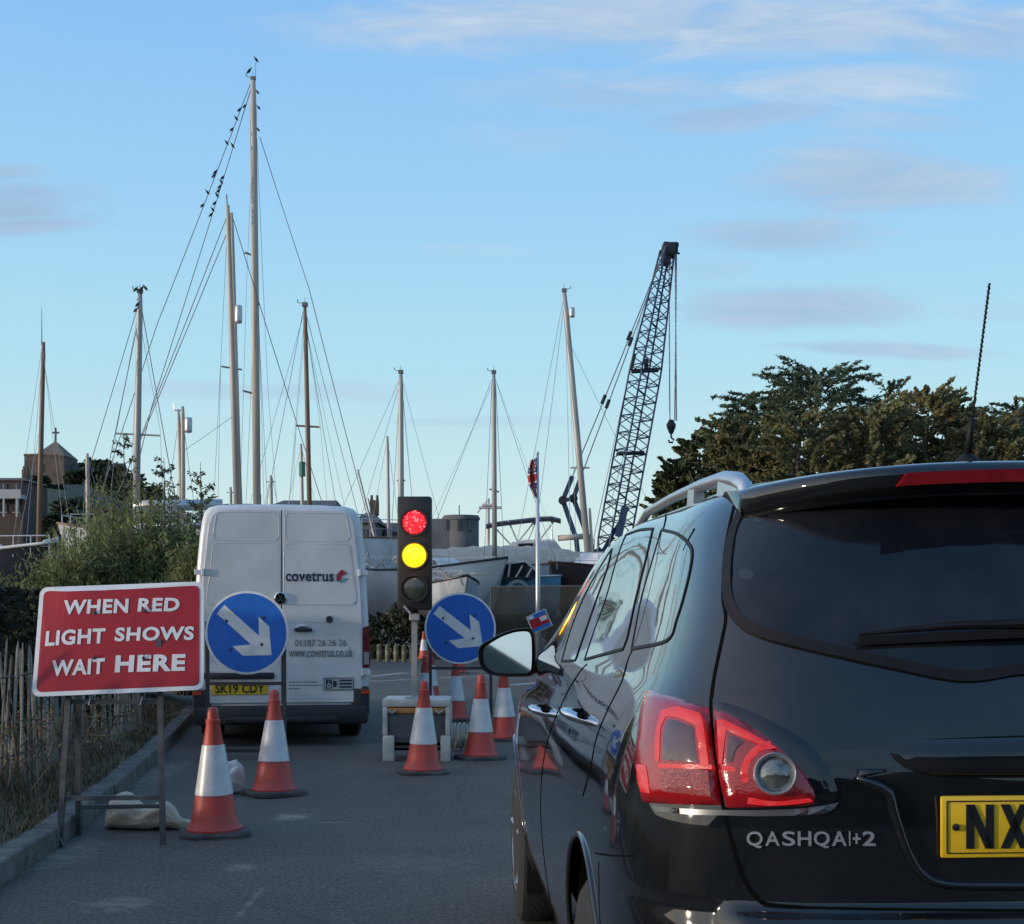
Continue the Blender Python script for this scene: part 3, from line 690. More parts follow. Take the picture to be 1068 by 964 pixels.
def inside(p, poly):
    x, y = p; c = False; n = len(poly)
    for i in range(n):
        (x1, y1), (x2, y2) = poly[i], poly[i-1]
        if (y1 > y) != (y2 > y) and x < (x2-x1)*(y-y1)/(y2-y1)+x1: c = not c
    return c
def edge_dist(p, poly):
    d = 1e9; n = len(poly); px, py = p
    for i in range(n):
        (x1, y1), (x2, y2) = poly[i-1], poly[i]; dx_, dy_ = x2-x1, y2-y1; l = dx_*dx_+dy_*dy_
        t = 0 if l < 1e-12 else max(0, min(1, ((px-x1)*dx_+(py-y1)*dy_)/l)); d = min(d, math.hypot(px-x1-t*dx_, py-y1-t*dy_))
    return d
def patch(poly, caster, step, off=.002, round_=0, rw=1, under=.012, hole=None):
    """a panel of its own thickness lying on the body: returns (verts, faces) in car space"""
    xs = [p[0] for p in poly]; ys = [p[1] for p in poly]; n = len(poly)
    pts = [Vector(p) for p in poly]
    x = min(xs)+step/2; row = 0
    while x < max(xs):
        y = min(ys)+step/2+(step/2 if row % 2 else 0)
        while y < max(ys):
            if inside((x, y), poly) and edge_dist((x, y), poly) > step*.45: pts.append(Vector((x, y)))
            y += step
        x += step; row += 1
    if round_:
        pts += [Vector(poly[i]) for i in range(0)]
    vo, eo, fo, _, _, _ = delaunay_2d_cdt(pts, [(i, (i+1) % n) for i in range(n)], [], 1, 1e-6)
    vs = []; nn_ = []; nb_ = []
    for p in vo:
        h, nr = caster(p.x, p.y)
        if MISS[0]: MISSED.append((round(p.x), round(p.y)))
        o = off
        if round_:
            e_ = min(1, edge_dist((p.x, p.y), poly)/rw); o = off+round_*math.sqrt(max(0, 1-(1-e_)**2))
        vs.append(h+nr*o); nn_.append((h, nr))
    fs = [tuple(f) for f in fo]
    # orientation
    a, b, c = fs[0]; nrm = (vs[b]-vs[a]).cross(vs[c]-vs[a])
    if nrm.dot(nn_[a][1]) < 0: fs = [tuple(reversed(f)) for f in fs]
    # skirt down into the body
    cnt = {}
    for f in fs:
        for k in range(len(f)):
            e_ = (f[k], f[(k+1) % len(f)]); cnt[e_] = 1
    sk = [e_ for e_ in cnt if (e_[1], e_[0]) not in cnt]; base = {}
    for e_ in sk:
        for k in e_:
            if k not in base: base[k] = len(vs); h, nr = nn_[k]; vs.append(h-nr*under); nb_.append(nr)
    fs += [(b_, a_, base[a_], base[b_]) for a_, b_ in sk]
    if round_: return vs, fs
    return vs, fs, [q[1] for q in nn_]+nb_
def mirror(vs, fs, ns=None):
    r = ([Vector((-v.x, v.y, v.z)) for v in vs], [tuple(reversed(f)) for f in fs])
    return r if ns is None else r+([Vector((-v.x, v.y, v.z)) for v in ns],)
def cpart(name, geo, m, parent=car, smooth=True, auto=40, both=False, **k):
    def one(g):
        o = MB(CM).add(*g[:2]).build(name, m, parent, smooth, auto=None if len(g) > 2 else auto)
        if len(g) > 2: o.data.normals_split_custom_set_from_vertices([tuple((CM.to_3x3() @ q).normalized()) for q in g[2]])
        return o
    o = one(geo)
    if both: one(mirror(*geo))
    return o
def line_geo(pts, wd, caster, off=.0012, sub=6, closed=False, smooth=True):
    if smooth:
        pp = [(*p,) for p in pts]; out = []
        for i in range(len(pp)-1):
            p0 = pp[max(0, i-1)]; p1 = pp[i]; p2 = pp[i+1]; p3 = pp[min(len(pp)-1, i+2)]
            for k in range(sub):
                t = k/sub; out.append(tuple(.5*((2*p1[a])+(-p0[a]+p2[a])*t+(2*p0[a]-5*p1[a]+4*p2[a]-p3[a])*t*t+(-p0[a]+3*p1[a]-3*p2[a]+p3[a])*t**3) for a in (0, 1)))
        out.append(pp[-1][:2])
    else: out = pts
    C_ = [caster(*p) for p in out]; vs = []; fs = []
    for i, (h, nr) in enumerate(C_):
        t = (C_[min(i+1, len(C_)-1)][0]-C_[max(i-1, 0)][0]).normalized(); sd_ = nr.cross(t).normalized()*wd/2
        vs += [h-sd_+nr*off, h+sd_+nr*off, h+sd_-nr*.01, h-sd_-nr*.01]
    for i in range(len(C_)-1):
        a = i*4; b = a+4
        for q in ((a, b, b+1, a+1), (a+1, b+1, b+2, a+2), (a+3, a, b, b+3)): fs.append(q)
    v0 = vs[0]; f = fs[0]; nrm = (vs[f[1]]-vs[f[0]]).cross(vs[f[2]]-vs[f[0]])
    if nrm.dot(C_[0][1]) < 0: fs = [tuple(reversed(q)) for q in fs]
    return vs, fs
def join(*gs):
    vs = []; fs = []
    for v, f, *_ in gs: o = len(vs); vs += list(v); fs += [tuple(i+o for i in q) for q in f]
    return vs, fs
def both(g): return join(g, mirror(*g))
def px_to_rear(pts): return [(cast_px(*p[:2])[0].x, cast_px(*p[:2])[0].z)+tuple(p[2:]) for p in pts]
# rear window, symmetric about the car's middle
lw = [(1062, 508), (1000, 511), (900, 516), (800, 522), (776, 527, 1), (764, 560), (759, 600), (762, 630), (775, 650), (800, 662), (850, 675), (927, 692), (1004, 706), (1062, 699)]
lw = px_to_rear(lw)
lwin = [(0, lw[0][1]+.004, 1)]+[(min(p[0], -.005),)+tuple(p[1:]) for p in lw]+[(0, lw[-1][1]+.006, 1)]
half = fit_poly(lwin[:], 6); half = [p for p in half if p[0] <= 0]
full = [(x, z) for x, z in half]+[(-x, z) for x, z in reversed(half) if x < -1e-4]
rear_window = cpart('rear_window', patch(full, cast_rear, .045, .004), M_rglass, tailgate)
big = []
cx0 = sum(p[0] for p in full)/len(full)
rim_g = line_geo(full+[full[0]], .022, cast_rear, .006, smooth=False)
cpart('window_seal', rim_g, M_trim, rear_window)
# wiper
def rearpx(px, py, off): h, n = cast_px(px, py); return h+n*off
wa, wb, wc = rearpx(893, 668, .022), rearpx(985, 660, .026), rearpx(1068, 659, .03)
mb = MB(CM); mb.tube([wa, wb, wc, wc+(wc-wb)*.75], [.004, .011, .014, .013], 8, flat=.7); mb.bar(wa+Vector((0, 0, -.012)), wc+Vector((.02, 0, -.016)), .006, .016)
wp = mb.build('wiper', M_trim, tailgate, smooth=True, auto=40)
# spoiler lip over the window
secs = []
for i in range(49):
    x = -.566+1.132*i/48; a = abs(x)/.566; dz_ = -.040*a**2.4; q_ = (1-a**5)
    yb = lambda z: cast_rear(max(-.61, min(.61, x)), z)[0].y
    y0 = yb(1.548+dz_*.7); pr_ = .115*q_+.012
    zt = 1.632+dz_
    y1 = y0+.035-pr_
    secs.append([(x, max(.70, y0+.2), 1.650+dz_*1.15-.014*a), (x, y1+.17, 1.650+dz_*1.02), (x, y1+.03, zt+.008), (x, y1+.006, zt+.001), (x, y1, zt-.012), (x, y1+.012, zt-.036), (x, y1+.035, zt-.054), (x, y1+.06, zt-.058), (x, y0+.03, zt-.056), (x, max(.66, y0+.2), zt-.05)])
vs = [Vector(p) for s_ in secs for p in s_]; k = 10
fs = [(i*k+j, (i+1)*k+j, (i+1)*k+(j+1) % k, i*k+(j+1) % k) for i in range(48) for j in range(k)]+[tuple(range(k)), tuple(48*k+j for j in range(k-1, -1, -1))]
sp_y = min(p[1] for p in secs[24])
spoiler = cpart('spoiler', (vs, fs), M_paintc, car, auto=50)
# high brake light in the spoiler
z0, z1 = 1.583, 1.608
mb = MB(CM); pl = []
for i in range(13): a = i/12; pl.append((-.30+.60*a, z1-.010*abs(2*a-1)**2))
pl += [(.315-.63*i/12, z0-.010*abs(1-2*i/12)**2) for i in range(13)]
mb.prism(pl, (0, sp_y-.002, .014), (1, 0, 0), (0, 0, 1), (0, .03, 0))
M_redl = mat('red_lens', (.22, .006, .012), .08, var=.35, scale=30, coat=.6)
mb.build('brake_light', M_redl, spoiler, smooth=True, auto=30)
# tail lights: outer lamp on the body, inner lamp on the tailgate
M_tl = mat('tail_lens', (.24, .004, .008), .12, var=.35, scale=14, emit=.025, ecol=(1, .01, .02), coat=.6, bump=.08, bscale=220)
M_tlit = mat('lit_tail_lens', (.30, .004, .005), .2, var=.35, scale=60, emit=.3, ecol=(1, .02, .02), coat=.4, bump=.1, bscale=260)
M_tdk = mat('dark_tail_lens', (.045, .006, .010), .08, var=.3, scale=40, coat=1)
M_tpink = mat('pale_tail_lens', (.24, .035, .03), .15, var=.6, scale=160, emit=.05, ecol=(1, .15, .1), coat=.5, bump=.4, bscale=260)
def pp(pts, n=5): return fit_poly(pts, n)
def z3(pts, sc=3.56, ox=640, oy=700): return [(ox+p[0]/sc, oy+p[1]/sc)+tuple(p[2:]) for p in pts]
outer = pp(z3([(135, 75), (240, 104), (358, 140, 1), (366, 240), (378, 340), (402, 498, 1), (250, 496), (112, 488, 1), (94, 400), (90, 300), (98, 190), (115, 105)]))
inner = pp(z3([(378, 148, 1), (430, 162), (500, 200), (580, 255), (660, 325), (715, 395), (748, 460), (735, 496), (600, 503), (424, 508, 1), (400, 420), (384, 300)]))
mask_in = pp(z3([(370, 108, 1), (480, 140), (600, 195), (700, 255), (770, 320), (815, 400), (830, 460), (805, 490), (735, 505), (424, 514, 1), (395, 400), (376, 250)]))
chrome_s = pp(z3([(148, 502, 1), (280, 512), (406, 516), (560, 516), (700, 510), (770, 500), (835, 488, 1), (810, 515), (760, 532), (560, 539), (415, 536), (280, 533), (160, 520, 1)]), 4)
base_l = cpart('tail_light', patch(outer, cast_px, 7, .004, .016, 14), M_tl, car)
cpart('tail_light', mirror(*patch(outer, cast_px, 7, .004, .016, 14)), M_tl, car)
mask_g = patch(mask_in, cast_px, 8, .003, .004, 8); cpart('lamp_surround', mask_g, M_paintc, tailgate, both=True)
in_g = patch(inner, cast_px, 7, .006, .012, 12); inl = cpart('tail_light', in_g, M_tl, tailgate); cpart('tail_light', mirror(*in_g), M_tl, tailgate)
cpart('chrome_strip', patch(chrome_s, cast_px, 6, .003, .006, 4), mat('dull_chrome', (.12, .125, .13), .35, metal=.6, var=.2), car, both=True)
def lamp_bits(name, parent, polys, m, off):
    g = join(*[patch(pp(z3(q), 4), cast_px, 6, off, .0025, 5, under=.002) for q in polys]); cpart(name, g, m, parent); return g
g = lamp_bits('lit_segment', base_l, [
    [(205, 165, 1), (262, 148, 1), (340, 172, 1), (352, 205), (362, 290), (370, 362, 1), (342, 362, 1), (335, 290), (325, 215, 1), (262, 188), (224, 186, 1), (205, 230), (200, 340), (186, 340, 1), (186, 250)],
    [(195, 352, 1), (380, 355, 1), (382, 370, 1), (197, 367, 1)],
    [(120, 354, 1), (152, 358, 1), (160, 400), (166, 460, 1), (136, 456, 1), (122, 410)]], M_tlit, .021)
lamp_bits('lit_segment', inl, [
    [(398, 198, 1), (424, 196), (520, 243), (606, 292, 1), (578, 298, 1), (500, 264), (430, 230, 1), (420, 300), (414, 350, 1), (403, 350, 1)],
    [(600+122*math.cos(R(t)), 388+122*math.sin(R(t)))+((1,) if t in (165, 262) else ()) for t in (165, 189, 214, 238, 262)]+[(600+96*math.cos(R(t)), 388+96*math.sin(R(t)))+((1,) if t in (165, 262) else ()) for t in (262, 238, 214, 189, 165)],
    [(412, 356, 1), (460, 362, 1), (462, 378, 1), (414, 376, 1)], [(505, 470, 1), (600, 484), (720, 472, 1), (728, 486), (600, 500), (500, 494, 1)]], M_tlit, .019)
lamp_bits('indicator_lens', base_l, [[(204, 374, 1), (366, 376, 1), (376, 470, 1), (212, 452, 1)]], M_tpink, .0205)
lamp_bits('smoked_lens', base_l, [[(228, 196, 1), (262, 200), (318, 224, 1), (330, 345, 1), (212, 340, 1), (214, 260)]], M_tdk, .0205)
lamp_bits('smoked_lens', inl, [[(440, 250, 1), (486, 270), (462, 300), (446, 345, 1), (430, 345, 1)]], M_tdk, .0205)
# round reversing lamp
rc0, rn0 = cast_px(808.5, 808.5); a_, b_ = frame(rn0); b_ = rn0.cross(a_)
def ring(mb, prof, mi=0, n=36):
    vs = []; fs = []
    for r_, h_ in prof:
        for k in range(n): th = 2*math.pi*k/n; vs.append(rc0+rn0*h_+a_*r_*math.cos(th)+b_*r_*math.sin(th))
    for i in range(len(prof)-1):
        for k in range(n): fs.append((i*n+k, i*n+(k+1) % n, (i+1)*n+(k+1) % n, (i+1)*n+k))
    return vs, fs
sR = 22.5/F*(CM @ rc0).y
gg = ring(None, [(sR, .010), (sR, .030), (sR*.93, .034), (sR*.84, .030), (sR*.80, .022)]); rl = cpart('lamp_ring', gg, M_satin, inl, auto=60)
gg = ring(None, [(sR*.80, .022), (sR*.6, .027), (sR*.3, .030), (.0005, .031)]); cpart('reversing_lamp', gg, mat('clear_lamp_glass', (.20, .22, .21), .06, metal=.6, var=.75, scale=45, coat=1), rl)
# shut lines
tg_l = px_to_rear([(771, 517), (760, 560), (757, 620)])
lines = [([(767, 522), (757, 570), (754, 620), (757, 645), (752, 672), (744, 712), (741.5, 745), (746, 790), (754, 840), (764, 880), (775, 915), (787, 934), (800, 943), (840, 947)], .007),
         ([(840, 947), (900, 948.5), (980, 949.5), (1068, 950), (1125, 950)], .006)]
cpart('shut_line', both(join(*[line_geo(l, w_, cast_px, .0015) for l, w_ in lines])), M_gap, car, smooth=False, auto=None)
# side glass
front_g = pp([(586, 690, 1), (596, 655), (612, 617), (629, 587), (638, 573, 1), (633, 594), (617, 640), (600, 689, 1)], 5)
rear_g = pp([(610, 688, 1), (621, 655), (632, 625), (644, 582), (653, 558, 1), (668, 553), (681, 552, 1), (672, 590), (663, 625), (655, 662), (650, 677, 1)], 5)
quart_g = pp([(690, 553, 1), (706, 557), (718, 567), (722, 580), (716, 612), (706, 646), (696, 668), (659, 677, 1), (669, 625), (680, 587)], 5)
gl = [(front_g, front_doors), (rear_g, rear_doors)]
for g_, dr in gl:
    q = patch(g_, cast_px, 6, .001, under=.0008); cpart('window', q, M_glass, dr[0]); cpart('window', mirror(*q), M_glass, dr[1])
q = patch(quart_g, cast_px, 6, .001, under=.0008); cpart('quarter_window', q, M_glass, car, both=True)
def closed(l): return l+[l[0]]
for g_ in (front_g, rear_g, quart_g): cpart('window_trim', line_geo(closed(g_), .008, cast_px, .0025, smooth=False), M_trim, car, smooth=False, auto=None, both=True)
# door seams, sill crease and fuel line, drawn as narrow gaps
seams = [([(690, 556), (684, 590), (672, 640), (662, 672), (655, 688), (648, 712), (634, 740), (622, 770), (616, 800), (608, 830)], .005),
         ([(612, 693), (604, 702), (592, 722), (575, 760), (566, 800), (564, 850), (568, 900), (574, 940)], .005),
         ([(652, 550), (668, 541), (693, 535), (692, 552)], .005),
         ([(621, 890), (640, 892.5), (662, 893)], .004)]
for l, w_ in seams: cpart('door_seam', line_geo(l, w_, cast_px, .0014), M_gap, car, smooth=False, auto=None, both=True)
# door handles
for (px, py), dr in (((605, 747), rear_doors), ((567.5, 741), front_doors)):
    h, n = cast_px(px, py)
    for sgn in (1, -1):
        mb = MB(CM); S_ = lambda v: Vector((v.x*sgn, v.y, v.z))
        mb.tube([S_(h+Vector((.004, -.05, -.008))), S_(h+n*.030+Vector((0, -.04, -.003))), S_(h+n*.038), S_(h+n*.030+Vector((0, .04, 0))), S_(h+Vector((.004, .05, 0)))], [.014, .018, .018, .018, .014], 10, flat=.75)
        mb.build('handle', M_chrome, dr[0 if sgn > 0 else 1], smooth=True, auto=50)
        mb = MB(CM); mb.tube([S_(h+n*.001+Vector((0, -.07, .004))), S_(h+n*.004+Vector((0, 0, .012))), S_(h+n*.001+Vector((0, .07, .004)))], [.01, .026, .01], 10, flat=.3); mb.build('handle_recess', M_gap, dr[0 if sgn > 0 else 1], smooth=True)
# badge lettering
def cast_text(mb, body, x0, y0, x1, y1, off, bold, slant=0):
    def fn(u, v, d):
        h, n = cast_px(x0+(x1-x0)*u+slant*v, y1+(y0-y1)*v); return h+n*(off+max(0, d)*.22)
    put_text(mb, body, fn, bold, .02)
mb = MB(CM); x = 779
for ch, wd in (('Q', 19.5), ('A', 18), ('S', 16.5), ('H', 17), ('Q', 19.5), ('A', 18), ('I', 4.2), ('+', 11), ('2', 16)):
    yb, yt = (882, 867) if ch != '+' else (880, 869)
    if ch == 'Q': yb = 884.5
    cast_text(mb, ch, x, yt, x+wd-3, yb, .001, .012); x += wd-.4
mb.build('badge', M_badge, tailgate)
# garnish above the plate recess, plate
gs = []
for i in range(49):
    x = -.41+.82*i/48; a = abs(x)/.41; e_ = (1-a**7); yb = cast_rear(x, 1.135)[0].y; zt = 1.126-.012*a*a-.010*a**12; zb_ = 1.046+.045*a**9
    gs += [(x, yb+.012, zt+.003), (x, yb-.014*e_, zt-.006), (x, yb-.030*e_, zt-.024), (x, yb-.034*e_, (zt+zb_)/2), (x, yb-.032*e_, zb_+.010), (x, yb-.024*e_, zb_), (x, yb+.03, zb_-.002)]
gf = [(i*7+j, (i+1)*7+j, (i+1)*7+j+1, i*7+j+1) for i in range(48) for j in range(6)]+[tuple(range(7)), tuple(48*7+j for j in range(6, -1, -1))]
cpart('garnish', ([Vector(p) for p in gs], gf), M_paintc, tailgate, auto=60)
lipp = fit_poly([(-.392, 1.06), (-.388, 1.02), (-.375, .965), (-.355, .91), (-.33, .874), (-.29, .857), (-.2, .853), (0, .852), (.2, .853), (.29, .857), (.33, .874), (.355, .91), (.375, .965), (.388, 1.02), (.392, 1.06)], 5)[:71]
mb = MB(CM); mb.tube([cast_rear(x, z)[0]+Vector((0, -.001, 0)) for x, z in lipp], [.004]+[.011]*(len(lipp)-2)+[.004], 10, flat=.8); mb.build('recess_lip', M_paintc, tailgate, smooth=True)
M_yel = mat('yellow_plate', (.62, .40, .012), .35, var=.12, scale=18, coat=.3)
M_ink = mat('plate_black', (.008, .008, .009), .4, var=.1)
pc, pn = cast_rear(-.04, .96); tl_ = math.atan2(-pn.z, -pn.y)*0
PX0, PX1, PZ0, PZ1, PY = -.300, .220, .905, 1.016, pc.y-.014
mb = MB(CM); mb.box(((PX0+PX1)/2, PY+.004, (PZ0+PZ1)/2), (PX1-PX0, .010, PZ1-PZ0), bev=.004); plate = mb.build('number_plate', M_yel, tailgate, smooth=True, auto=40)
mb = MB(CM); bx0, bx1, bz0, bz1 = PX0+.010, PX1-.010, PZ0+.009, PZ1-.009
for a, b in (((bx0, bz0), (bx1, bz0)), ((bx1, bz0), (bx1, bz1)), ((bx1, bz1), (bx0, bz1)), ((bx0, bz1), (bx0, bz0))): mb.bar((a[0], PY-.0016, a[1]), (b[0], PY-.0016, b[1]), .002, .002)
mb.lathe([(.001, -.006), (.006, -.005), (.007, 0)], (PX0+.026, PY, (PZ0+PZ1)/2), 14, axis='Y')
# two characters drawn as strokes
sx, cz0, cz1 = .0145, PZ0+.017, PZ1-.015
def stroke(a, b, wd): mb.prism([(a[0]-wd/2, a[1]), (a[0]+wd/2, a[1]), (b[0]+wd/2, b[1]), (b[0]-wd/2, b[1])], (0, PY-.0035, 0), (1, 0, 0), (0, 0, 1), (0, .003, 0))
nx = PX0+.045
stroke((nx+.007, cz0), (nx+.007, cz1), sx); stroke((nx+.043, cz0), (nx+.043, cz1), sx); stroke((nx+.043, cz0), (nx+.007, cz1), sx*1.1)
nx += .063; mb2 = mb
stroke((nx+.008, cz0), (nx+.044, cz1), sx*1.15); stroke((nx+.044, cz0), (nx+.008, cz1), sx*1.15)
mb.build('lettering', M_ink, plate)
# roof rails
for sgn in (-1, 1):
    mb = MB(CM)
    prof = [(.575, -.014), (.59, .012), (.64, .022), (.74, .030), (.95, .034), (1.3, .034), (1.8, .030), (2.15, .020), (2.34, .006)]
    def rail_p(y, up): 
        x = interp([.55, .8, 1.2, 2.4], [-.530, -.550, -.568, -.545], y); h = BVH.ray_cast(Vector((x, y, 3)), Vector((0, 0, -1))); z = h[0].z if h[0] else 1.6
        return Vector((x*-sgn, y, z+up))
    top = [rail_p(y, u) for y, u in prof]
    mb.tube(top, [.012, .018, .020, .018, .015, .013, .013, .012, .008], 12)
    # solid rear and front feet, slim middle bracket
    def foot(ya, yb, tk):
        n_ = 6; vs = []
        for i in range(n_+1):
            y = ya+(yb-ya)*i/n_; u = interp([a for a, _ in prof], [b for _, b in prof], y); p = rail_p(y, u); q = rail_p(y, -.02)
            for s_ in (-1, 1): vs += [p+Vector((s_*tk, 0, 0)), q+Vector((s_*tk*1.25, 0, 0))]
        fs = []
        for i in range(n_): 
            b_ = i*4; fs += [(b_, b_+4, b_+5, b_+1), (b_+2, b_+3, b_+7, b_+6), (b_, b_+2, b_+6, b_+4)]
        fs += [(0, 1, 3, 2), (n_*4, n_*4+2, n_*4+3, n_*4+1)]; mb.add(vs, fs)
    foot(.585, .74, .016); foot(.98, 1.05, .012); foot(2.0, 2.3, .012)
    mb.build('roof_rail', M_satin, car, smooth=True, auto=50)
# aerial: fin base and twisted whip
ab = Vector((-.03, .62, 1.656)); mb = MB(CM); mb.lathe([(.036, -.012), (.034, .008), (.024, .026), (.012, .036), (.003, .040)], ab, 20); ae = mb.build('aerial', M_trim, car, smooth=True)
px_tip = CI @ P(1032, 296, 3.02); base_p = ab+Vector((0, 0, .034)); dv = px_tip-base_p
mb = MB(CM); mb.tube([base_p, base_p+dv*.22], [.0085, .007], 10)
a_, b_ = frame(dv); hel = []
for i in range(240):
    t = .22+.78*i/239; ph = i*.75; hel.append(base_p+dv*t+(a_*math.cos(ph)+b_*math.sin(ph))*.0009)
mb.tube(hel, .0027, 6); mb.build('whip', M_trim, ae, smooth=True)
# door mirrors
for sgn in (1, -1):
    my = 3.02; d_ = CAR_Y+my
    ctrw = CI @ P(528, 680, d_-.03)
    mx_, mz_ = ctrw.x, ctrw.z
    def mloop(sc, y, ox=0, oz=0):
        base = [(-.108, .0), (-.10, -.05), (-.07, -.082), (-.02, -.093), (.06, -.094), (.100, -.088), (.110, -.05), (.110, .03), (.106, .07), (.09, .090), (.04, .088), (-.02, .070), (-.07, .043), (-.098, .025)]
        b2 = fit_poly(base, 4); return [Vector(((mx_+ox+x*sc)*sgn, y, mz_+oz+z*sc)) for x, z in b2]
    loops = [mloop(.90, my+.0), mloop(1.0, my-.008), mloop(1.02, my+.03), mloop(.98, my+.075), mloop(.82, my+.125), mloop(.5, my+.155), mloop(.1, my+.165)]
    n_ = len(loops[0]); mb = MB(CM); vs = [p for l in loops for p in l]; fs = [(i*n_+k, i*n_+(k+1) % n_, (i+1)*n_+(k+1) % n_, (i+1)*n_+k) for i in range(len(loops)-1) for k in range(n_)]
    fs.append(tuple((len(loops)-1)*n_+k for k in range(n_)))
    mb.add(vs, fs)
    # rear rim round the glass
    inn = mloop(.86, my+.004); m2 = [p+Vector((0, 0, 0)) for p in loops[0]]; mb.add(m2+inn, [(k, n_+k, n_+(k+1) % n_, (k+1) % n_) for k in range(n_)])
    e0 = Vector(((mx_+.09)*sgn, my+.05, mz_-.065)); e1, _ = cast_px(572, 700); e1 = Vector((e1.x*sgn, my+.10, mz_-.055))
    mb.tube([e0, e0.lerp(e1, .5)+Vector((0, 0, -.004)), e1+Vector((.05*sgn, 0, 0))], [.028, .03, .036], 10, flat=.8)
    mh = mb.build('mirror', M_trim, car, smooth=True, auto=45)
    g_ = mloop(.87, my+.002); c_ = Vector((mx_*sgn, my-.001, mz_)); yaw = Matrix.Rotation(R(9*-sgn), 3, 'Z') @ Matrix.Rotation(R(-4.4), 3, 'X')
    gv = [c_+yaw @ (p-c_) for p in g_]; mg = MB(CM); mg.add(gv, [tuple(range(n_))]); mg.build('mirror_glass', mat('mirror_silver', (.62, .65, .66), .02, metal=1, var=.06, scale=3), mh)
# wheels and arch liners
for ay in (AX_R, AX_F):
    for sgn in (-1, 1):
        xw = sgn*.735; ou = sgn
        mb = MB(CM)
        pr = [(.205, -.10), (.25, -.105), (.315, -.10), (.338, -.085), (.345, -.06), (.345, .06), (.338, .085), (.315, .10), (.25, .105), (.205, .10)]
        mb.lathe(pr, (xw, ay, WZ), 48, axis='X'); wh = mb.build('wheel', M_tyre, car, smooth=True, auto=35)
        mb = MB(CM); mb.lathe([(.225, .085*ou), (.222, .100*ou), (.205, .102*ou), (.198, .08*ou), (.19, .02*ou)], (xw, ay, WZ), 40, axis='X', cap=False)
        mb.lathe([(.05, .04*ou), (.05, .085*ou), (.03, .092*ou), (.004, .094*ou)], (xw, ay, WZ), 20, axis='X')
        for k in range(5):
            th = 2*math.pi*k/5+.3; d = Vector((0, math.cos(th), math.sin(th))); c = Vector((xw+.075*ou, ay, WZ))
            mb.tube([c+d*.03, c+d*.12, c+d*.21+Vector((.012*ou, 0, 0))], [.024, .018, .024], 8, flat=.6)
        mb.build('rim', M_alloy, wh, smooth=True, auto=40)
        mb = MB(CM); n_ = 26; vs = []
        for k in range(n_+1):
            th = -.35+(math.pi+.7)*k/n_
            for xx in (sgn*.845, sgn*.50): vs.append(Vector((xx if abs(xx) < .6 else sgn*.815, ay+(AR-.004)*math.cos(th), WZ+(AR-.004)*math.sin(th))))
        mb.add(vs, [(2*k, 2*k+1, 2*k+3, 2*k+2) for k in range(n_)]); mb.build('arch_liner', M_trim, car, smooth=True)
        # arch lip following the flank
        pts_ = []
        for k in range(41):
            th = -.12+(math.pi+.24)*k/40; y = ay+(AR+.004)*math.cos(th); z = WZ+(AR+.004)*math.sin(th)
            h = BVH.ray_cast(Vector((-3, y, z)), Vector((1, 0, 0)))
            if h[0] and h[0].x < -.6: pts_.append(Vector((-sgn*h[0].x, y, z)))
        mb = MB(CM); mb.tube(pts_, .008, 8); mb.build('arch_lip', M_paintc, car, smooth=True)
# sill and floor
mb = MB(CM); mb.box((0, 2.3, .26), (1.30, 3.6, .10), bev=.03); mb.build('underbody', M_trim, car)
# ------------------------------------------------------------------ white van
VY = 14.9; VS = F/VY; VX = (294-CX)/VS; VA = R(9.0)
VK = .957                        # overall size of the van
VMt = Matrix.Translation((VX*VK, VY*VK, CH-CH*VK)) @ Matrix.Rotation(VA, 4, 'Z') @ Matrix.Scale(VK, 4)
van = thing('parked_van', 'white high roof panel van seen from behind, parked at the left kerb', 'van', (VX*VK, VY*VK, 0))
M_van = mat('white_van_paint', (.60, .615, .63), .28, var=.10, scale=2.2, coat=.35, col2=(.50, .505, .50), detail=7)
M_vblk = mat('van_black_plastic', (.022, .023, .025), .55, var=.3, scale=9)
def vz(py): return CH+(HZ-py)/VS
def vx(px): return (px-294)/VS
# outline of the back, bottom to roof (half widths), rounded shoulders
VO = [(.86, .30), (.90, .36), (.905, .60), (.905, 1.00), (.90, 1.25), (.885, 1.55), (.862, 1.85), (.838, 2.1), (.815, 2.27), (.79, 2.355), (.745, 2.405), (.66, 2.43), (.40, 2.442), (.0, 2.446)]
def vloop(y, sc=1.0, inset=0.0, drop=0.0, zmax=9):
    pts = []
    for hw, z in VO:
        k = max(0, hw-inset); zz = z-(inset if z > 2.2 else 0)*min(1, (z-2.2)/.2) if z > 2.2 else z
        pts.append(Vector((k*sc, y, min(zz-drop, zmax))))
    return [Vector((-p.x, p.y, p.z)) for p in pts]+[p for p in reversed(pts[:-1])]
secs = [vloop(0.0, inset=.055), vloop(.012, inset=.028), vloop(.04, inset=.008), vloop(.09), vloop(1.2), vloop(3.9), vloop(4.3, .985, 0, .0, 2.36), vloop(4.9, .95, 0, 0, 1.75), vloop(5.2, .93, 0, 0, 1.25), vloop(5.75, .88, 0, 0, 1.05), vloop(5.9, .80, 0, .0, .95)]
n = len(secs[0]); mb = MB(VMt); mb.add([p for s_ in secs for p in s_], [(i*n+k, i*n+k+1, (i+1)*n+k+1, (i+1)*n+k) for i in range(len(secs)-1) for k in range(n-1)]+[tuple(range(n-1, -1, -1)), tuple((len(secs)-1)*n+k for k in range(n))])
vbody = mb.build('body', M_van, van, smooth=True, auto=35)
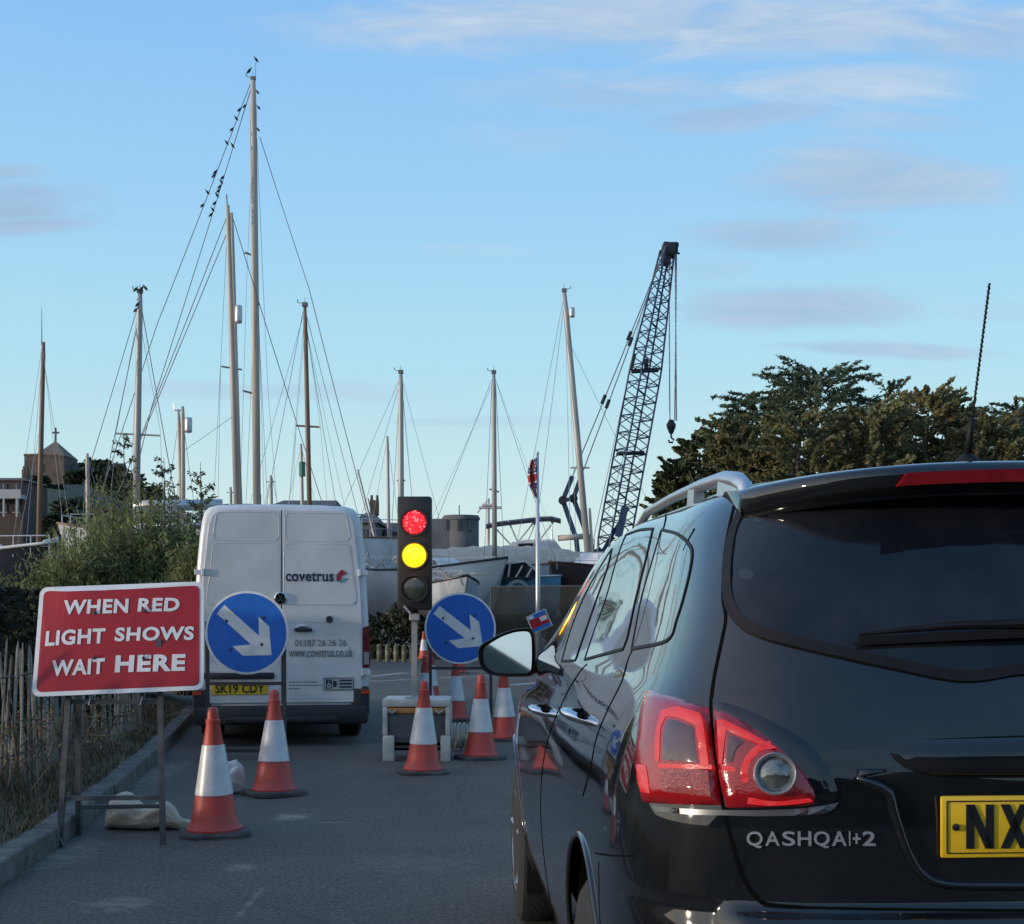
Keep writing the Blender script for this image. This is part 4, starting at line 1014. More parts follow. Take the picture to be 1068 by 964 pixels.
# the two rear doors as panels standing a little proud, each with a pressed outline
def vdoor(sgn):
    e = .793; out = []
    L_ = [(.004, .385), (.004, 2.385), (.55, 2.385), (.66, 2.365), (.715, 2.32), (.745, 2.22), (.785, 1.85), (.815, 1.5), (.828, 1.2), (.828, .385)]
    poly = [(x*sgn, z) for x, z in L_]
    if sgn < 0: poly.reverse()
    mb = MB(VMt); mb.prism(poly, (0, -.022, 0), (1, 0, 0), (0, 0, 1), (0, .028, 0))
    d = mb.build('rear_door', M_van, van)
    bv = d.modifiers.new('edge', 'BEVEL'); bv.width = .008; bv.segments = 2; bv.limit_method = 'ANGLE'
    # pressed window blank: raised ridge loop
    def rr(x0, z0, x1, z1, r, xt=None):
        xt = xt if xt is not None else x1; pts = []
        for cx_, cz_, a0 in ((x1-r, z0+r, -90), (xt-r, z1-r, 0), (x0+r, z1-r, 90), (x0+r, z0+r, 180)):
            for k in range(6): th = R(a0+90*k/5); pts.append((cx_+r*math.cos(th), cz_+r*math.sin(th)))
        return pts
    def groove(pts, wd, m, nm):
        mb = MB(VMt); P3 = [Vector((x*sgn, -.0225, z)) for x, z in pts]; P3.append(P3[0]); P3.append(P3[1])
        mb.tube(P3, wd, 6, cap=False, flat=1.0); return mb.build(nm, m, d, smooth=True)
    groove(rr(.02, 1.395, .765, 2.035, .05, .70), .0035, M_van, 'pressing')
    groove(rr(.03, 2.06, .70, 2.355, .06, .67), .003, M_van, 'pressing')
    groove(rr(.03, .43, .80, 1.22, .05, .80), .0025, M_van, 'pressing')
    # recessed shading of the pressing is real relief: inner panel sunk plate
    mb = MB(VMt); pl = rr(.03, 1.405, .755, 2.025, .045, .692); pl = [(x*sgn, z) for x, z in pl]
    if sgn < 0: pl.reverse()
    mb.prism(pl, (0, -.0255, 0), (1, 0, 0), (0, 0, 1), (0, .004, 0)); mb.build('inner_panel', M_van, d)
    return d
dl, dr = vdoor(-1), vdoor(1)
# black gap between doors and hinges
mb = MB(VMt); mb.box((0, -.006, 1.385), (.007, .02, 1.99)); mb.build('door_gap', M_gap, van)
for sgn, d in ((-1, dl), (1, dr)):
    for z in (1.735, .695):
        mb = MB(VMt); mb.box((sgn*(.835 if z > 1.5 else .865), -.03, z), (.10, .02, .055), bev=.006); mb.box((sgn*(.80 if z > 1.5 else .83), -.034, z), (.03, .03, .075), bev=.006); mb.build('hinge', mat('white_hinge', (.62, .63, .64), .4), d)
# bumper, lights, handle, lock
mb = MB(VMt); mb.box((0, .045, .26), (1.78, .17, .20), bev=.035); mb.box((0, -.04, .215), (1.15, .08, .07), bev=.02); mb.box((0, .25, .20), (1.50, .3, .10), bev=.03)
mb.build('bumper', M_vblk, van, smooth=True, auto=35)
M_vred = mat('van_lens_red', (.16, .008, .012), .15, var=.35, scale=14, coat=.5)
for sgn in (-1, 1):
    mb = MB(VMt); mb.prism([(.835*sgn, .745), (.835*sgn, 1.16), (.893*sgn, 1.18), (.902*sgn, 1.14), (.910*sgn, .78), (.90*sgn, .745)][::sgn], (0, -.008, 0), (1, 0, 0), (0, 0, 1), (0, .06, 0)); tl = mb.build('tail_light', M_vred, van)
    mb = MB(VMt); mb.box((.872*sgn, -.010, .84), (.055, .012, .13), bev=.004); mb.build('lens', mat('van_lens_clear', (.30, .26, .26), .15, var=.3), tl)
    mb = MB(VMt); mb.box((.86*sgn, -.045, .495), (.09, .012, .045), bev=.003); mb.build('reflector', mat('van_reflector', (.42, .05, .02), .3), van)
    mb = MB(VMt); mb.box((.81*sgn, .055, .40), (.19, .16, .30), bev=.03); mb.build('bumper_corner', M_vblk, van, smooth=True, auto=35)
mb = MB(VMt); hx, hz = vx(316), vz(657); mb.box((hx, -.040, hz), (.185, .03, .035), bev=.012); hb = mb.build('handle', M_vblk, dr, smooth=True, auto=40)
mb = MB(VMt); mb.tube([(hx-.075, -.03, hz+.018), (hx-.04, -.045, hz+.04), (hx+.02, -.045, hz+.042), (hx+.05, -.03, hz+.02)], .014, 8); mb.build('handle_bowl', M_van, hb, smooth=True)
mb = MB(VMt); mb.lathe([(.036, -.024), (.036, -.034), (.030, -.037), (.012, -.034), (.001, -.034)], (vx(343), 0, vz(646)), 20, axis='Y'); mb.build('lock', M_vblk, dr, smooth=True, auto=40)
# round badge at the middle
mb = MB(VMt); bx, bz = vx(292.5), vz(624); mb.lathe([(.062, -.025), (.062, -.040), (.055, -.045), (.053, -.040)], (bx, 0, bz), 28, axis='Y', cap=False)
def vst(a, b): mb.bar((bx+a[0]*.05, -.041, bz+a[1]*.05), (bx+b[0]*.05, -.041, bz+b[1]*.05), .008, .012)
for a, b in (((-.45, .85), (-.05, -.0)), ((.45, .85), (.05, 0)), ((-.9, .35), (-.45, -.85)), ((-.45, -.85), (0, -.05)), ((0, -.05), (.45, -.85)), ((.45, -.85), (.9, .35))): vst(a, b)
bd = mb.build('badge', M_chrome, dr)
mb = MB(VMt); mb.lathe([(.054, -.030), (.001, -.031)], (bx, 0, bz), 24, axis='Y'); mb.build('badge_disc', M_gap, bd)
# grab bar, plate
mb = MB(VMt); mb.box((vx(250), -.035, vz(704.5)), (.72, .03, .065), bev=.02); mb.build('grab_bar', M_vblk, dl, smooth=True, auto=40)
px0, px1, pz0, pz1 = vx(222), vx(280), vz(724), vz(711.5)
mb = MB(VMt); mb.box(((px0+px1)/2, -.028, (pz0+pz1)/2), (px1-px0, .012, pz1-pz0), bev=.004); vpl = mb.build('number_plate', M_yel, dl)
vlet = MB(VMt)
def vtext(body, x0, y0, x1, y1, mb, y=-.0275, bold=.012): put_text(mb, body, lambda u, v, d: Vector((vx(x0+(x1-x0)*u), y-max(0, d)*.2, vz(y1+(y0-y1)*v))), bold, .008)
vtext('SK19 CDY', 226, 713, 276, 722.5, vlet, y=-.0355, bold=.02); vlet.build('lettering', M_ink, vpl)
# door lettering
M_navy = mat('navy_lettering', (.012, .016, .035), .5, var=.1); M_grey = mat('grey_lettering', (.16, .165, .175), .6, var=.1)
lt = MB(VMt); vtext('covetrus', 298, 596.5, 347.5, 606.5, lt, y=-.031, bold=.022); lt.build('logo_lettering', M_navy, dr)
def hexpoly(pts, m, nm, y):
    mb = MB(VMt); mb.prism([(vx(a), vz(b)) for a, b in pts], (0, y, 0), (1, 0, 0), (0, 0, 1), (0, .003, 0)); mb.build(nm, m, dr)
hexpoly([(350.5, 599.5), (355.5, 594), (361.5, 597.5), (356, 600.5), (355, 605.5), (350.8, 606)], mat('logo_maroon', (.28, .012, .035), .5), 'logo_emblem', -.031)
hexpoly([(350.8, 606.3), (355.2, 605.8), (360.5, 602.5), (361.5, 603.5), (356, 608)], mat('logo_teal', (.05, .28, .30), .5), 'logo_emblem', -.031)
lt = MB(VMt); vtext('01387 26 26 26', 307.5, 667.2, 361, 674, lt, bold=.008); vtext('www.covetrus.co.uk', 301, 675.5, 367.5, 685.5, lt, bold=.012); lt.build('contact_lettering', M_grey, dr)
mb = MB(VMt)
for i, (a, b) in enumerate(((301, 330), (301, 335.5), (301, 313))):
    x = a; rr_ = random.Random(i)
    while x < b:
        l = rr_.uniform(1.5, 4.2); mb.box(((vx(x)+vx(min(x+l, b)))/2, -.0235, vz(711.5+i*3.4)), (l/VS, .003, .010)); x += l+.9
mb.build('small_print', M_grey, dr)
# camera sticker
sx0, sx1, sz0, sz1 = vx(337.5), vx(368), vz(720), vz(707.5)
mb = MB(VMt); mb.box(((sx0+sx1)/2, -.0238, (sz0+sz1)/2), (sx1-sx0, .004, sz1-sz0)); st_ = mb.build('sticker', mat('sticker_grey', (.42, .43, .44), .5), dr)
mb = MB(VMt)
for a, b in (((sx0, sz0), (sx1, sz0)), ((sx1, sz0), (sx1, sz1)), ((sx1, sz1), (sx0, sz1)), ((sx0, sz1), (sx0, sz0))): mb.bar((a[0], -.0265, a[1]), (b[0], -.0265, b[1]), .006, .006)
mb.box((vx(342.5), -.027, vz(713.8)), (.062, .003, .095)); mb.prism([(vx(347), vz(710.5)), (vx(350), vz(710.5)), (vx(351), vz(713.5)), (vx(350), vz(717)), (vx(347), vz(717))], (0, -.0285, 0), (1, 0, 0), (0, 0, 1), (0, .003, 0))
for i in range(3): mb.box((vx(360), -.027, vz(710.2+i*3.4)), (.125, .003, .018))
mb.build('sticker_print', M_navy, st_)
mb = MB(VMt); mb.lathe([(.022, -.0288), (.022, -.0318), (.012, -.0318), (.012, -.0288)], (vx(342.7), 0, vz(715.5)), 16, axis='Y', cap=False); mb.bar((vx(342), -.03, vz(712.8)), (vx(343.6), -.03, vz(709.6)), .012, .004); mb.build('sticker_symbol', M_van, st_)
# roof rim strip, wheels, front glass, mirrors
for sgn in (-1, 1):
    for y in (1.25, 4.75):
        mb = MB(VMt); mb.lathe([(.17, -.12), (.32, -.12), (.36, -.09), (.36, .09), (.32, .12), (.17, .12)], (sgn*.755, y, .36-.0607), 36, axis='X'); wv = mb.build('wheel', M_tyre, van, smooth=True, auto=35)
        mb = MB(VMt); mb.lathe([(.19, .10*sgn), (.18, .125*sgn), (.06, .11*sgn), (.001, .11*sgn)], (sgn*.755, y, .36-.0607), 24, axis='X'); mb.build('rim', M_alloy, wv, smooth=True)
    mb = MB(VMt); mb.box((sgn*.80, 1.25, .74), (.17, .95, .20), bev=.05); mb.build('arch_trim', M_vblk, van, smooth=True, auto=40)
    mb = MB(VMt); mb.box((sgn*1.0, 4.45, 1.55), (.16, .12, .34), bev=.04); mb.bar((sgn*.86, 4.45, 1.5), (sgn*.98, 4.45, 1.5), .05); mb.build('mirror', M_vblk, van, smooth=True, auto=40)
mb = MB(VMt); mb.box((0, 2.9, .27), (1.5, 5.2, .12)); mb.build('underbody', M_vblk, van)
# ------------------------------------------------------------------ shared sign materials
M_sred = mat('sign_red', (.33, .013, .022), .45, var=.16, scale=7, coat=0, spec=.3, detail=7)
M_swhite = mat('sign_white', (.66, .66, .65), .4, var=.14, scale=9, detail=7)
M_sblue = mat('sign_blue', (.010, .125, .50), .38, var=.18, scale=7, coat=.15, detail=7)
M_steel = mat('dull_steel', (.085, .09, .095), .6, metal=.3, var=.4, scale=12)
M_frame = mat('rusty_frame', (.055, .048, .042), .75, var=.45, scale=14)
M_galv = mat('galvanised', (.33, .33, .32), .5, metal=.35, var=.3, scale=9)
# ------------------------------------------------------------------ red instruction sign
sg = thing('road_sign', 'red rectangular sign reading WHEN RED LIGHT SHOWS WAIT HERE on a steel frame', 'sign', G(118, 884))
SY = 8.25
C4 = [P(33, 727, SY-.05), P(212.5, 719.5, SY-.02), P(212.5, 606.5, SY+.17), P(41, 612, SY+.17)]    # BL BR TR TL
def bil(u, v): return C4[0]*(1-u)*(1-v)+C4[1]*u*(1-v)+C4[2]*u*v+C4[3]*(1-u)*v
sn = (C4[1]-C4[0]).cross(C4[3]-C4[0]).normalized()
if sn.y > 0: sn = -sn
def warp(u, v): return .012*math.sin(u*2.9+.4)*math.sin(v*2.2)-.02*smoothstep(.2, 0, u)*v
def rounded(m_, r, asp, k=6):
    pts = []
    for cx_, cy_, a0 in ((1-m_-r, m_+r*asp-m_+m_*asp, -90), (1-m_-r, 1-m_*asp-r*asp, 0), (m_+r, 1-m_*asp-r*asp, 90), (m_+r, m_*asp+r*asp, 180)):
        for q in range(k): th = R(a0+90*q/(k-1)); pts.append((cx_+r*math.cos(th), cy_+r*asp*math.sin(th)))
    return pts
ASP = 1.52
def plate_geo(poly, off, th):
    n = len(poly); pts = [Vector(p) for p in poly]
    for i in range(1, 24):
        for j in range(1, 16):
            p = (i/24, j/16)
            if inside(p, poly) and edge_dist(p, poly) > .015: pts.append(Vector(p))
    vo, eo, fo, *_ = delaunay_2d_cdt(pts, [(i, (i+1) % n) for i in range(n)], [], 1, 1e-6)
    vs = [bil(p.x, p.y)+sn*(off+warp(p.x, p.y)) for p in vo]; fs = [tuple(f) for f in fo]
    a, b, c = fs[0]
    if (vs[b]-vs[a]).cross(vs[c]-vs[a]).dot(sn) < 0: fs = [tuple(reversed(f)) for f in fs]
    k = len(vs); vs += [v-sn*th for v in vs]; edges = {(f[q], f[(q+1) % len(f)]) for f in fs for q in range(len(f))}
    fs2 = fs+[tuple(i+k for i in reversed(f)) for f in fs]+[(b_, a_, a_+k, b_+k) for a_, b_ in edges if (b_, a_) not in edges]
    return vs, fs2
mb = MB(); mb.add(*plate_geo(rounded(0, .045, ASP), 0, .004)); pan = mb.build('panel', M_swhite, sg)
mb = MB(); mb.add(*plate_geo(rounded(.026, .03, ASP), .003, .0025)); mb.build('red_field', M_sred, pan)
def uvpx(px, py):      # photo pixel on the panel -> panel u, v
    u, v = .5, .5
    for _ in range(12):
        p = bil(u, v); qx, qy = CX+p.x/p.y*F, HZ-(p.z-CH)/p.y*F
        u += (px-qx)/178; v -= (py-qy)/115
    return u, v
def sign_word(t, x0, y0, x1, y1, rise, bold=.034):
    a = uvpx(x0, y1); b = uvpx(x1, y1-rise); c = uvpx(x0+1.5, y0)
    def fn(u, v, d):
        uu = a[0]+(b[0]-a[0])*u+(c[0]-a[0])*v; vv = a[1]+(b[1]-a[1])*u+(c[1]-a[1])*v
        return bil(uu, vv)+sn*(warp(uu, vv)+.0042+max(0, d)*.15)
    lt = MB(); put_text(lt, t, fn, bold, .012); lt.build('lettering', M_swhite, pan)
sign_word('WHEN', 66, 627, 134, 642, 1.5); sign_word('RED', 144, 625, 187, 639, 1)
sign_word('LIGHT', 47, 658.5, 110, 674.5, 2.5); sign_word('SHOWS', 120, 655.5, 202, 670, 2)
sign_word('WAIT', 53.5, 689.5, 109, 706, 2.5); sign_word('HERE', 120, 684.5, 193, 702, 2, .042)
# fixing clips, scuffs
mb = MB()
for px, py in ((100, 640), (152, 638), (99, 687), (150, 687)):
    u, v = uvpx(px, py); p = bil(u, v)+sn*(.006+warp(u, v)); mb.lathe([(.009, 0), (.008, -.006), (.002, -.007)], p, 10, axis='Y'); mb.bar(p+Vector((0, -.004, -.012)), p+Vector((.006, -.004, .022)), .006, .003)
mb.build('fixing', mat('dark_fixing', (.03, .03, .035), .6), pan)
fa, fb, fc, fd = G(62, 883), G(170, 881), G(82, 868), G(172, 862)
def frm(nm, a, b, w_=.030, par=sg, m=M_steel): mb = MB(); mb.bar(a, b, w_); return mb.build(nm, m, par)
ta, tb = P(75, 715, SY+.06), P(166, 712, SY+.06)
frm('leg', fa, ta+Vector((0, .0, .25))); frm('leg', fb, tb+Vector((0, 0, .25)))
fc2 = at(82, fa.y+.42); fd2 = at(169.5, fb.y+.42)
frm('leg', fc2, P(82, 715, SY+.2)+Vector((0, 0, .22))); frm('leg', fd2, P(166.5, 712, SY+.2)+Vector((0, 0, .22)))
def onl(a, b, z): t = (z-a.z)/(b.z-a.z); return a+(b-a)*t
frm('cross_bar', onl(fa, ta, .27), onl(fb, tb, .27), .026); frm('cross_bar', onl(fa, ta, .82), onl(fb, tb, .82), .028); frm('cross_bar', onl(fc2, P(82, 715, SY+.2), .17), onl(fd2, P(166.5, 712, SY+.2), .17), .024)
mb = MB(); mb.bar(fa+Vector((-.005, -.02, .06)), fa+Vector((.03, -.03, 0)), .02); mb.build('foot', M_steel, sg)
mb = MB()
for t in (.22, .8): p = onl(fa, ta, .82).lerp(onl(fb, tb, .82), t); mb.bar(p+Vector((-.004, -.02, -.02)), p+Vector((.008, -.02, .03)), .008, .004)
mb.build('cable_tie', M_swhite, sg)
# sandbag at its foot
def lump(name, m, c, prof, wd, seed, label, group=None, rot=0, amp=.012):
    rn = random.Random(seed); mb = MB(); Rm = Matrix.Rotation(rot, 3, 'Z'); n_ = 40; vs = []
    for i, (x, h, w_) in enumerate(prof):
        for k in range(n_):
            th = 2*math.pi*k/n_; cy_, cz_ = math.cos(th), math.sin(th)
            e = 2.6; rr = (abs(cy_)**e+abs(cz_)**e)**(-1/e)
            z = h*.5*(1+cz_*rr); y = w_*.5*cy_*rr
            fold = amp*(math.sin(x*41+th*3+seed)+.7*math.sin(x*83-th*5)+.6*math.sin(th*9+x*20))*min(1, h/.08)
            vs.append(Vector(c)+Rm @ Vector((x+fold*.6, y*(1+fold*4), max(.004, z+fold*.9))))
    m_ = len(prof); fs = [(i*n_+k, i*n_+(k+1) % n_, (i+1)*n_+(k+1) % n_, (i+1)*n_+k) for i in range(m_-1) for k in range(n_)]+[tuple(range(n_-1, -1, -1)), tuple((m_-1)*n_+k for k in range(n_))]
    mb.add(vs, fs); o = mb.solid(name, m, c, label, 'sandbag', group, smooth=True); s = o.modifiers.new('smooth', 'SUBSURF'); s.levels = 1; s.render_levels = 1; return o
M_bag = mat('beige_canvas', (.50, .44, .33), .9, var=.22, scale=7, bump=.35, bscale=50)
bp = G(146, 868)
pf = [(-.235, .03, .10), (-.228, .14, .20), (-.205, .20, .25), (-.15, .225, .27), (-.10, .205, .27), (-.05, .15, .27), (.0, .125, .26), (.05, .15, .26), (.10, .175, .24), (.15, .15, .20), (.19, .08, .13), (.215, .05, .09), (.25, .065, .13), (.28, .045, .11), (.30, .015, .06)]
lump('sandbag', M_bag, bp+Vector((0, .15, 0)), pf, .3, 3, 'slumped beige sandbag lying under the red sign frame', rot=R(-4))
# ------------------------------------------------------------------ blue arrow signs
def arrow_sign(name, label, cxp, cyp, rp, base_px, ang, bar_py, low_py, postl, postr, seed, lean=0):
    Y = F*CH/(base_px-HZ); s = F/Y; c = P(cxp, cyp, Y-.02); rad = rp/s; r = thing(name, label, 'sign', (c.x, Y, 0), 'blue arrow signs')
    mb = MB(); mb.lathe([(rad, .004), (rad*1.0, -.002), (rad*.945, -.0035), (rad*.945, -.0045)], c, 64, axis='Y'); d = mb.build('disc', M_swhite, r, smooth=True, auto=30)
    mb = MB(); mb.lathe([(rad*.945, -.0036), (rad*.945, -.0065), (.001, -.0066)], c, 64, axis='Y', cap=False); mb.build('blue_face', M_sblue, d, smooth=True, auto=30)
    # arrow outline (unit circle, pointing down right)
    a = ang; U = Vector((math.cos(a), 0, math.sin(a))); V_ = Vector((-math.sin(a), 0, math.cos(a)))
    poly = [(-.86, -.135), (.22, -.135), (.22, -.05), (.22, -.135)]
    poly = [(-.84, .14), (-.84, -.14), (.27, -.14), (-.04, -.47), (.30, -.47), (.80, 0), (.30, .47), (-.04, .47), (.27, .14)]
    mb = MB(); mb.prism([(x*rad, z*rad) for x, z in poly], c+Vector((0, -.0095, 0)), U, V_, (0, .003, 0)); mb.build('arrow', M_swhite, d)
    mb = MB(); rn = random.Random(seed)
    for x, z in ((-.6, .35), (.45, -.35), (.5, .45), (-.5, -.5)): p = c+Vector((x*rad*.8, -.0105, z*rad*.8)); mb.lathe([(.014, 0), (.011, -.006), (.002, -.007)], p, 10, axis='Y'); mb.bar(p, p+Vector((rn.uniform(-.03, .01), -.003, rn.uniform(-.01, .03))), .007, .004)
    mb.build('fixing', MATS['dark_fixing'], d)
    for px in (postl, postr):
        a_ = P(px, base_px, Y); a_.z = 0; b_ = P(px, cyp, Y+.05); mb = MB(); mb.bar(a_, Vector((b_.x, Y+.01, c.z+.1)), .032); mb.bar((a_.x, Y-.22, .015), (a_.x, Y+.22, .015), .03); mb.build('leg', M_frame, r)
    for py in (bar_py, low_py):
        a_, b_ = P(postl, py, Y), P(postr, py, Y); mb = MB(); mb.bar(a_, b_, .030); mb.build('cross_bar', M_frame, r)
    return r
arrow_sign('arrow_sign', 'larger blue disc sign with a white down right arrow, standing behind the left cones', 257.5, 660, 43.5, 792, R(-42), 713, 783, 217, 297, 1)
arrow_sign('arrow_sign', 'smaller blue disc sign with a white down right arrow, right of the traffic light', 480, 655.5, 37.2, 768, R(-38), 697, 757, 449, 512, 2)
pf2 = [(-.14, .03, .08), (-.12, .12, .13), (-.06, .20, .16), (0, .24, .17), (.06, .22, .17), (.10, .26, .14), (.14, .20, .08), (.16, .05, .03)]
lump('sandbag', mat('white_plastic', (.52, .51, .48), .55, var=.2, scale=9), G(232, 828), pf2, .2, 8, 'white plastic sandbag tucked behind the nearest cone', rot=R(10), amp=.02)
# ------------------------------------------------------------------ cones
M_cred = mat('cone_red', (.50, .045, .028), .5, var=.3, scale=8, col2=(.36, .05, .036), detail=7)
M_cslv = mat('cone_sleeve', (.60, .60, .60), .35, var=.22, scale=9, detail=7)
M_rub = mat('black_rubber', (.03, .03, .031), .85, var=.5, scale=12, col2=(.075, .07, .062))
def make_cone(label):
    r = thing('traffic_cone', label, 'traffic cone', (0, 0, 0), 'traffic cones around the works'); H = .765
    mb = MB(); q = .205; ch = .07; oct_ = [(q, -q+ch), (q, q-ch), (q-ch, q), (-q+ch, q), (-q, q-ch), (-q, -q+ch), (-q+ch, -q), (q-ch, -q)]
    k = 8; vs = [Vector((x*1.0, y, .0)) for x, y in oct_]+[Vector((x, y, .022)) for x, y in oct_]+[Vector((x*.94, y*.94, .034)) for x, y in oct_]
    mb.add(vs, [tuple(range(k-1, -1, -1)), tuple(range(2*k, 3*k))]+[(j*k+i, j*k+(i+1) % k, (j+1)*k+(i+1) % k, (j+1)*k+i) for j in range(2) for i in range(k)]); mb.build('base', M_rub, r)
    mb = MB(); mb.lathe([(.165, .030), (.166, .045), (.152, .058), (.135, .10), (.112, .235), (.0605, .545), (.0605, .55), (.041, .665), (.043, .672), (.043, .690), (.036, .697), (.034, .735), (.030, .755), (.018, .765), (.002, .765)], (0, 0, 0), 36); b = mb.build('body', M_cred, r, smooth=True, auto=40)
    mb = MB(); mb.lathe([(.111, .245), (.1145, .248), (.0665, .540), (.062, .543)], (0, 0, 0), 36, cap=False); mb.build('sleeve', M_cslv, r, smooth=True, auto=40)
    return r
cn0 = make_cone('nearest cone, left of the lane in front of the blue arrow sign')
cones = [((224, 870.5), None, 15), ((285.5, 829), 'cone below the right edge of the larger blue arrow sign', 40), ((441, 806.5), 'cone standing in front of the grey battery box', 10), ((501, 791.5), 'cone just left of the black car mirror stalk, right of the battery box', 25),
         ((526.5, 772), 'cone half hidden behind the black car mirror', 0), ((475, 752), 'cone behind the battery box, directly under the smaller arrow sign', 33), ((443.5, 746), 'cone right of the signal pole, behind the cone at the battery box', 5),
         ((449, 733), 'cone behind the signal pole, overlapped by the cone in front of it', 50), ((479, 703), 'far cone mostly hidden behind the smaller arrow sign', 12), ((442, 688), 'farthest cone, beside the signal pole at the junction', 20)]
for i, ((px, py), lb, rz) in enumerate(cones):
    o = cn0 if i == 0 else copy_tree(cn0)
    o.location = G(px, py); o.rotation_euler = (R([1.2, -1.6, .8, 0, 1, -1, 1, 0, 0, 0][i]), R([-1.0, 1.4, .8, .5, -1, 1, 0, 0, 0, 0][i]), R(rz))
    if lb: o['label'] = lb
# ------------------------------------------------------------------ portable traffic light on its battery box
TY = F*CH/(794-HZ); TS_ = F/TY; tlr = thing('traffic_light', 'portable traffic light showing red and amber on a pale pole', 'traffic light', G(433, 790))
def tp(px, py, dy=0.0): return P(px, py, TY+dy)
M_head = mat('signal_black', (.018, .016, .016), .5, var=.3, scale=10)
hx0, hx1, hz0, hz1 = 415, 450.5, 637, 518; hc = tp((hx0+hx1)/2, (hz0+hz1)/2, .1)
mb = MB(); mb.box(hc, ((hx1-hx0)/TS_, .17, (hz0-hz1)/TS_), bev=.018); head = mb.build('head', M_head, tlr, smooth=True, auto=35)
lensR = 12.4/TS_
M_ron = mat('lamp_red_on', (.5, .01, .01), .3, var=.1, emit=1.0, ecol=(1.0, .03, .045)); M_rdots = mat('lamp_red_bright', (.6, .05, .04), .3, emit=2.2, ecol=(1.0, .10, .12))
M_aon = mat('lamp_amber_on', (.6, .35, .02), .3, var=.1, emit=1.6, ecol=(1.0, .60, .005), scale=60); M_goff = mat('lamp_green_off', (.05, .062, .052), .25, var=.4, scale=60, coat=.4)
for py, m, nm in ((545, M_ron, 'red_lamp'), (579.5, M_aon, 'amber_lamp'), (614, M_goff, 'green_lamp')):
    c = tp(432, py, .015); mb = MB(); mb.lathe([(lensR*1.17, .004), (lensR*1.17, -.022), (lensR*1.05, -.022), (lensR*1.02, .0)], c, 40, axis='Y', cap=False); rg = mb.build('bezel', M_head, head, smooth=True, auto=40)
    mb = MB(); mb.lathe([(lensR, .0), (lensR*.8, -.010), (lensR*.5, -.018), (lensR*.2, -.022), (.001, -.023)], c, 40, axis='Y', cap=False)
    if nm == 'red_lamp':
        mb.build(nm, M_rdots if False else mat('lamp_red_lens', (.35, .006, .01), .3, emit=.45, ecol=(1, .01, .04)), head, smooth=True)
        mb = MB(); rn = random.Random(4)
        for k in range(90):
            th = k*2.39996; rr = lensR*.95*math.sqrt((k+.5)/90); p = c+Vector((math.cos(th)*rr, -.012-.014*(1-(rr/lensR)**2), math.sin(th)*rr))
            q = lensR*.072*rn.uniform(.8, 1.3); mb.lathe([(q, 0), (q*.6, -.004), (.0003, -.005)], p, 8, axis='Y', cap=False, mi=0 if rn.random() < .75 else 1)
        mb.build('led_cluster', [M_ron, M_rdots], head, smooth=True)
    else: mb.build(nm, m, head, smooth=True)
    if nm == 'amber_lamp':
        ld = bpy.data.lights.new('amber_glow', 'POINT'); lo = bpy.data.objects.new('amber_glow', ld); COL.objects.link(lo); ld.energy = 1.6; ld.color = (1, .5, .08); ld.shadow_soft_size = .06; lo.location = c+Vector((0, -.14, 0))
mb = MB(); mb.bar(tp(432.5, 640, .09), tp(431.5, 800, .09)+Vector((0, 0, .25)), .066, .05); mb.box(tp(432, 732, .09), (.16, .14, .09), bev=.01); mb.build('pole', M_galv, tlr)
mb = MB(); mb.bar(tp(428, 640, .0), tp(421, 632, .0), .02, .02); mb.box(tp(432.5, 644, .06), (.09, .09, .06), bev=.008); mb.build('clamp', M_galv, tlr)
# battery box trailer
bt = thing('battery_box', 'dark grey battery box with a white frame and amber strip under the traffic light', 'generator', G(433, 792))
M_bxw = mat('box_white', (.52, .51, .47), .5, var=.3, scale=7, col2=(.38, .36, .31)); M_bxg = mat('box_grey', (.075, .082, .09), .6, var=.3, scale=6); M_amb = mat('box_amber', (.50, .20, .05), .5, var=.3, scale=9)
def bx(nm, x0, y0, x1, y1, dy, dep, m, bev=.01):
    a, b = tp(x0, y1, dy), tp(x1, y0, dy); mb = MB(); mb.box(((a.x+b.x)/2, TY+dy+dep/2, (a.z+b.z)/2), (b.x-a.x, dep, b.z-a.z), bev=bev); return mb.build(nm, m, bt, smooth=True, auto=35)
bx('box', 402, 740, 466, 775, .03, .50, M_bxg); bx('top_frame', 398.5, 729.5, 469, 737.5, 0, .56, M_bxw)
bx('amber_strip', 403, 738.2, 464.5, 744.5, .012, .5, M_amb); bx('skirt', 411, 775.5, 459, 783, .05, .45, M_gap)
for a, b in ((399, 411), (459.3, 469.5)): bx('corner_post', a, 767.5, b, 795, -.02, .12, M_bxw, .014); bx('corner_post', a, 767.5, b, 792, .42, .12, M_bxw, .014)
for a, b in ((399, 404), (464.5, 469)): bx('side_rail', a, 737.8, b, 767, .0, .54, M_bxw, .006)
mb = MB(); mb.bar(tp(411, 779, .0), tp(459, 779, .0), .02); mb.build('front_bar', M_frame, bt)
mb = MB()
for px in (409, 458): mb.tube([tp(px-4, 741, .0), tp(px, 744, -.012), tp(px+4, 741, .0)], .012, 6)
mb.build('latch', M_galv, bt)
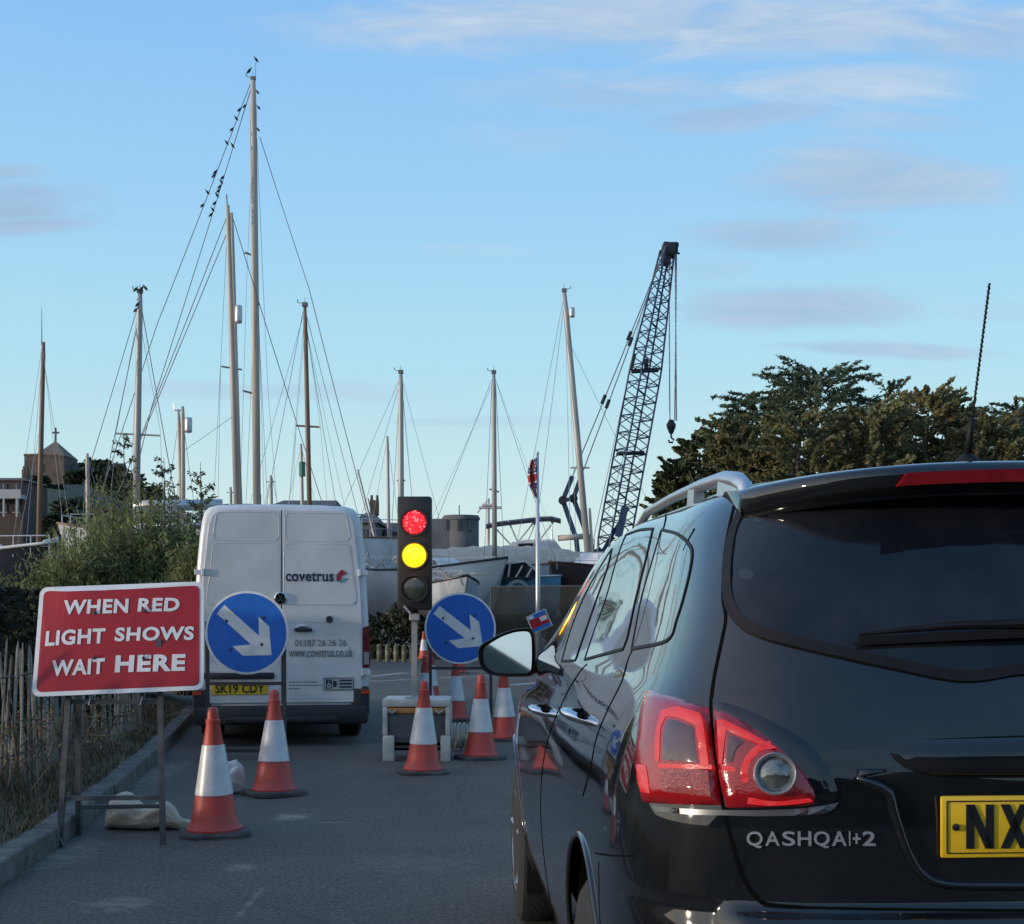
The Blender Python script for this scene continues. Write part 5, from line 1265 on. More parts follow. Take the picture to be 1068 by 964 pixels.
# coil of pale cable hanging on the box's side
mb = MB(); c = G(480, 783)
for k in range(10):
    x = -.075+.15*k/9; z1 = .24+.02*math.sin(k*2.1); pts = [Vector((x+.03*math.sin(k*1.7), -.05+.02*math.cos(k), .02+.02*(k % 3))), Vector((x+.005*math.sin(k), -.075, z1*.5)), Vector((x*.85, -.04, z1)), Vector((x*.85, .05, z1)), Vector((x, .08, z1*.5)), Vector((x, .06, .02))]
    mb.tube([c+p for p in pts], .0125, 7, cap=True)
mb.tube([c+Vector((.05, -.02, .02)), c+Vector((.16, -.03, .014)), c+Vector((.24, .10, .014)), c+Vector((.20, .4, .014))], .009, 6)
mb.solid('cable_coil', mat('pale_cable', (.42, .40, .34), .7, var=.25, scale=12), c, 'coil of thick pale cable beside the battery box', 'cable', smooth=True)
# ------------------------------------------------------------------ paling fence on the verge
pf_ = thing('paling_fence', 'weathered grey chestnut paling fence leaning along the left verge', 'fence', (-3.3, 10.5, .25)); rn = random.Random(77)
M_pal = [mat('paling_grey', (.24, .225, .19), .95, var=.45, scale=6, bump=.4), mat('paling_pale', (.38, .345, .285), .95, var=.4, scale=6, bump=.4)]
FA, FB = Vector((-3.12, 7.0, .18)), Vector((-3.72, 14.6, .22)); wires = [[], []]
for k in range(86):
    t = k/85; p = FA.lerp(FB, t); p.x += .05*math.sin(t*19); ln_ = Vector((rn.gauss(0, .05)+.05*math.sin(t*25), rn.gauss(0, .05), 1)).normalized(); h = rn.uniform(.86, 1.02)
    mb = MB(); a = p-Vector((0, 0, .06)); b = p+ln_*h; w_ = rn.uniform(.024, .042); mb.tube([a, a.lerp(b, .5)+Vector((rn.uniform(-.01, .01), 0, 0)), b-ln_*.06, b], [w_/2, w_/2*rn.uniform(.8, 1.1), w_/2, w_*.12], 5, flat=.55); mb.build('paling', M_pal[rn.random() < .4], pf_)
    wires[0].append(p+ln_*.2+Vector((.02, 0, 0))); wires[1].append(p+ln_*.72+Vector((.02, 0, 0)))
for w_ in wires: mb = MB(); mb.tube(w_, .004, 4); mb.build('wire', M_frame, pf_)
# ------------------------------------------------------------------ small posts by the hedge, mesh fence, notice
M_post = mat('weathered_post', (.15, .13, .07), .85, var=.3, scale=9); M_postd = mat('dark_band', (.02, .02, .02), .8)
def mk_post():
    r = thing('marker_post', '', 'post', (0, 0, 0), 'short pale posts in front of the far hedge'); mb = MB(); mb.lathe([(.06, 0), (.06, .36), (.05, .43), (.02, .46), (.002, .465)], (0, 0, 0), 14); mb.build('post', M_post, r, smooth=True, auto=40)
    mb = MB(); mb.lathe([(.061, .18), (.062, .185), (.062, .28), (.061, .285)], (0, 0, 0), 14, cap=False); mb.build('band', mat('band_white', (.20, .19, .12), .7), r); return r
ps0 = mk_post()
for i, px in enumerate((384, 395.5, 404, 413, 421.5, 429.5)):
    o = ps0 if i == 0 else copy_tree(ps0); o.location = at(px, 37.6-.1*i); o['label'] = 'short pale post in a row in front of the far grey green hedge'
fn_ = thing('mesh_fence', 'temporary mesh fence with dark green netting in front of the boats', 'fence', (1, 33, 0))
def net():
    m = bpy.data.materials.new('green_netting'); m.use_nodes = True; t = m.node_tree; p = t.nodes['Principled BSDF']; p.inputs['Base Color'].default_value = (.020, .024, .019, 1); p.inputs['Roughness'].default_value = .9
    n = t.nodes.new('ShaderNodeTexNoise'); n.inputs['Scale'].default_value = 2.5; c = t.nodes.new('ShaderNodeTexCoord'); t.links.new(c.outputs['Object'], n.inputs['Vector'])
    r = t.nodes.new('ShaderNodeMapRange'); r.inputs[3].default_value = .5; r.inputs[4].default_value = .82; t.links.new(n.outputs[0], r.inputs[0]); t.links.new(r.outputs[0], p.inputs['Alpha']); return m
M_net = net()
NA, NB = (-.55, 36.2), (6.4, 33.2)
for k in range(3):
    a = Vector((NA[0]+(NB[0]-NA[0])*k/3, NA[1]+(NB[1]-NA[1])*k/3, 0)); b = Vector((NA[0]+(NB[0]-NA[0])*(k+1)/3, NA[1]+(NB[1]-NA[1])*(k+1)/3, 0)); H = 1.93
    mb = MB(); 
    for q in (a.lerp(b, .01), a.lerp(b, .99)): mb.tube([q, q+Vector((0, 0, H))], .021, 8)
    for z in (.12, H): mb.tube([a.lerp(b, .01)+Vector((0, 0, z)), a.lerp(b, .99)+Vector((0, 0, z))], .018, 6)
    for q in range(1, 20): p = a.lerp(b, q/20); mb.tube([p+Vector((0, 0, .12)), p+Vector((0, 0, H))], .003, 4, cap=False)
    mb.build('frame', M_steel, fn_)
    d_ = (b-a).cross(Vector((0, 0, 1))).normalized()*.03; mb = MB(); vs = []
    for i in range(13):
        for j in range(5):
            q = a.lerp(b, .012+.976*i/12)+Vector((0, 0, .08+(H-.1)*j/4)); vs.append(q+d_+d_.normalized()*(.03*math.sin(i*1.9+j)*math.sin(j*.8)))
    mb.add(vs, [(i*5+j, (i+1)*5+j, (i+1)*5+j+1, i*5+j+1) for i in range(12) for j in range(4)]); mb.build('netting', M_net, fn_, smooth=True)
# tilted notice on the fence
nY = 33.2; nr_ = P(562.5, 648, nY); nt_ = thing('notice', 'small tilted red and blue notice hung on the mesh fence', 'sign', nr_); U = Vector((math.cos(R(24)), 0, math.sin(R(24)))); V_ = Vector((-math.sin(R(24)), 0, math.cos(R(24)))); s_ = nY/F
def nb(nm, x0, y0, x1, y1, d, m): mb = MB(); mb.prism([(x0*s_, y0*s_), (x1*s_, y0*s_), (x1*s_, y1*s_), (x0*s_, y1*s_)], nr_+Vector((0, -d, 0)), U, V_, (0, .008, 0)); return mb.build(nm, m, nt_)
nb('board', -11, -9.5, 11, 9.5, 0, M_swhite); nb('red_field', -10, -5, 10, 4.5, .006, M_sred); nb('blue_band', -10, 4.6, 10, 8.8, .006, M_sblue); nb('blue_band', -10, -8.8, 10, -5.1, .006, M_sblue)
nb('white_panel', 1.5, -1.2, 9, 3.6, .010, M_swhite); nb('white_panel', -9.4, 5.2, -4, 8.2, .010, M_swhite)


# ------------------------------------------------------------------ boats ashore
M_hullw = mat('hull_white', (.60, .61, .61), .35, var=.22, scale=.8, coat=.1); M_hullg = mat('hull_grey', (.36, .39, .42), .4, var=.2, scale=.8); M_hulln = mat('hull_navy', (.014, .018, .03), .3, var=.3, scale=.8)
M_hullb = mat('hull_blue', (.05, .20, .33), .4, var=.25, scale=.9); M_hullm = mat('hull_maroon', (.028, .018, .022), .5, var=.3, scale=.9); M_anti = mat('antifouling', (.05, .045, .05), .8, var=.4, scale=1.2)
M_deck = mat('deck_cream', (.40, .39, .35), .6, var=.2, scale=2); M_cab = mat('cabin_white', (.58, .58, .57), .4, var=.15, scale=2); M_win = mat('boat_window', (.01, .014, .018), .08, spec=.6)
M_mastw = mat('mast_alloy', (.36, .345, .32), .45, metal=.1, var=.15, scale=.8); M_mastb = mat('mast_wood', (.19, .12, .07), .6, var=.25, scale=1.2); M_mastc = mat('mast_cream', (.44, .38, .31), .5, var=.15, scale=.8)
M_wire = mat('rigging_wire', (.13, .14, .155), .6, var=.1); M_wiref = mat('rigging_pale', (.24, .26, .28), .6, var=.1); M_canv = mat('canvas_cream', (.46, .40, .325), .9, var=.2, scale=2.5); M_navyc = mat('canvas_navy', (.015, .022, .04), .85, var=.25, scale=3); M_rail = mat('boat_rail', (.50, .51, .52), .35, metal=.5)
def hull(root, px_bow, px_stern, Yb, Ys, z_deck, z_bot, beam, m, sheer=.25, rake=.12, stripe=None, deck=M_deck, transom=.72, bilge=.35):
    A = Vector(((px_stern-CX)/F*Ys, Ys, 0)); B = Vector(((px_bow-CX)/F*Yb, Yb, 0)); d = B-A; Ln = d.length; d.normalize(); nrm = Vector((-d.y, d.x, 0)); NS, NC = 22, 9
    def sec(t, k):     # k -1..1 port gunwale to starboard gunwale through the keel
        hb = beam/2*(transom+(1-transom)*math.sin(min(1, t/.45)*math.pi/2) if t < .45 else max(0, 1-((t-.45)/.55)**2.3)); zs = z_deck+sheer*(2*t-.8)**2*(1 if t > .4 else .35); zb = z_bot+(z_deck-z_bot)*.55*max(0, (t-.62)/.38)**2.2+(.25*(1-t/.2) if t < .2 else 0)
        a = abs(k); e = a**(.75); y = hb*(1-(1-e)**(1/bilge if t < .8 else 1.4/bilge*.6)); y = hb*math.sin(e*math.pi/2)**.8
        z = zb+(zs-zb)*a**1.7; x = t*Ln-(1-a)*rake*Ln*max(0, (t-.6)/.4)
        return A+d*x+nrm*(math.copysign(y, k) if k else 0)+Vector((0, 0, z))
    vs = []; ks = [-1+2*i/(2*NC) for i in range(2*NC+1)]
    for i in range(NS+1):
        for k in ks: vs.append(sec(i/NS, k))
    n = len(ks); zi = n
    top, bot = MB(), MB(); wl = z_bot+(z_deck-z_bot)*.36
    fs = [(i*n+j, (i+1)*n+j, (i+1)*n+j+1, i*n+j+1) for i in range(NS) for j in range(n-1)]
    ft = [f for f in fs if sum(vs[q].z for q in f)/4 > wl]; fb = [f for f in fs if f not in ft]
    top.add(vs, ft+[tuple(range(n))]); h = top.build('hull', m, root, smooth=True, auto=45)
    bot.add(vs, fb); c_ = A+d*Ln*.45; bot.add([c_+d*x*Ln+nrm*y+Vector((0, 0, z)) for x, y, z in ((-.14, 0, z_bot+.1), (.12, 0, z_bot+.15), (.06, 0, 0), (-.12, 0, 0), (0, .12, z_bot+.12), (-.02, .12, .02), (0, -.12, z_bot+.12), (-.02, -.12, .02))], [(0, 4, 5, 3), (4, 1, 2, 5), (0, 3, 7, 6), (6, 7, 2, 1), (3, 5, 2, 7)])
    bot.build('keel', M_anti, root, smooth=True, auto=45)
    dk = MB(); dv = []
    for i in range(NS+1): dv += [sec(i/NS, -1)-Vector((0, 0, .03)), sec(i/NS, 1)-Vector((0, 0, .03))]
    dk.add(dv, [(2*i, 2*i+1, 2*i+3, 2*i+2) for i in range(NS)]); dk.build('deck', deck, root)
    rb = MB()
    for s_ in (-1, 1): rb.tube([sec(i/NS, s_)+Vector((0, 0, .01)) for i in range(NS+1)], .035, 6)
    rb.build('rubbing_strake', stripe or M_mastb, root, smooth=True)
    def dp(t, y, z): return A+d*(t*Ln)+nrm*(y*beam/2)+Vector((0, 0, z_deck+z))
    return dp, sec
def cabin(root, dp, t0, t1, wd, h, m=M_cab, wins=True, slope=.25, nm='cabin'):
    mb = MB(); f = slope*(t1-t0)
    lo = [dp(t0, -wd, -.05), dp(t0, wd, -.05), dp(t1, wd*.75, -.05), dp(t1, -wd*.75, -.05)]; hi = [dp(t0+f*.1, -wd*.85, h), dp(t0+f*.1, wd*.85, h), dp(t1-f, wd*.62, h*.92), dp(t1-f, -wd*.62, h*.92)]
    mb.add(lo+hi, [(3, 2, 1, 0), (4, 5, 6, 7), (0, 1, 5, 4), (1, 2, 6, 5), (2, 3, 7, 6), (3, 0, 4, 7)]); c = mb.build(nm, m, root); bv = c.modifiers.new('edge', 'BEVEL'); bv.width = .06; bv.segments = 2
    if wins:
        for s_ in (0, 1):
            a, b, c_, e = (lo[0], lo[3], hi[3], hi[0]) if s_ == 0 else (lo[1], lo[2], hi[2], hi[1]); nn = (b-a).cross(e-a).normalized()
            if (s_ == 0) == (nn.dot(lo[1]-lo[0]) > 0): nn = -nn
            for q in range(3):
                u0, u1 = .12+.28*q, .33+.28*q; mb = MB(); w4 = [a.lerp(b, u0).lerp(e.lerp(c_, u0), .5), a.lerp(b, u1).lerp(e.lerp(c_, u1), .5), a.lerp(b, u1).lerp(e.lerp(c_, u1), .8), a.lerp(b, u0).lerp(e.lerp(c_, u0), .8)]
                mb.add([p+nn*.012 for p in w4]+[p-nn*.03 for p in w4], [(0, 1, 2, 3), (7, 6, 5, 4), (0, 4, 5, 1), (1, 5, 6, 2), (2, 6, 7, 3), (3, 7, 4, 0)]); mb.build('window', M_win, c)
    return c
def pulpit(root, dp, t0, t1, h=.6, m=M_rail, n=7, wd=.92):
    mb = MB()
    for s_ in (-1, 1):
        top = []
        for i in range(n):
            t = t0+(t1-t0)*i/(n-1); w_ = wd if t < .45 else wd*max(.04, 1-((t-.45)/.55)**2.3); p = dp(t, s_*w_, 0); mb.tube([p, p+Vector((0, 0, h))], .014, 5); top.append(p+Vector((0, 0, h)))
        mb.tube(top, .013, 5); mb.tube([p-Vector((0, 0, h*.5)) for p in top], .008, 4)
    mb.build('guard_rail', m, root)
def mast(root, top, base, r, m, spreaders=(), nm='mast', flat=1):
    top, base = Vector(top), Vector(base); mb = MB(); r *= .84; mb.tube([base, base.lerp(top, .5), base.lerp(top, .93), top], [r, r, r*.85, r*.62], 10); mo = mb.build(nm, m, root, smooth=True)
    for t, w_, ang in spreaders:
        p = base.lerp(top, t); mb = MB(); mb.tube([p-Vector((w_, 0, 0))+Vector((0, 0, ang)), p, p+Vector((w_, 0, -ang))], .03, 6); mb.build('spreader', m, root)
    return mo
def stay(root, pts, r=.012, m=None, nm='stay'):
    mb = MB()
    for a, b in pts:
        a, b = Vector(a), Vector(b); q = [a.lerp(b, t)-Vector((0, 0, (a-b).length*.006*4*t*(1-t))) for t in (0, .25, .5, .75, 1)]; mb.tube(q, r, 4, cap=False)
    return mb.build(nm, m or M_wire, root)
def stays(root, lines, r=.012, m=None):
    st_ = [Vector(a) for a, _ in lines]
    for a, b in lines:
        a, b = Vector(a), Vector(b)
        if b.z < a.z and b.z > 2.6 and not any((b-q).length < .01 for q in st_): b = a+(b-a)*((a.z-2.6)/(a.z-b.z))     # down to the deck
        stay(root, [(a, b)], r*.72, m)
def masthead(root, p, m=M_wire):
    mb = MB(); p = Vector(p); mb.tube([p, p+Vector((0, 0, .26))], .008, 5); s_ = 1 if int(p.x*7) % 2 else -1; mb.tube([p+Vector((-.02, 0, .08)), p+Vector((.20*s_, 0, .12))], .010, 5); mb.tube([p+Vector((.20*s_, 0, .12)), p+Vector((.20*s_, 0, .20))], .014, 5); mb.box(p+Vector((0, 0, .06)), (.16, .14, .12), bev=.02); mb.build('masthead', m, root)
def boat(label, px, Y, grp='boats laid up in the yard'): return thing('sailing_boat', label, 'boat', at(px, Y), grp)
# -- navy boat with the brown mast at the left edge
Y = 30; b = boat('dark navy boat with a thin brown mast at the left edge, white rail on deck', 5, Y)
dp, sec = hull(b, 60, -120, 28.5, 33, 2.40, .9, 2.6, M_hulln, sheer=.2, stripe=M_cab); cabin(b, dp, .35, .70, .5, .38); pulpit(b, dp, .70, .98, .42)
mast(b, P(45.5, 357, Y), P(40, 575, Y), .062, M_mastb, [(.46, .35, 0)]); stays(b, [(P(44, 360, Y), P(20, 520, Y)), (P(44, 365, Y), P(56, 440, Y)), (P(44, 372, Y), P(28, 560, Y)), (P(43, 440, Y-.1), P(12, 600, Y-1)), (P(44, 357, Y), P(72, 600, 29))], .006, M_wiref)
mb = MB(); mb.tube([P(43.5, 360, Y), P(43.5, 322, Y)], [.012, .005], 5); mb.build('antenna', M_wire, b)
def hull_text(b, sec, t, k, txt_cols, h, m, nm='hull_mark'):
    mb = MB()
    for i, w_ in enumerate(txt_cols):
        p0 = sec(t+i*.022, k); p1 = sec(t+i*.022+.014*w_, k); n_ = (p1-p0).cross(Vector((0, 0, 1))).normalized()
        if n_.y > 0: n_ = -n_
        mb.add([p+n_*.03+Vector((0, 0, dz)) for p, dz in ((p0, 0), (p1, 0), (p1, h), (p0, h))]+[p+n_*.01+Vector((0, 0, dz)) for p, dz in ((p0, 0), (p1, 0), (p1, h), (p0, h))], [(0, 1, 2, 3), (7, 6, 5, 4), (0, 4, 5, 1), (1, 5, 6, 2), (2, 6, 7, 3), (3, 7, 4, 0)])
    mb.build(nm, m, b)
hull_text(b, sec, .70, -.72, [1, .6, 1, 1, 1, .8], .14, M_rail)
# -- grey mast ketch behind the feathery shrubs
Y = 40; b = boat('white ketch behind the feathery shrubs with a grey mast and one pair of spreaders', 150, Y)
dp, sec = hull(b, 60, 225, 38.5, 41.5, 3.3, 1.2, 3.2, M_hullw); cabin(b, dp, .25, .62, .55, .5); pulpit(b, dp, .05, .95)
mast(b, P(146, 306, Y), P(141.5, 560, Y), .115, M_mastw, [(.42, .62, .03)]); masthead(b, P(146, 306, Y))
mast(b, P(91, 473, Y-.8), P(92, 560, Y-.8), .07, M_mastc, nm='mizzen_mast')
mb = MB(); mb.tube([P(139, 528, Y-.2), P(232, 526.5, Y+.4)], .16, 10); mb.build('boom', M_rail, b, smooth=True)
mb = MB(); mb.tube([P(150, 549, Y-.6), P(230, 547, Y-.6)], .06, 8); mb.build('guard_bar', M_rail, b, smooth=True)
T = P(146, 312, Y)
stays(b, [(T, P(98, 470, Y-1.5)), (T+Vector((-.05, 0, -.6)), P(112, 490, Y-.9)), (T, P(183, 520, Y+1))], .017); stays(b, [(P(143.5, 330, Y), P(121, 452, Y)), (P(121, 452, Y), P(112, 560, Y)), (P(145, 330, Y), P(167, 448, Y)), (P(167, 448, Y), P(172, 560, Y)), (P(144, 350, Y), P(134, 545, Y-.6)), (P(91, 474, Y-.8), P(86, 548, Y-1.2)), (P(91, 474, Y-.8), P(98, 500, Y-.4))], .008, M_wiref)
# -- radar pole boat
Y = 43; b = boat('boat with twin pale masts carrying a radar dome, left of the van roof', 190, Y); dp, sec = hull(b, 230, 120, 42, 44.5, 3.0, 1.1, 3.0, M_hullg); cabin(b, dp, .3, .6, .5, .5)
mast(b, P(186, 427, Y), P(190, 560, Y), .07, M_mastc); mast(b, P(190.5, 424, Y), P(191, 560, Y), .085, M_mastc, nm='mizzen_mast')
mb = MB(); c = P(196.5, 443.5, Y-.05); mb.lathe([(.02, -.24), (.10, -.22), (.115, -.15), (.115, .15), (.10, .22), (.02, .24)], c, 16); mb.build('radar_dome', M_rail, b, smooth=True)
mb = MB(); mb.tube([P(190, 428, Y), P(182, 428, Y), P(181.5, 421, Y)], .025, 6); mb.tube([P(191, 443, Y), P(196, 443, Y)], .03, 6); mb.build('bracket', M_rail, b)
stays(b, [(P(192, 470, Y), P(243, 434, Y+1.5)), (P(191, 440, Y), P(203, 530, Y)), (P(186, 440, Y), P(172, 540, Y)), (P(190, 430, Y), P(184, 540, Y))], .010, M_wire)
# -- big ketch behind the van
Y = 45; b = boat('largest ketch, its two tallest pale masts rising behind the white van', 260, Y); dp, sec = hull(b, 130, 400, 43, 47.5, 3.6, 1.4, 4.0, M_hullw); cabin(b, dp, .2, .65, .55, .6); pulpit(b, dp, .04, .96)
MT, MBt = P(264, 84, Y), P(268.5, 585, Y); mast(b, MT, MBt, .145, M_mastc); masthead(b, MT)
for (px, py, a, w_) in ((262, 267, -1, .32), (262, 411, -1, .38), (274, 411, 1, .0), (262, 318, 1, .15)):
    if w_: mb = MB(); p = P(266, py, Y); mb.tube([p, p+Vector((a*w_, 0, .10 if a < 0 else .02))], .035, 6); mb.build('spreader', M_wire, b)
Z1, Z2 = P(237.5, 214, Y-.5), P(241.5, 222, Y-.5); mast(b, Z1, P(248, 570, Y-.5), .105, M_mastc, nm='mizzen_mast'); mast(b, Z2, P(251.5, 570, Y-.45), .085, M_mastc, nm='gaff_pole')
mb = MB(); c = P(248.8, 328, Y-.6); mb.lathe([(.02, -.29), (.10, -.27), (.115, -.2), (.115, .2), (.10, .27), (.02, .29)], c, 16); mb.build('radar_reflector', M_rail, b, smooth=True)
mb = MB(); p = P(241, 384, Y-.5); mb.tube([p-Vector((.30, 0, -.05)), p+Vector((.33, 0, -.05))], .03, 6); mb.tube([P(237, 214, Y-.5), P(236.2, 203, Y-.5)], .02, 5); mb.build('spreader', M_wire, b)
stays(b, [(P(261, 88, Y), P(164, 338, Y-1.2)), (P(262, 92, Y), P(158, 425, Y-1.2)), (P(164, 338, Y-1.2), P(120, 470, Y-1.6)), (P(158, 425, Y-1.2), P(135, 520, Y-1.6)), (P(271, 143, Y), P(322, 300, Y+1)), (P(322, 300, Y+1), P(385, 545, Y+2.2)), (P(243, 228, Y-.5), P(335, 520, Y+1)), (P(237, 225, Y-.5), P(160, 420, Y-1)), (P(238, 240, Y-.5), P(120, 520, Y-1.4))], .018)
stays(b, [(P(268, 145, Y), P(279, 400, Y+.3)), (P(279, 400, Y+.3), P(290, 540, Y+.3)), (P(263, 150, Y), P(257, 300, Y)), (P(257, 300, Y), P(250, 540, Y-.2)), (P(267, 280, Y), P(280, 545, Y)), (P(237, 240, Y-.5), P(230, 380, Y-.5)), (P(230, 384, Y-.5), P(227, 540, Y-.5)), (P(243, 250, Y-.5), P(248, 390, Y-.6)), (P(316, 330, Y), P(262, 520, Y)), (P(266, 300, Y), P(256, 540, Y+.4)), (P(270, 330, Y), P(276, 545, Y+.4))], .009, M_wiref)
# -- wooden mast boat
Y = 40; b = boat('boat with a slim wooden mast standing right of the two tallest masts', 322, Y); dp, sec = hull(b, 372, 250, 39, 42, 2.9, 1.1, 2.8, M_hullg); cabin(b, dp, .3, .6, .5, .5)
mast(b, P(318, 320, Y), P(324, 580, Y), .082, M_mastb, [(.52, .33, .02)]); masthead(b, P(318, 320, Y))
stays(b, [(P(316, 325, Y), P(281, 508, Y-.6)), (P(320, 330, Y), P(372, 530, Y+.8)), (P(320, 345, Y), P(352, 535, Y+.8))], .011); stays(b, [(P(317, 335, Y), P(308, 443, Y)), (P(309, 443, Y), P(304, 545, Y)), (P(320, 340, Y), P(334, 444, Y)), (P(334, 444, Y), P(343, 545, Y))], .007, M_wiref)
stays(b, [(P(319, 330, 40), P(300, 545, 40.5)), (P(321, 350, 40), P(362, 540, 41))], .007, M_wiref)
# -- far small masts
Y = 72; b = boat('distant small boat with a short mast carrying a green tube, behind the van roof', 316, Y); dp, sec = hull(b, 345, 285, 72, 73, 3.6, 1.8, 3, M_hullw)
mast(b, P(314, 463, Y), P(316.5, 590, Y), .11, M_mastw); mb = MB(); mb.tube([P(315, 482, Y-.1), P(315.3, 497, Y-.1)], .16, 8); mb.build('furled_sail', mat('green_tube', (.05, .16, .12), .7), b); stays(b, [(P(314, 465, Y), P(297, 540, Y)), (P(314, 465, Y), P(334, 545, Y))], .012, M_wiref)
Y = 70; b = boat('distant boat with a stubby lattice mast, left of the wooden mast', 283, Y); dp, sec = hull(b, 310, 255, 70, 71, 3.6, 1.8, 3, M_hullw); mast(b, P(282.5, 496, Y), P(283.5, 590, Y), .12, M_mastw, [(.93, .22, 0)]); stays(b, [(P(282, 498, Y), P(273, 540, Y)), (P(284, 498, Y), P(293, 545, Y))], .016, M_wiref)
Y = 75; b = boat('distant boat with a stubby mast between the radar pole and the tallest masts', 241, Y); dp, sec = hull(b, 262, 215, 75, 76, 3.6, 1.8, 3, M_hullw); mast(b, P(240.5, 508, Y), P(241, 590, Y), .12, M_mastw, [(.93, .2, 0)])
# -- small white boat left of the traffic light, with a second hull behind it
Y = 44; b = boat('small white boat with its bow pointing at the traffic light, cluttered deck', 395, Y); dp, sec = hull(b, 413.5, 330, 42.5, 46.5, 2.42, .75, 2.5, M_hullw, sheer=.12, rake=.2, stripe=M_hullg); cabin(b, dp, .25, .68, .5, .4); pulpit(b, dp, .55, .98, .45)
mast(b, P(404, 455, 47), P(406, 600, 47), .07, M_mastw); stays(b, [(P(404, 457, 47), P(385, 560, 47)), (P(404, 457, 47), P(422, 590, 47))], .009, M_wiref)
rn = random.Random(12); mb = MB()
for k in range(26): p = dp(rn.uniform(.5, .95), rn.uniform(-.5, .5), rn.uniform(.05, .45)); q = p+Vector((rn.uniform(-.4, .4), rn.uniform(-.3, .3), rn.uniform(-.15, .35))); mb.tube([p, q], rn.uniform(.012, .05), 5)
tag(mb.build('deck_gear', M_canv, b), kind='stuff')
Y = 52; b = boat('grey white motor cruiser with radar arch, half hidden by the right edge of the van', 385, Y); dp, sec = hull(b, 398, 320, 50.5, 54, 3.35, 1.5, 2.9, M_hullw, stripe=M_hullg); cabin(b, dp, .2, .75, .6, .75); pulpit(b, dp, .6, .97, .5)
mb = MB(); mb.tube([dp(.35, -.7, .7), dp(.3, -.6, 1.7), dp(.3, .6, 1.7), dp(.35, .7, .7)], .05, 8); mb.tube([dp(.6, -.7, .6), dp(.6, -.6, 1.45), dp(.6, .6, 1.45), dp(.6, .7, .6)], .03, 8); mb.build('radar_arch', M_rail, b)
stays(b, [(P(373, 490, Y), P(389, 553, Y))], .05, M_mastw); stays(b, [(P(384, 520, Y), P(392, 556, Y))], .03, M_wire)
# -- white sloop whose bow overlaps the blue boat
Y = 41; b = boat('white sloop with a raked bow pointing right in front of the blue boat', 480, Y); dp, sec = hull(b, 529, 405, 40.5, 43.5, 2.50, .45, 2.7, M_hullw, sheer=.22, rake=.22, stripe=M_hulln); cabin(b, dp, .25, .6, .5, .38); pulpit(b, dp, .1, .72, .4)
mast(b, P(418, 390, 44.5), P(418.5, 600, 44.5), .11, M_mastw, [(.47, .13, 0)]); masthead(b, P(418, 390, 44.5)); T = P(420, 398, 44.5)
mb = MB(); mb.tube([P(418, 577, 44.5), P(440, 590, 44.3), P(482, 592, 44)], [.05, .12, .1], 8); mb.build('boom', M_canv, b, smooth=True)
stays(b, [(T, P(466, 570, 43)), (P(417, 395, 44.5), P(379, 480, 45.5)), (P(417, 400, 44.5), P(385, 510, 45.5)), (P(419, 400, 44.5), P(432, 545, 44.5)), (P(417, 400, 44.5), P(408, 560, 44.5))], .011, M_wire)
Y = 38; b = boat('small blue grey boat between the traffic light and the raked white bow', 462, Y); dp, sec = hull(b, 487, 443, 37.5, 41, 1.98, 1.05, 1.7, M_hullg, sheer=.18, rake=.12, stripe=M_hulln); pulpit(b, dp, .45, .96, .38)
rn = random.Random(31); mb = MB()
for k in range(24): p = dp(rn.uniform(.3, .9), rn.uniform(-.5, .5), rn.uniform(.05, .3)); mb.tube([p, p+Vector((rn.uniform(-.5, .5), rn.uniform(-.3, .3), rn.uniform(-.1, .3)))], rn.uniform(.012, .045), 5)
tag(mb.build('deck_gear', M_canv, b), kind='stuff')
# -- large laid-up yacht under a cream cover
Y = 49; b = boat('long laid up yacht under a cream canvas cover with a slim mast', 520, Y); dp, sec = hull(b, 612, 395, 48.5, 50.5, 2.75, .8, 3.2, M_hullg, sheer=.15, rake=.1)
mb = MB(); vs = []; NT = 26
for i in range(NT+1):
    t = i/NT; px = 422+(608-422)*t; zr = 1.35+(636-interp([0, .12, .3, .5, .72, .9, 1], [586, 574, 571, 569, 570, 573, 577], t))/F*Y; w_ = 1.55*(.55+.45*math.sin(math.pi*min(1, t*1.1+.08)))
    cxx = (px-CX)/F*Y
    for k, (yy, dz_) in enumerate(((-1, -1), (-.97, -.72), (-.6, -.30), (-.25, -.07), (0, 0), (.25, -.07), (.6, -.30), (.97, -.72), (1, -1))): vs.append(Vector((cxx, Y+w_*yy, zr+dz_*.78+.03*math.sin(i*2.3+k))))
mb.add(vs, [(i*9+j, (i+1)*9+j, (i+1)*9+j+1, i*9+j+1) for i in range(NT) for j in range(8)]); mb.build('cover', M_canv, b, smooth=True)
mast(b, P(515, 390, Y-2), P(516, 600, Y-2), .10, M_mastw, [(.42, .16, .05)]); masthead(b, P(515, 390, Y-2)); stays(b, [(P(517, 396, Y-2), P(566, 545, Y-1)), (P(513, 396, Y-2), P(464, 520, Y-2.5)), (P(517, 400, Y-2), P(524, 545, Y-2)), (P(513, 400, Y-2), P(506, 560, Y-2))], .011, M_wire)
stays(b, [(P(517, 396, Y-2), P(589, 590, Y)), (P(514, 400, Y-2), P(448, 545, Y-2.5))], .007, M_wiref)
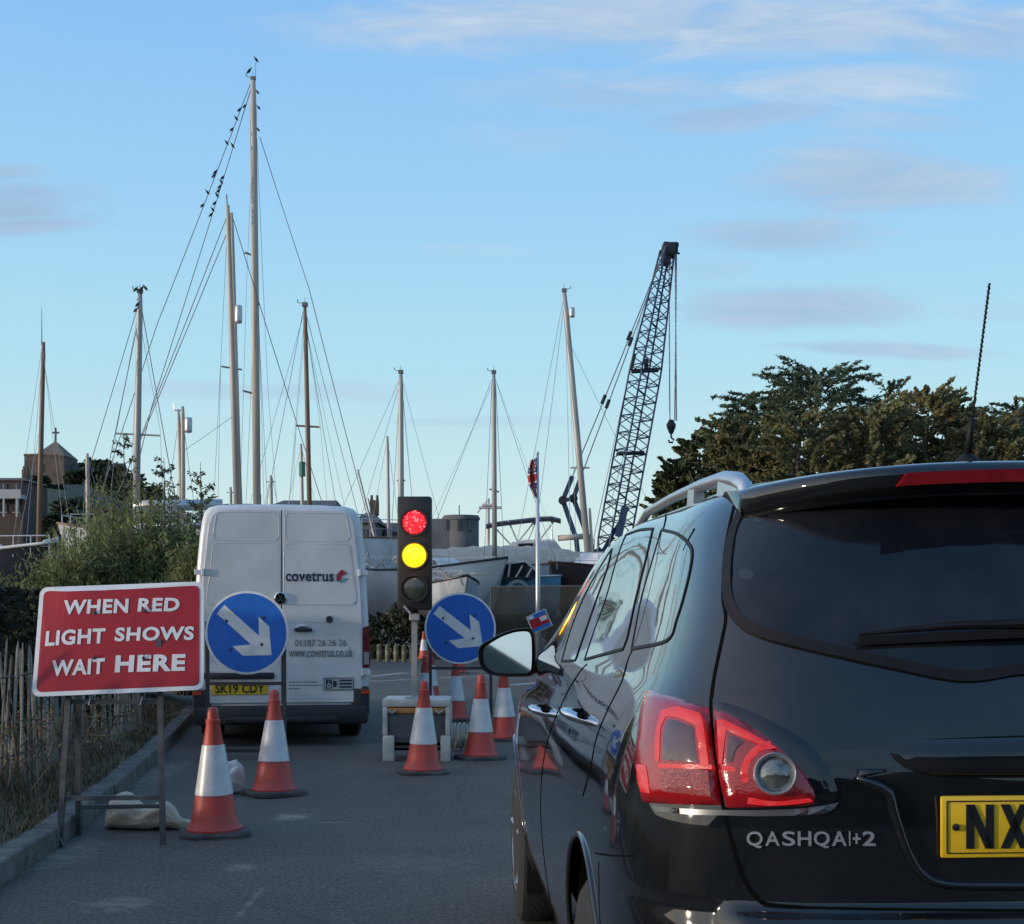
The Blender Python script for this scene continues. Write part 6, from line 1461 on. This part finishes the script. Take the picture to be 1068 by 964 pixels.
# -- motor yacht with navy canopy
Y = 56; b = thing('motor_yacht', 'white motor yacht with a flybridge and a dark navy canopy on struts', 'boat', at(550, Y)); dp, sec = hull(b, 600, 500, 55, 58, 3.1, 1.2, 3.4, M_hullw)
def wedge(root, nm, pts, y0, y1, m): mb = MB(); a = [P(x, y, Y+y0) for x, y in pts]; q = [P(x, y, Y+y1) for x, y in pts]; n = len(pts); mb.add(a+q, [tuple(range(n)), tuple(range(2*n-1, n-1, -1))]+[(i, n+i, n+(i+1) % n, (i+1) % n) for i in range(n)]); return mb.build(nm, m, root)
sp_ = wedge(b, 'superstructure', [(522, 590), (526, 573), (534, 566), (548, 563), (578, 562.5), (587, 574), (590, 590)], -1.2, 1.2, M_cab); wedge(b, 'windscreen', [(562, 573), (563, 564.5), (577, 564.5), (585, 574)], -1.24, -1.15, mat('pale_screen', (.30, .36, .45), .15, var=.2))
wedge(b, 'window', [(540, 570), (541, 567), (556, 566.5), (556, 569.5)], -1.24, -1.15, M_win)
mb = MB(); cv_ = []
for i in range(9):
    t = i/8; px = 507+(585-507)*t; py = interp([0, .15, .6, .85, 1], [546.5, 544, 540, 538, 541], t)
    for k, dy in enumerate((-1.3, -.7, 0, .7, 1.3)): cv_.append(P(px, py+abs(dy)*1.3, Y+dy))
k0 = len(cv_); cv_ += [v-Vector((0, 0, .14)) for v in cv_]
mb.add(cv_, [(i*5+j, (i+1)*5+j, (i+1)*5+j+1, i*5+j+1) for i in range(8) for j in range(4)]+[(k0+i*5+j, k0+i*5+j+1, k0+(i+1)*5+j+1, k0+(i+1)*5+j) for i in range(8) for j in range(4)]+[(i*5, k0+i*5, k0+(i+1)*5, (i+1)*5) for i in range(8)]+[(i*5+4, (i+1)*5+4, k0+(i+1)*5+4, k0+i*5+4) for i in range(8)]+[(0, 1, 2, 3, 4, k0+4, k0+3, k0+2, k0+1, k0), (40, k0+40, k0+41, k0+42, k0+43, k0+44, 44, 43, 42, 41)]); mb.build('canopy', M_navyc, b, smooth=True, auto=50)
mb = MB()
for dy in (-1.15, 1.15):
    for a, q in (((512, 546), (540, 576)), ((530, 543), (545, 577)), ((560, 541), (545, 577)), ((560, 541), (530, 578)), ((580, 541), (552, 577)), ((575, 541), (576, 574))): mb = MB(); mb.tube([P(*a, Y+dy), P(*q, Y+dy)], .035, 6); mb.build('canopy_strut', M_rail, b)
mb = MB(); mb.tube([P(509, 520, Y), P(509, 590, Y)], .07, 8); mb.box(P(509, 527, Y), (.5, .4, .10), bev=.03); mb.box(P(511, 529.5, Y), (.9, .25, .10), bev=.04); mb.tube([P(509, 520, Y), P(498, 535, Y)], .03, 5); mb.build('signal_mast', M_cab, b)
mb = MB(); mb.tube([P(582, 561.5, Y-1), P(609, 559.5, Y-1)], .11, 8); mb.build('spar', M_canv, b, smooth=True)
# -- blue boat with wheelhouse
Y = 42; b = thing('fishing_boat', 'bright blue boat with a dark glazed wheelhouse and a painted arch on its hull', 'boat', at(545, Y)); dp, sec = hull(b, 585, 495, 42.2, 43.4, 2.27, .6, 2.2, M_hullb, sheer=.05, rake=.02, transom=.9, stripe=M_rail)
def wd(nm, pts, y0, y1, m): 
    mb = MB(); a = [P(x, y, Y+y0) for x, y in pts]; q = [P(x, y, Y+y1) for x, y in pts]; n = len(pts); mb.add(a+q, [tuple(range(n)), tuple(range(2*n-1, n-1, -1))]+[(i, n+i, n+(i+1) % n, (i+1) % n) for i in range(n)]); return mb.build(nm, m, b)
wd('wheelhouse', [(517, 602), (527, 588), (548, 585.5), (562, 598), (560, 602)], -.75, .75, M_win); mb = MB()
for a, q in (((527, 588), (548, 585.5)), ((548, 585.5), (562, 598)), ((538, 602), (545, 590)), ((549, 602), (555, 592)), ((517, 602), (527, 588)), ((532, 588), (530, 602))): mb.bar(P(*a, Y-.78), P(*q, Y-.78), .05)
mb.build('window_frame', M_rail, b)
mb = MB(); ac = P(540, 617, Y-1.22); n_ = 24
for r0, r1, m_ in ((.24, .34, 0), (.12, .20, 1)):
    vs = []
    for k in range(n_+1): th = math.pi*k/n_; vs += [ac+Vector((r0*math.cos(th), 0, r0*math.sin(th))), ac+Vector((r1*math.cos(th), 0, r1*math.sin(th)))]
    vs2 = [v+Vector((0, .35, 0)) for v in vs]; q = len(vs); mb.add(vs+vs2, [(2*k, 2*k+2, 2*k+3, 2*k+1) for k in range(n_)]+[(2*k+1, 2*k+3, q+2*k+3, q+2*k+1) for k in range(n_)], m_)
mb.build('painted_arch', [mat('mural_grey', (.16, .20, .20), .6), mat('mural_dark', (.03, .05, .08), .6)], b)
# -- maroon hull with the leaning mast
Y = 44; b = boat('dark maroon hull with a tall pale mast leaning left, in front of the crane', 600, Y); dp, sec = hull(b, 573, 690, 42.5, 46, 2.55, .7, 3.0, M_hullm, sheer=.15, stripe=M_hullm); cabin(b, dp, .3, .75, .5, .6, wins=True); pulpit(b, dp, .4, .97, .5)
T, Bm = P(588.5, 305, Y+1), P(615.5, 605, Y+1); mast(b, T, Bm, .125, M_mastw, [(.39, .30, 0)]); masthead(b, T); mast(b, P(615, 530, Y+1), P(619, 600, Y+1), .06, M_mastc, nm='pole')
mb = MB(); c = P(596.5, 326, Y+.9); mb.lathe([(.02, -.16), (.08, -.15), (.09, -.1), (.09, .1), (.08, .15), (.02, .16)], c, 14); mb.build('radar_dome', M_rail, b, smooth=True)
stays(b, [(P(587, 315, Y+1), P(548, 520, Y)), (P(590, 350, Y+1), P(650, 470, Y+2)), (P(588, 320, Y+1), P(568, 480, Y+.5))], .010, M_wire); stays(b, [(P(590, 330, Y+1), P(592, 430, Y+1)), (P(592, 425, Y+1), P(594, 520, Y+1)), (P(593, 360, Y+1), P(600, 540, Y+1.3))], .008, M_wiref)
# flagpole
Y = 34; fp = thing('flagpole', 'slim white flagpole with a furled red white and blue flag at its top', 'flagpole', at(561.5, Y)); mb = MB(); mb.tube([at(561.5, Y, 0), P(561, 622, Y), P(560.5, 475, Y)], [.062, .058, .035], 12); mb.lathe([(.01, 0), (.045, .03), (.045, .06), (.01, .09)], P(560.5, 475, Y), 12); mb.build('pole', M_rail, fp, smooth=True)
mb = MB(); rn = random.Random(2); n_ = 13; vs = []; rows = 22
for i in range(rows+1):
    t = i/rows; py = 478+40*t
    for k in range(n_):
        u = k/(n_-1); x = -.01-.24*u*(.35+.9*math.sin(math.pi*min(1, t*.8+.15)))*(1 if u < .7 else .8)+.16*(u*t*.35); vs.append(P(560.2, py, Y)+Vector((x, -.05*math.sin(u*9+t*2.5)-.03, -.05*u)))
for i in range(rows):
    for k in range(n_-1):
        u = (k+.5)/(n_-1); t = (i+.5)/rows; dg_ = abs(u-t); d2 = abs(u-(1-t)); m_ = 1 if (abs(u-.5) < .10 or abs(t-.5) < .08) else 2 if (abs(u-.5) < .17 or abs(t-.5) < .14 or dg_ < .12 or d2 < .12) else 0
        if dg_ < .05 or d2 < .05: m_ = 1
        mb.add([vs[i*n_+k], vs[i*n_+k+1], vs[(i+1)*n_+k+1], vs[(i+1)*n_+k]], [(0, 1, 2, 3)], m_)
mb.build('flag', [mat('flag_blue', (.02, .03, .12), .8), mat('flag_red', (.32, .02, .03), .8), mat('flag_white', (.5, .49, .48), .8)], fp)
# ------------------------------------------------------------------ crawler crane
Y = 62; M_crb = mat('crane_blue', (.018, .042, .10), .5, var=.3, scale=3); M_crk = mat('crane_dark', (.010, .012, .018), .6, var=.2); cr = thing('crane', 'crawler crane with a blue lattice jib, cables and a blue gantry', 'crane', at(628, Y))
def lattice(bot, top, w0, wm, w1, nb_, nm, parent, r=.035, mm=(0, 1)):
    bot, top = Vector(bot), Vector(top); ax = (top-bot).normalized(); sx_ = Vector((ax.z, 0, -ax.x)).normalized(); sy_ = Vector((0, 1, 0)); mb = MB(); L4 = []
    ang = R(28); s1 = sx_*math.cos(ang)+sy_*math.sin(ang); s2 = -sx_*math.sin(ang)+sy_*math.cos(ang)
    for i in range(nb_+1):
        t = i/nb_; w_ = w0+(wm-w0)*min(1, t/.09) if t < .62 else wm+(w1-wm)*(t-.62)/.38; p = bot.lerp(top, t); L4.append([p+s1*a*w_/2+s2*c*w_/2 for a, c in ((-1, -1), (1, -1), (1, 1), (-1, 1))])
    for c in range(4): mb.tube([q[c] for q in L4], r*1.35, 6)
    for i in range(nb_):
        for c in range(4):
            e = (c+1) % 4; mb.tube([L4[i][c], L4[i+1][e]] if i % 2 else [L4[i][e], L4[i+1][c]], r*.7, 5, cap=False)
            if i % 2 == 0: mb.tube([L4[i][c], L4[i][e]], r*.6, 5, cap=False)
    return mb.build(nm, M_crb, parent, smooth=True)
JB, JT = P(634, 600, Y), P(696, 262, Y+3); lattice(JB, JT, .45, 1.02, .46, 38, 'jib', cr, r=.036)
mb = MB(); h = P(697, 261, Y+3); mb.box(h, (.62, .7, .62), Matrix.Rotation(.2, 3, 'Y'), bev=.12); mb.box(h+Vector((.1, 0, .2)), (.72, .5, .26), bev=.08); mb.lathe([(.26, -.1), (.26, .1)], h+Vector((.18, 0, -.02)), 18, axis='Y'); mb.box(h+Vector((-.1, 0, -.45)), (.42, .5, .5), Matrix.Rotation(.2, 3, 'Y'), bev=.05); mb.tube([h+Vector((.3, 0, -.1)), h+Vector((.52, 0, -.16))], .05, 6); mb.build('jib_head', M_crk, cr, smooth=True, auto=40)
for t in (.365, .62): 
    p = JB.lerp(JT, t); mb = MB(); mb.box(p+Vector((0, 0, 0)), (1.2, .7, .10), Matrix.Rotation(-.05, 3, 'Y'), bev=.02)
    if t > .5: mb.box(p+Vector((-.58, -.2, .35)), (.16, .25, .75), Matrix.Rotation(.25, 3, 'Y'), bev=.04); mb.box(p+Vector((.0, -.4, .2)), (.2, .2, .5), bev=.04)
    mb.build('splice', M_crk, cr)
hk = P(700, 446, Y+2.5)
for dx_ in (-.12, .22): stay(cr, [(h+Vector((.3 if dx_ > 0 else .02, -.1, -.2)), hk+Vector((dx_*.5 if dx_ < 0 else .24, 0, .3)))], .028, M_wiref, 'hoist_cable')
stay(cr, [(h+Vector((.36, -.1, -.2)), hk+Vector((.16, 0, .3)))], .028, M_wiref, 'hoist_cable')
mb = MB(); mb.lathe([(.02, -.32), (.10, -.25), (.20, .0), (.22, .12), (.10, .34), (.03, .36)], hk, 16); hb_ = mb.build('hook_block', M_crk, cr, smooth=True, auto=40)
mb = MB(); mb.tube([hk+Vector((0, 0, -.3)), hk+Vector((0, 0, -.45)), hk+Vector((.12, 0, -.55)), hk+Vector((.06, 0, -.68)), hk+Vector((-.08, 0, -.66)), hk+Vector((-.12, 0, -.56))], .045, 8); mb.build('hook', M_crb, hb_, smooth=True)
# gantry: two bent blue struts with sheaves, pendant lines to the jib head
for i, (a, m_, c, e) in enumerate((((597, 497), (587, 522), (601, 562), (604, 590)), ((606.5, 496), (598, 520), (613, 560), (618, 590)))):
    dy = -.6 if i == 0 else .6; mb = MB(); mb.bar(P(*a, Y+dy), P(*m_, Y+dy), .26, .2); mb.bar(P(*m_, Y+dy), P(*c, Y+dy), .24, .2); mb.bar(P(*c, Y+dy), P(*e, Y+dy), .28, .2); mb.build('gantry_strut', M_crb, cr)
    mb = MB(); mb.lathe([(.17, -.09), (.19, -.06), (.19, .06), (.17, .09)], P(*m_, Y+dy-.2), 18, axis='Y'); mb.build('sheave', M_crk, cr, smooth=True, auto=40)
    hp = h+Vector((-.15, dy*.6, .1)); mid = P(*((651, 412) if i == 0 else (660, 412)), Y+2+dy); g0 = P(*a, Y+dy)
    stay(cr, [(hp, g0)], .030, M_wire, 'pendant'); mb = MB()
    for t in (.385, .66): q = hp.lerp(g0, t+.015*i); mb.tube([q, hp.lerp(g0, t+.015*i+.035)], .08, 6)
    mb.build('socket', M_crk, cr)
mb = MB(); mb.bar(P(587, 522, Y-.6), P(598, 520, Y+.6), .16); mb.bar(P(620, 590, Y), P(655, 530, Y), .16); mb.bar(P(645, 560, Y-.4), P(652, 528, Y-.4), .3); mb.bar(P(640, 560, Y), P(617, 590, Y), .14); mb.build('gantry_tie', M_crb, cr)
mb = MB(); cb = at(618, Y); mb.box(cb+Vector((.2, 0, 2.3)), (3.6, 2.6, 1.5), bev=.12); mb.box(cb+Vector((1.6, -1.0, 2.5)), (1.2, 1.0, 1.9), bev=.1); mb.build('cab', M_crb, cr)
for dy in (-1.5, 1.5): mb = MB(); mb.box(cb+Vector((.2, dy, .55)), (4.8, .7, 1.1), bev=.35); mb.build('track', M_crk, cr, smooth=True, auto=40)
mb = MB(); mb.box(cb+Vector((.2, 0, 1.2)), (2.2, 2.4, .9), bev=.1); mb.build('turntable', M_crk, cr)
stays(cr, [(P(668, 330, Y+1), P(632, 500, Y)), (P(660, 440, Y+1), P(620, 585, Y))], .02, M_wiref)
# ------------------------------------------------------------------ buildings far behind
M_stone = mat('church_stone', (.13, .10, .08), .95, var=.35, scale=.5, bump=.5, bscale=3); M_stone2 = mat('grey_stone', (.135, .14, .15), .95, var=.35, scale=.45, bump=.5, bscale=3); M_rooft = mat('roof_slate', (.075, .07, .075), .85, var=.3, scale=.8); M_roofr = mat('roof_red_tile', (.085, .062, .052), .9, var=.35, scale=.8); M_rend = mat('cream_render', (.36, .37, .37), .8, var=.15, scale=.6); M_hw = mat('house_window', (.02, .025, .03), .15)
def bld(name, label, cat, px0, px1, ytop, Y, zb, dep=9): 
    x0, x1 = (px0-CX)/F*Y, (px1-CX)/F*Y; return thing(name, label, cat, ((x0+x1)/2, Y, zb)), x0, x1, htop(ytop, Y)
# church tower with pyramid cap and cross
Y = 262; zb = town_z(-82, Y)-1; c, x0, x1, zt = bld('church', 'stone church tower with a pointed cap and a cross on the town hill', 'church', 33, 74, 478, Y, zb); cxm = (x0+x1)/2
mb = MB(); mb.box((cxm, Y, (zb+zt)/2), (x1-x0, 8, zt-zb)); mb.box((cxm+8, Y+1, zb+(zt-zb)*.28), (10, 9, (zt-zb)*.56)); mb.build('wall', M_stone, c)
rx0, rx1, ra = (43-CX)/F*Y, (75-CX)/F*Y, (58-CX)/F*Y; zr = htop(460, Y); mb = MB(); mb.add([(rx0, Y-4.1, zt), (rx1, Y-4.1, zt), (rx1, Y+4.1, zt), (rx0, Y+4.1, zt), (ra, Y, zr)], [(0, 1, 4), (1, 2, 4), (2, 3, 4), (3, 0, 4), (3, 2, 1, 0)]); mb.build('spire', mat('spire_shingle', (.15, .13, .10), .95, var=.3, scale=.6), c)
mb = MB(); q = Vector((ra, Y, zr-.2)); mb.bar(q, q+Vector((0, 0, 2.6)), .30); mb.bar(q+Vector((-.65, 0, 1.7)), q+Vector((.65, 0, 1.7)), .28); mb.build('cross', M_rooft, c)
mb = MB(); gx = cxm+8; g0 = zb+(zt-zb)*.56; mb.add([(gx-5.2, Y-3.8, g0), (gx+5.2, Y-3.8, g0), (gx+5.2, Y+5.8, g0), (gx-5.2, Y+5.8, g0), (gx-5.2, Y+1, g0+3), (gx+5.2, Y+1, g0+3)], [(0, 1, 5, 4), (2, 3, 4, 5), (1, 2, 5), (3, 0, 4)]); mb.build('roof', M_rooft, c)
for zz in (zt-2.2, zt-5.5): mb = MB(); mb.box((cxm-.6, Y-4.02, zz), (.8, .2, 1.5)); mb.build('window', M_hw, c)
def house(label, px0, px1, yeave, yridge, Y, zb, wall, roof, rows, dep=8, hip=.18, chim=(), balcony=False):
    r, x0, x1, ze = bld('house', label, 'house', px0, px1, yeave, Y, zb); zr = htop(yridge, Y); mb = MB(); mb.box(((x0+x1)/2, Y+dep/2, (zb+ze)/2), (x1-x0, dep, ze-zb)); mb.build('wall', wall, r)
    e = .3; hp = (x1-x0)*hip; v = [(x0-e, Y-e, ze-.05), (x1+e, Y-e, ze-.05), (x1+e, Y+dep+e, ze-.05), (x0-e, Y+dep+e, ze-.05), (x0+hp, Y+dep/2, zr), (x1-hp, Y+dep/2, zr)]
    mb = MB(); mb.add(v, [(0, 1, 5, 4), (2, 3, 4, 5), (1, 2, 5), (3, 0, 4), (3, 2, 1, 0)]); rf = mb.build('roof', roof, r)
    for u in chim: mb = MB(); xx = x0+(x1-x0)*u; mb.box((xx, Y+dep/2, zr+.35), (.62, .6, 1.1)); [mb.lathe([(.11, 0), (.09, .4)], (xx+q, Y+dep/2, zr+.88), 8) for q in (-.2, .2)]; mb.build('chimney', M_roofr, rf)
    for (yr0, yr1, n_) in rows:
        for k in range(n_):
            wx_ = (x1-x0)/n_; cx_ = x0+wx_*(k+.5); z0_, z1_ = htop(yr1, Y), htop(yr0, Y); mb = MB(); mb.box((cx_, Y-.03, (z0_+z1_)/2), (wx_*.55, .10, z1_-z0_)); wn = mb.build('window', M_hw, r); mb = MB(); mb.box((cx_, Y-.07, (z0_+z1_)/2), (.07, .06, z1_-z0_)); mb.box((cx_, Y-.09, z0_-.05), (wx_*.62, .12, .09)); mb.build('frame', M_rend, wn)
    return r, x0, x1
hr, hx0_, hx1_ = house('cream terraced house with a balcony and brown roof at the left edge below the church', -30, 24, 501, 495, 152, town_z(-55, 152)-2, M_roofr, M_roofr, [(505, 514, 4), (526, 534, 4)], chim=(.8,))
mb = MB(); xb = (hx0_+hx1_)/2; mb.box((xb, 151.2, htop(519, 152)), (hx1_-hx0_+.6, 1.5, .45)); mb.box((xb, 150.5, htop(514.5, 152)), (hx1_-hx0_+.6, .08, .55)); mb.build('balcony', M_rend, hr)
mb = MB(); [mb.bar(((hx0_+(hx1_-hx0_)*q), 150.6, htop(540, 152)), ((hx0_+(hx1_-hx0_)*q), 150.6, htop(520, 152)), .2) for q in (.5, .72, .97)]; mb.build('balcony_post', M_rend, hr)
house('grey roofed house just above the van roof with a pale gable', 286, 346, 527, 518, 112, -.3, M_rend, M_rooft, [(535, 545, 4)], hip=.02)
house('low dark roofed house with chimneys behind the van shoulder', 218, 262, 530, 522, 125, -.3, M_roofr, M_rooft, [(537, 545, 3)], chim=(.95,))
house('dark gabled house right of the van behind the grey cruiser', 368, 392, 545, 531, 100, -.3, M_stone2, M_rooft, [(552, 560, 2)], hip=.3, chim=(.7,))
house('long low grey house between the white van and the traffic light', 392, 436, 555, 542, 105, -.3, M_stone2, M_rooft, [(556, 564, 4)], hip=.1)
# round stone tower with lower wing
Y = 150; r, x0, x1, zt = bld('stone_tower', 'round grey stone tower with a lower wing behind the laid up yacht', 'tower', 462, 499.5, 538, Y, -.3); cxm = (x0+x1)/2; rd = (x1-x0)/2
mb = MB(); mb.lathe([(rd, -.3), (rd, zt-.5), (rd+.12, zt-.45), (rd+.12, zt-.2), (rd, zt-.15), (rd, zt), (.01, zt+.1)], (cxm, Y, 0), 28); tw = mb.build('wall', M_stone2, r, smooth=True, auto=30)
lx0 = (438-CX)/F*Y; mb = MB(); mb.box(((lx0+cxm)/2, Y+1, (zt-.4)/2), (cxm-lx0, 5, zt-.4)); mb.build('wing', M_stone2, r)
for px in (468, 480, 490): mb = MB(); p = P(px, 549, Y); dx_ = p.x-cxm; mb.box((p.x, Y-math.sqrt(max(.01, rd*rd-dx_*dx_))-.0, p.z), (.35, .3, 1.1)); mb.build('window', M_hw, r)
mb = MB(); mb.tube([P(479, 538, Y), P(479, 527, Y)], .06, 6); mb.build('antenna', M_rooft, r)
# ------------------------------------------------------------------ birds on the rigging
M_bird = mat('bird_dark', (.012, .012, .014), .8)
def bird_mesh(flying=False):
    mb = MB(); prof = [(-.15, .02), (-.11, .06), (-.06, .085), (0, .092), (.05, .07), (.085, .036), (.105, .036), (.13, .04), (.15, .022), (.175, .003)]
    mb.tube([Vector((x, 0, .10+x*1.25)) for x, _ in prof], [r_ for _, r_ in prof], 10); mb.add([(-.13, -.025, -.02), (-.13, .025, -.02), (-.27, .035, -.15), (-.27, -.035, -.15), (-.13, 0, -.035), (-.27, 0, -.165)], [(0, 1, 2, 3), (1, 4, 5, 2), (4, 0, 3, 5), (3, 2, 5), (1, 0, 4)])
    for s_ in (-.02, .02): mb.tube([(0, s_, .03), (.01, s_, -.06)], .006, 4)
    return mb
b0 = None
def bird(pos, label, grp, rz=0, sc=.38):
    global b0
    if b0 is None: b0 = bird_mesh().solid('bird', M_bird, (0, 0, 0), label, 'bird', grp, smooth=True); o = b0
    else: o = b0.copy(); COL.objects.link(o); tag(o, label, 'bird', grp)
    o.location = Vector(pos)+Vector((0, 0, .05)); o.rotation_euler = (0, 0, R(rz)); o.scale = (sc,)*3
def on_line(px0, py0, Y0, px1, py1, Y1, py): t = (py-py0)/(py1-py0); a, b_ = P(px0, py0, Y0), P(px1, py1, Y1); return a.lerp(b_, t)
for k, py in enumerate((118, 127, 139, 153, 184, 188, 205, 219)): bird(on_line(261, 88, 45, 164, 338, 43.8, py), 'small dark bird perched on the outer stay of the tallest mast', 'birds on the outer stay', (20, 200, 40, 190, 10)[k % 5])
for k, py in enumerate((114, 156, 190, 194.5, 199.5, 204, 208.5, 217, 223.5, 229)): bird(on_line(262, 92, 45, 158, 425, 43.8, py), 'small dark bird perched on the inner stay of the tallest mast', 'birds on the inner stay', (15, 210, 30, 180, 0)[k % 5])
for px, py in ((268.5, 99), (269.5, 115), (269, 138)): bird(P(px, py, 44.8), 'small dark bird clinging to the right side of the tallest mast', 'birds on the side of the tallest mast', 160)
bird(P(260, 77, 45), 'dark bird on the very top of the tallest mast', 'birds on mast tops', 10, .5); bird(P(267, 65, 45), 'dark bird on the thin rod above the tallest mast', 'birds on mast tops', 200, .42)
mb = MB(); mb.tube([P(266.6, 84, 45), P(266.8, 65, 45)], .008, 4); mb.build('antenna', M_wire, [o for o in scene.objects if o.name.startswith('sailing_boat') and 'largest ketch' in o.get('label', '')][0])
for px, py in ((141.5, 305), (148, 304), (151.5, 303.5)): bird(P(px, py, 39.9), 'dark bird at the top of the grey mast behind the shrubs', 'birds on the grey mast top', 15 if px < 150 else 190, .4)
for py in (314, 321, 327): bird(on_line(146, 312, 40, 98, 470, 38.5, py), 'dark bird on the stay of the grey mast behind the shrubs', 'birds on the grey mast stay', 20, .38)
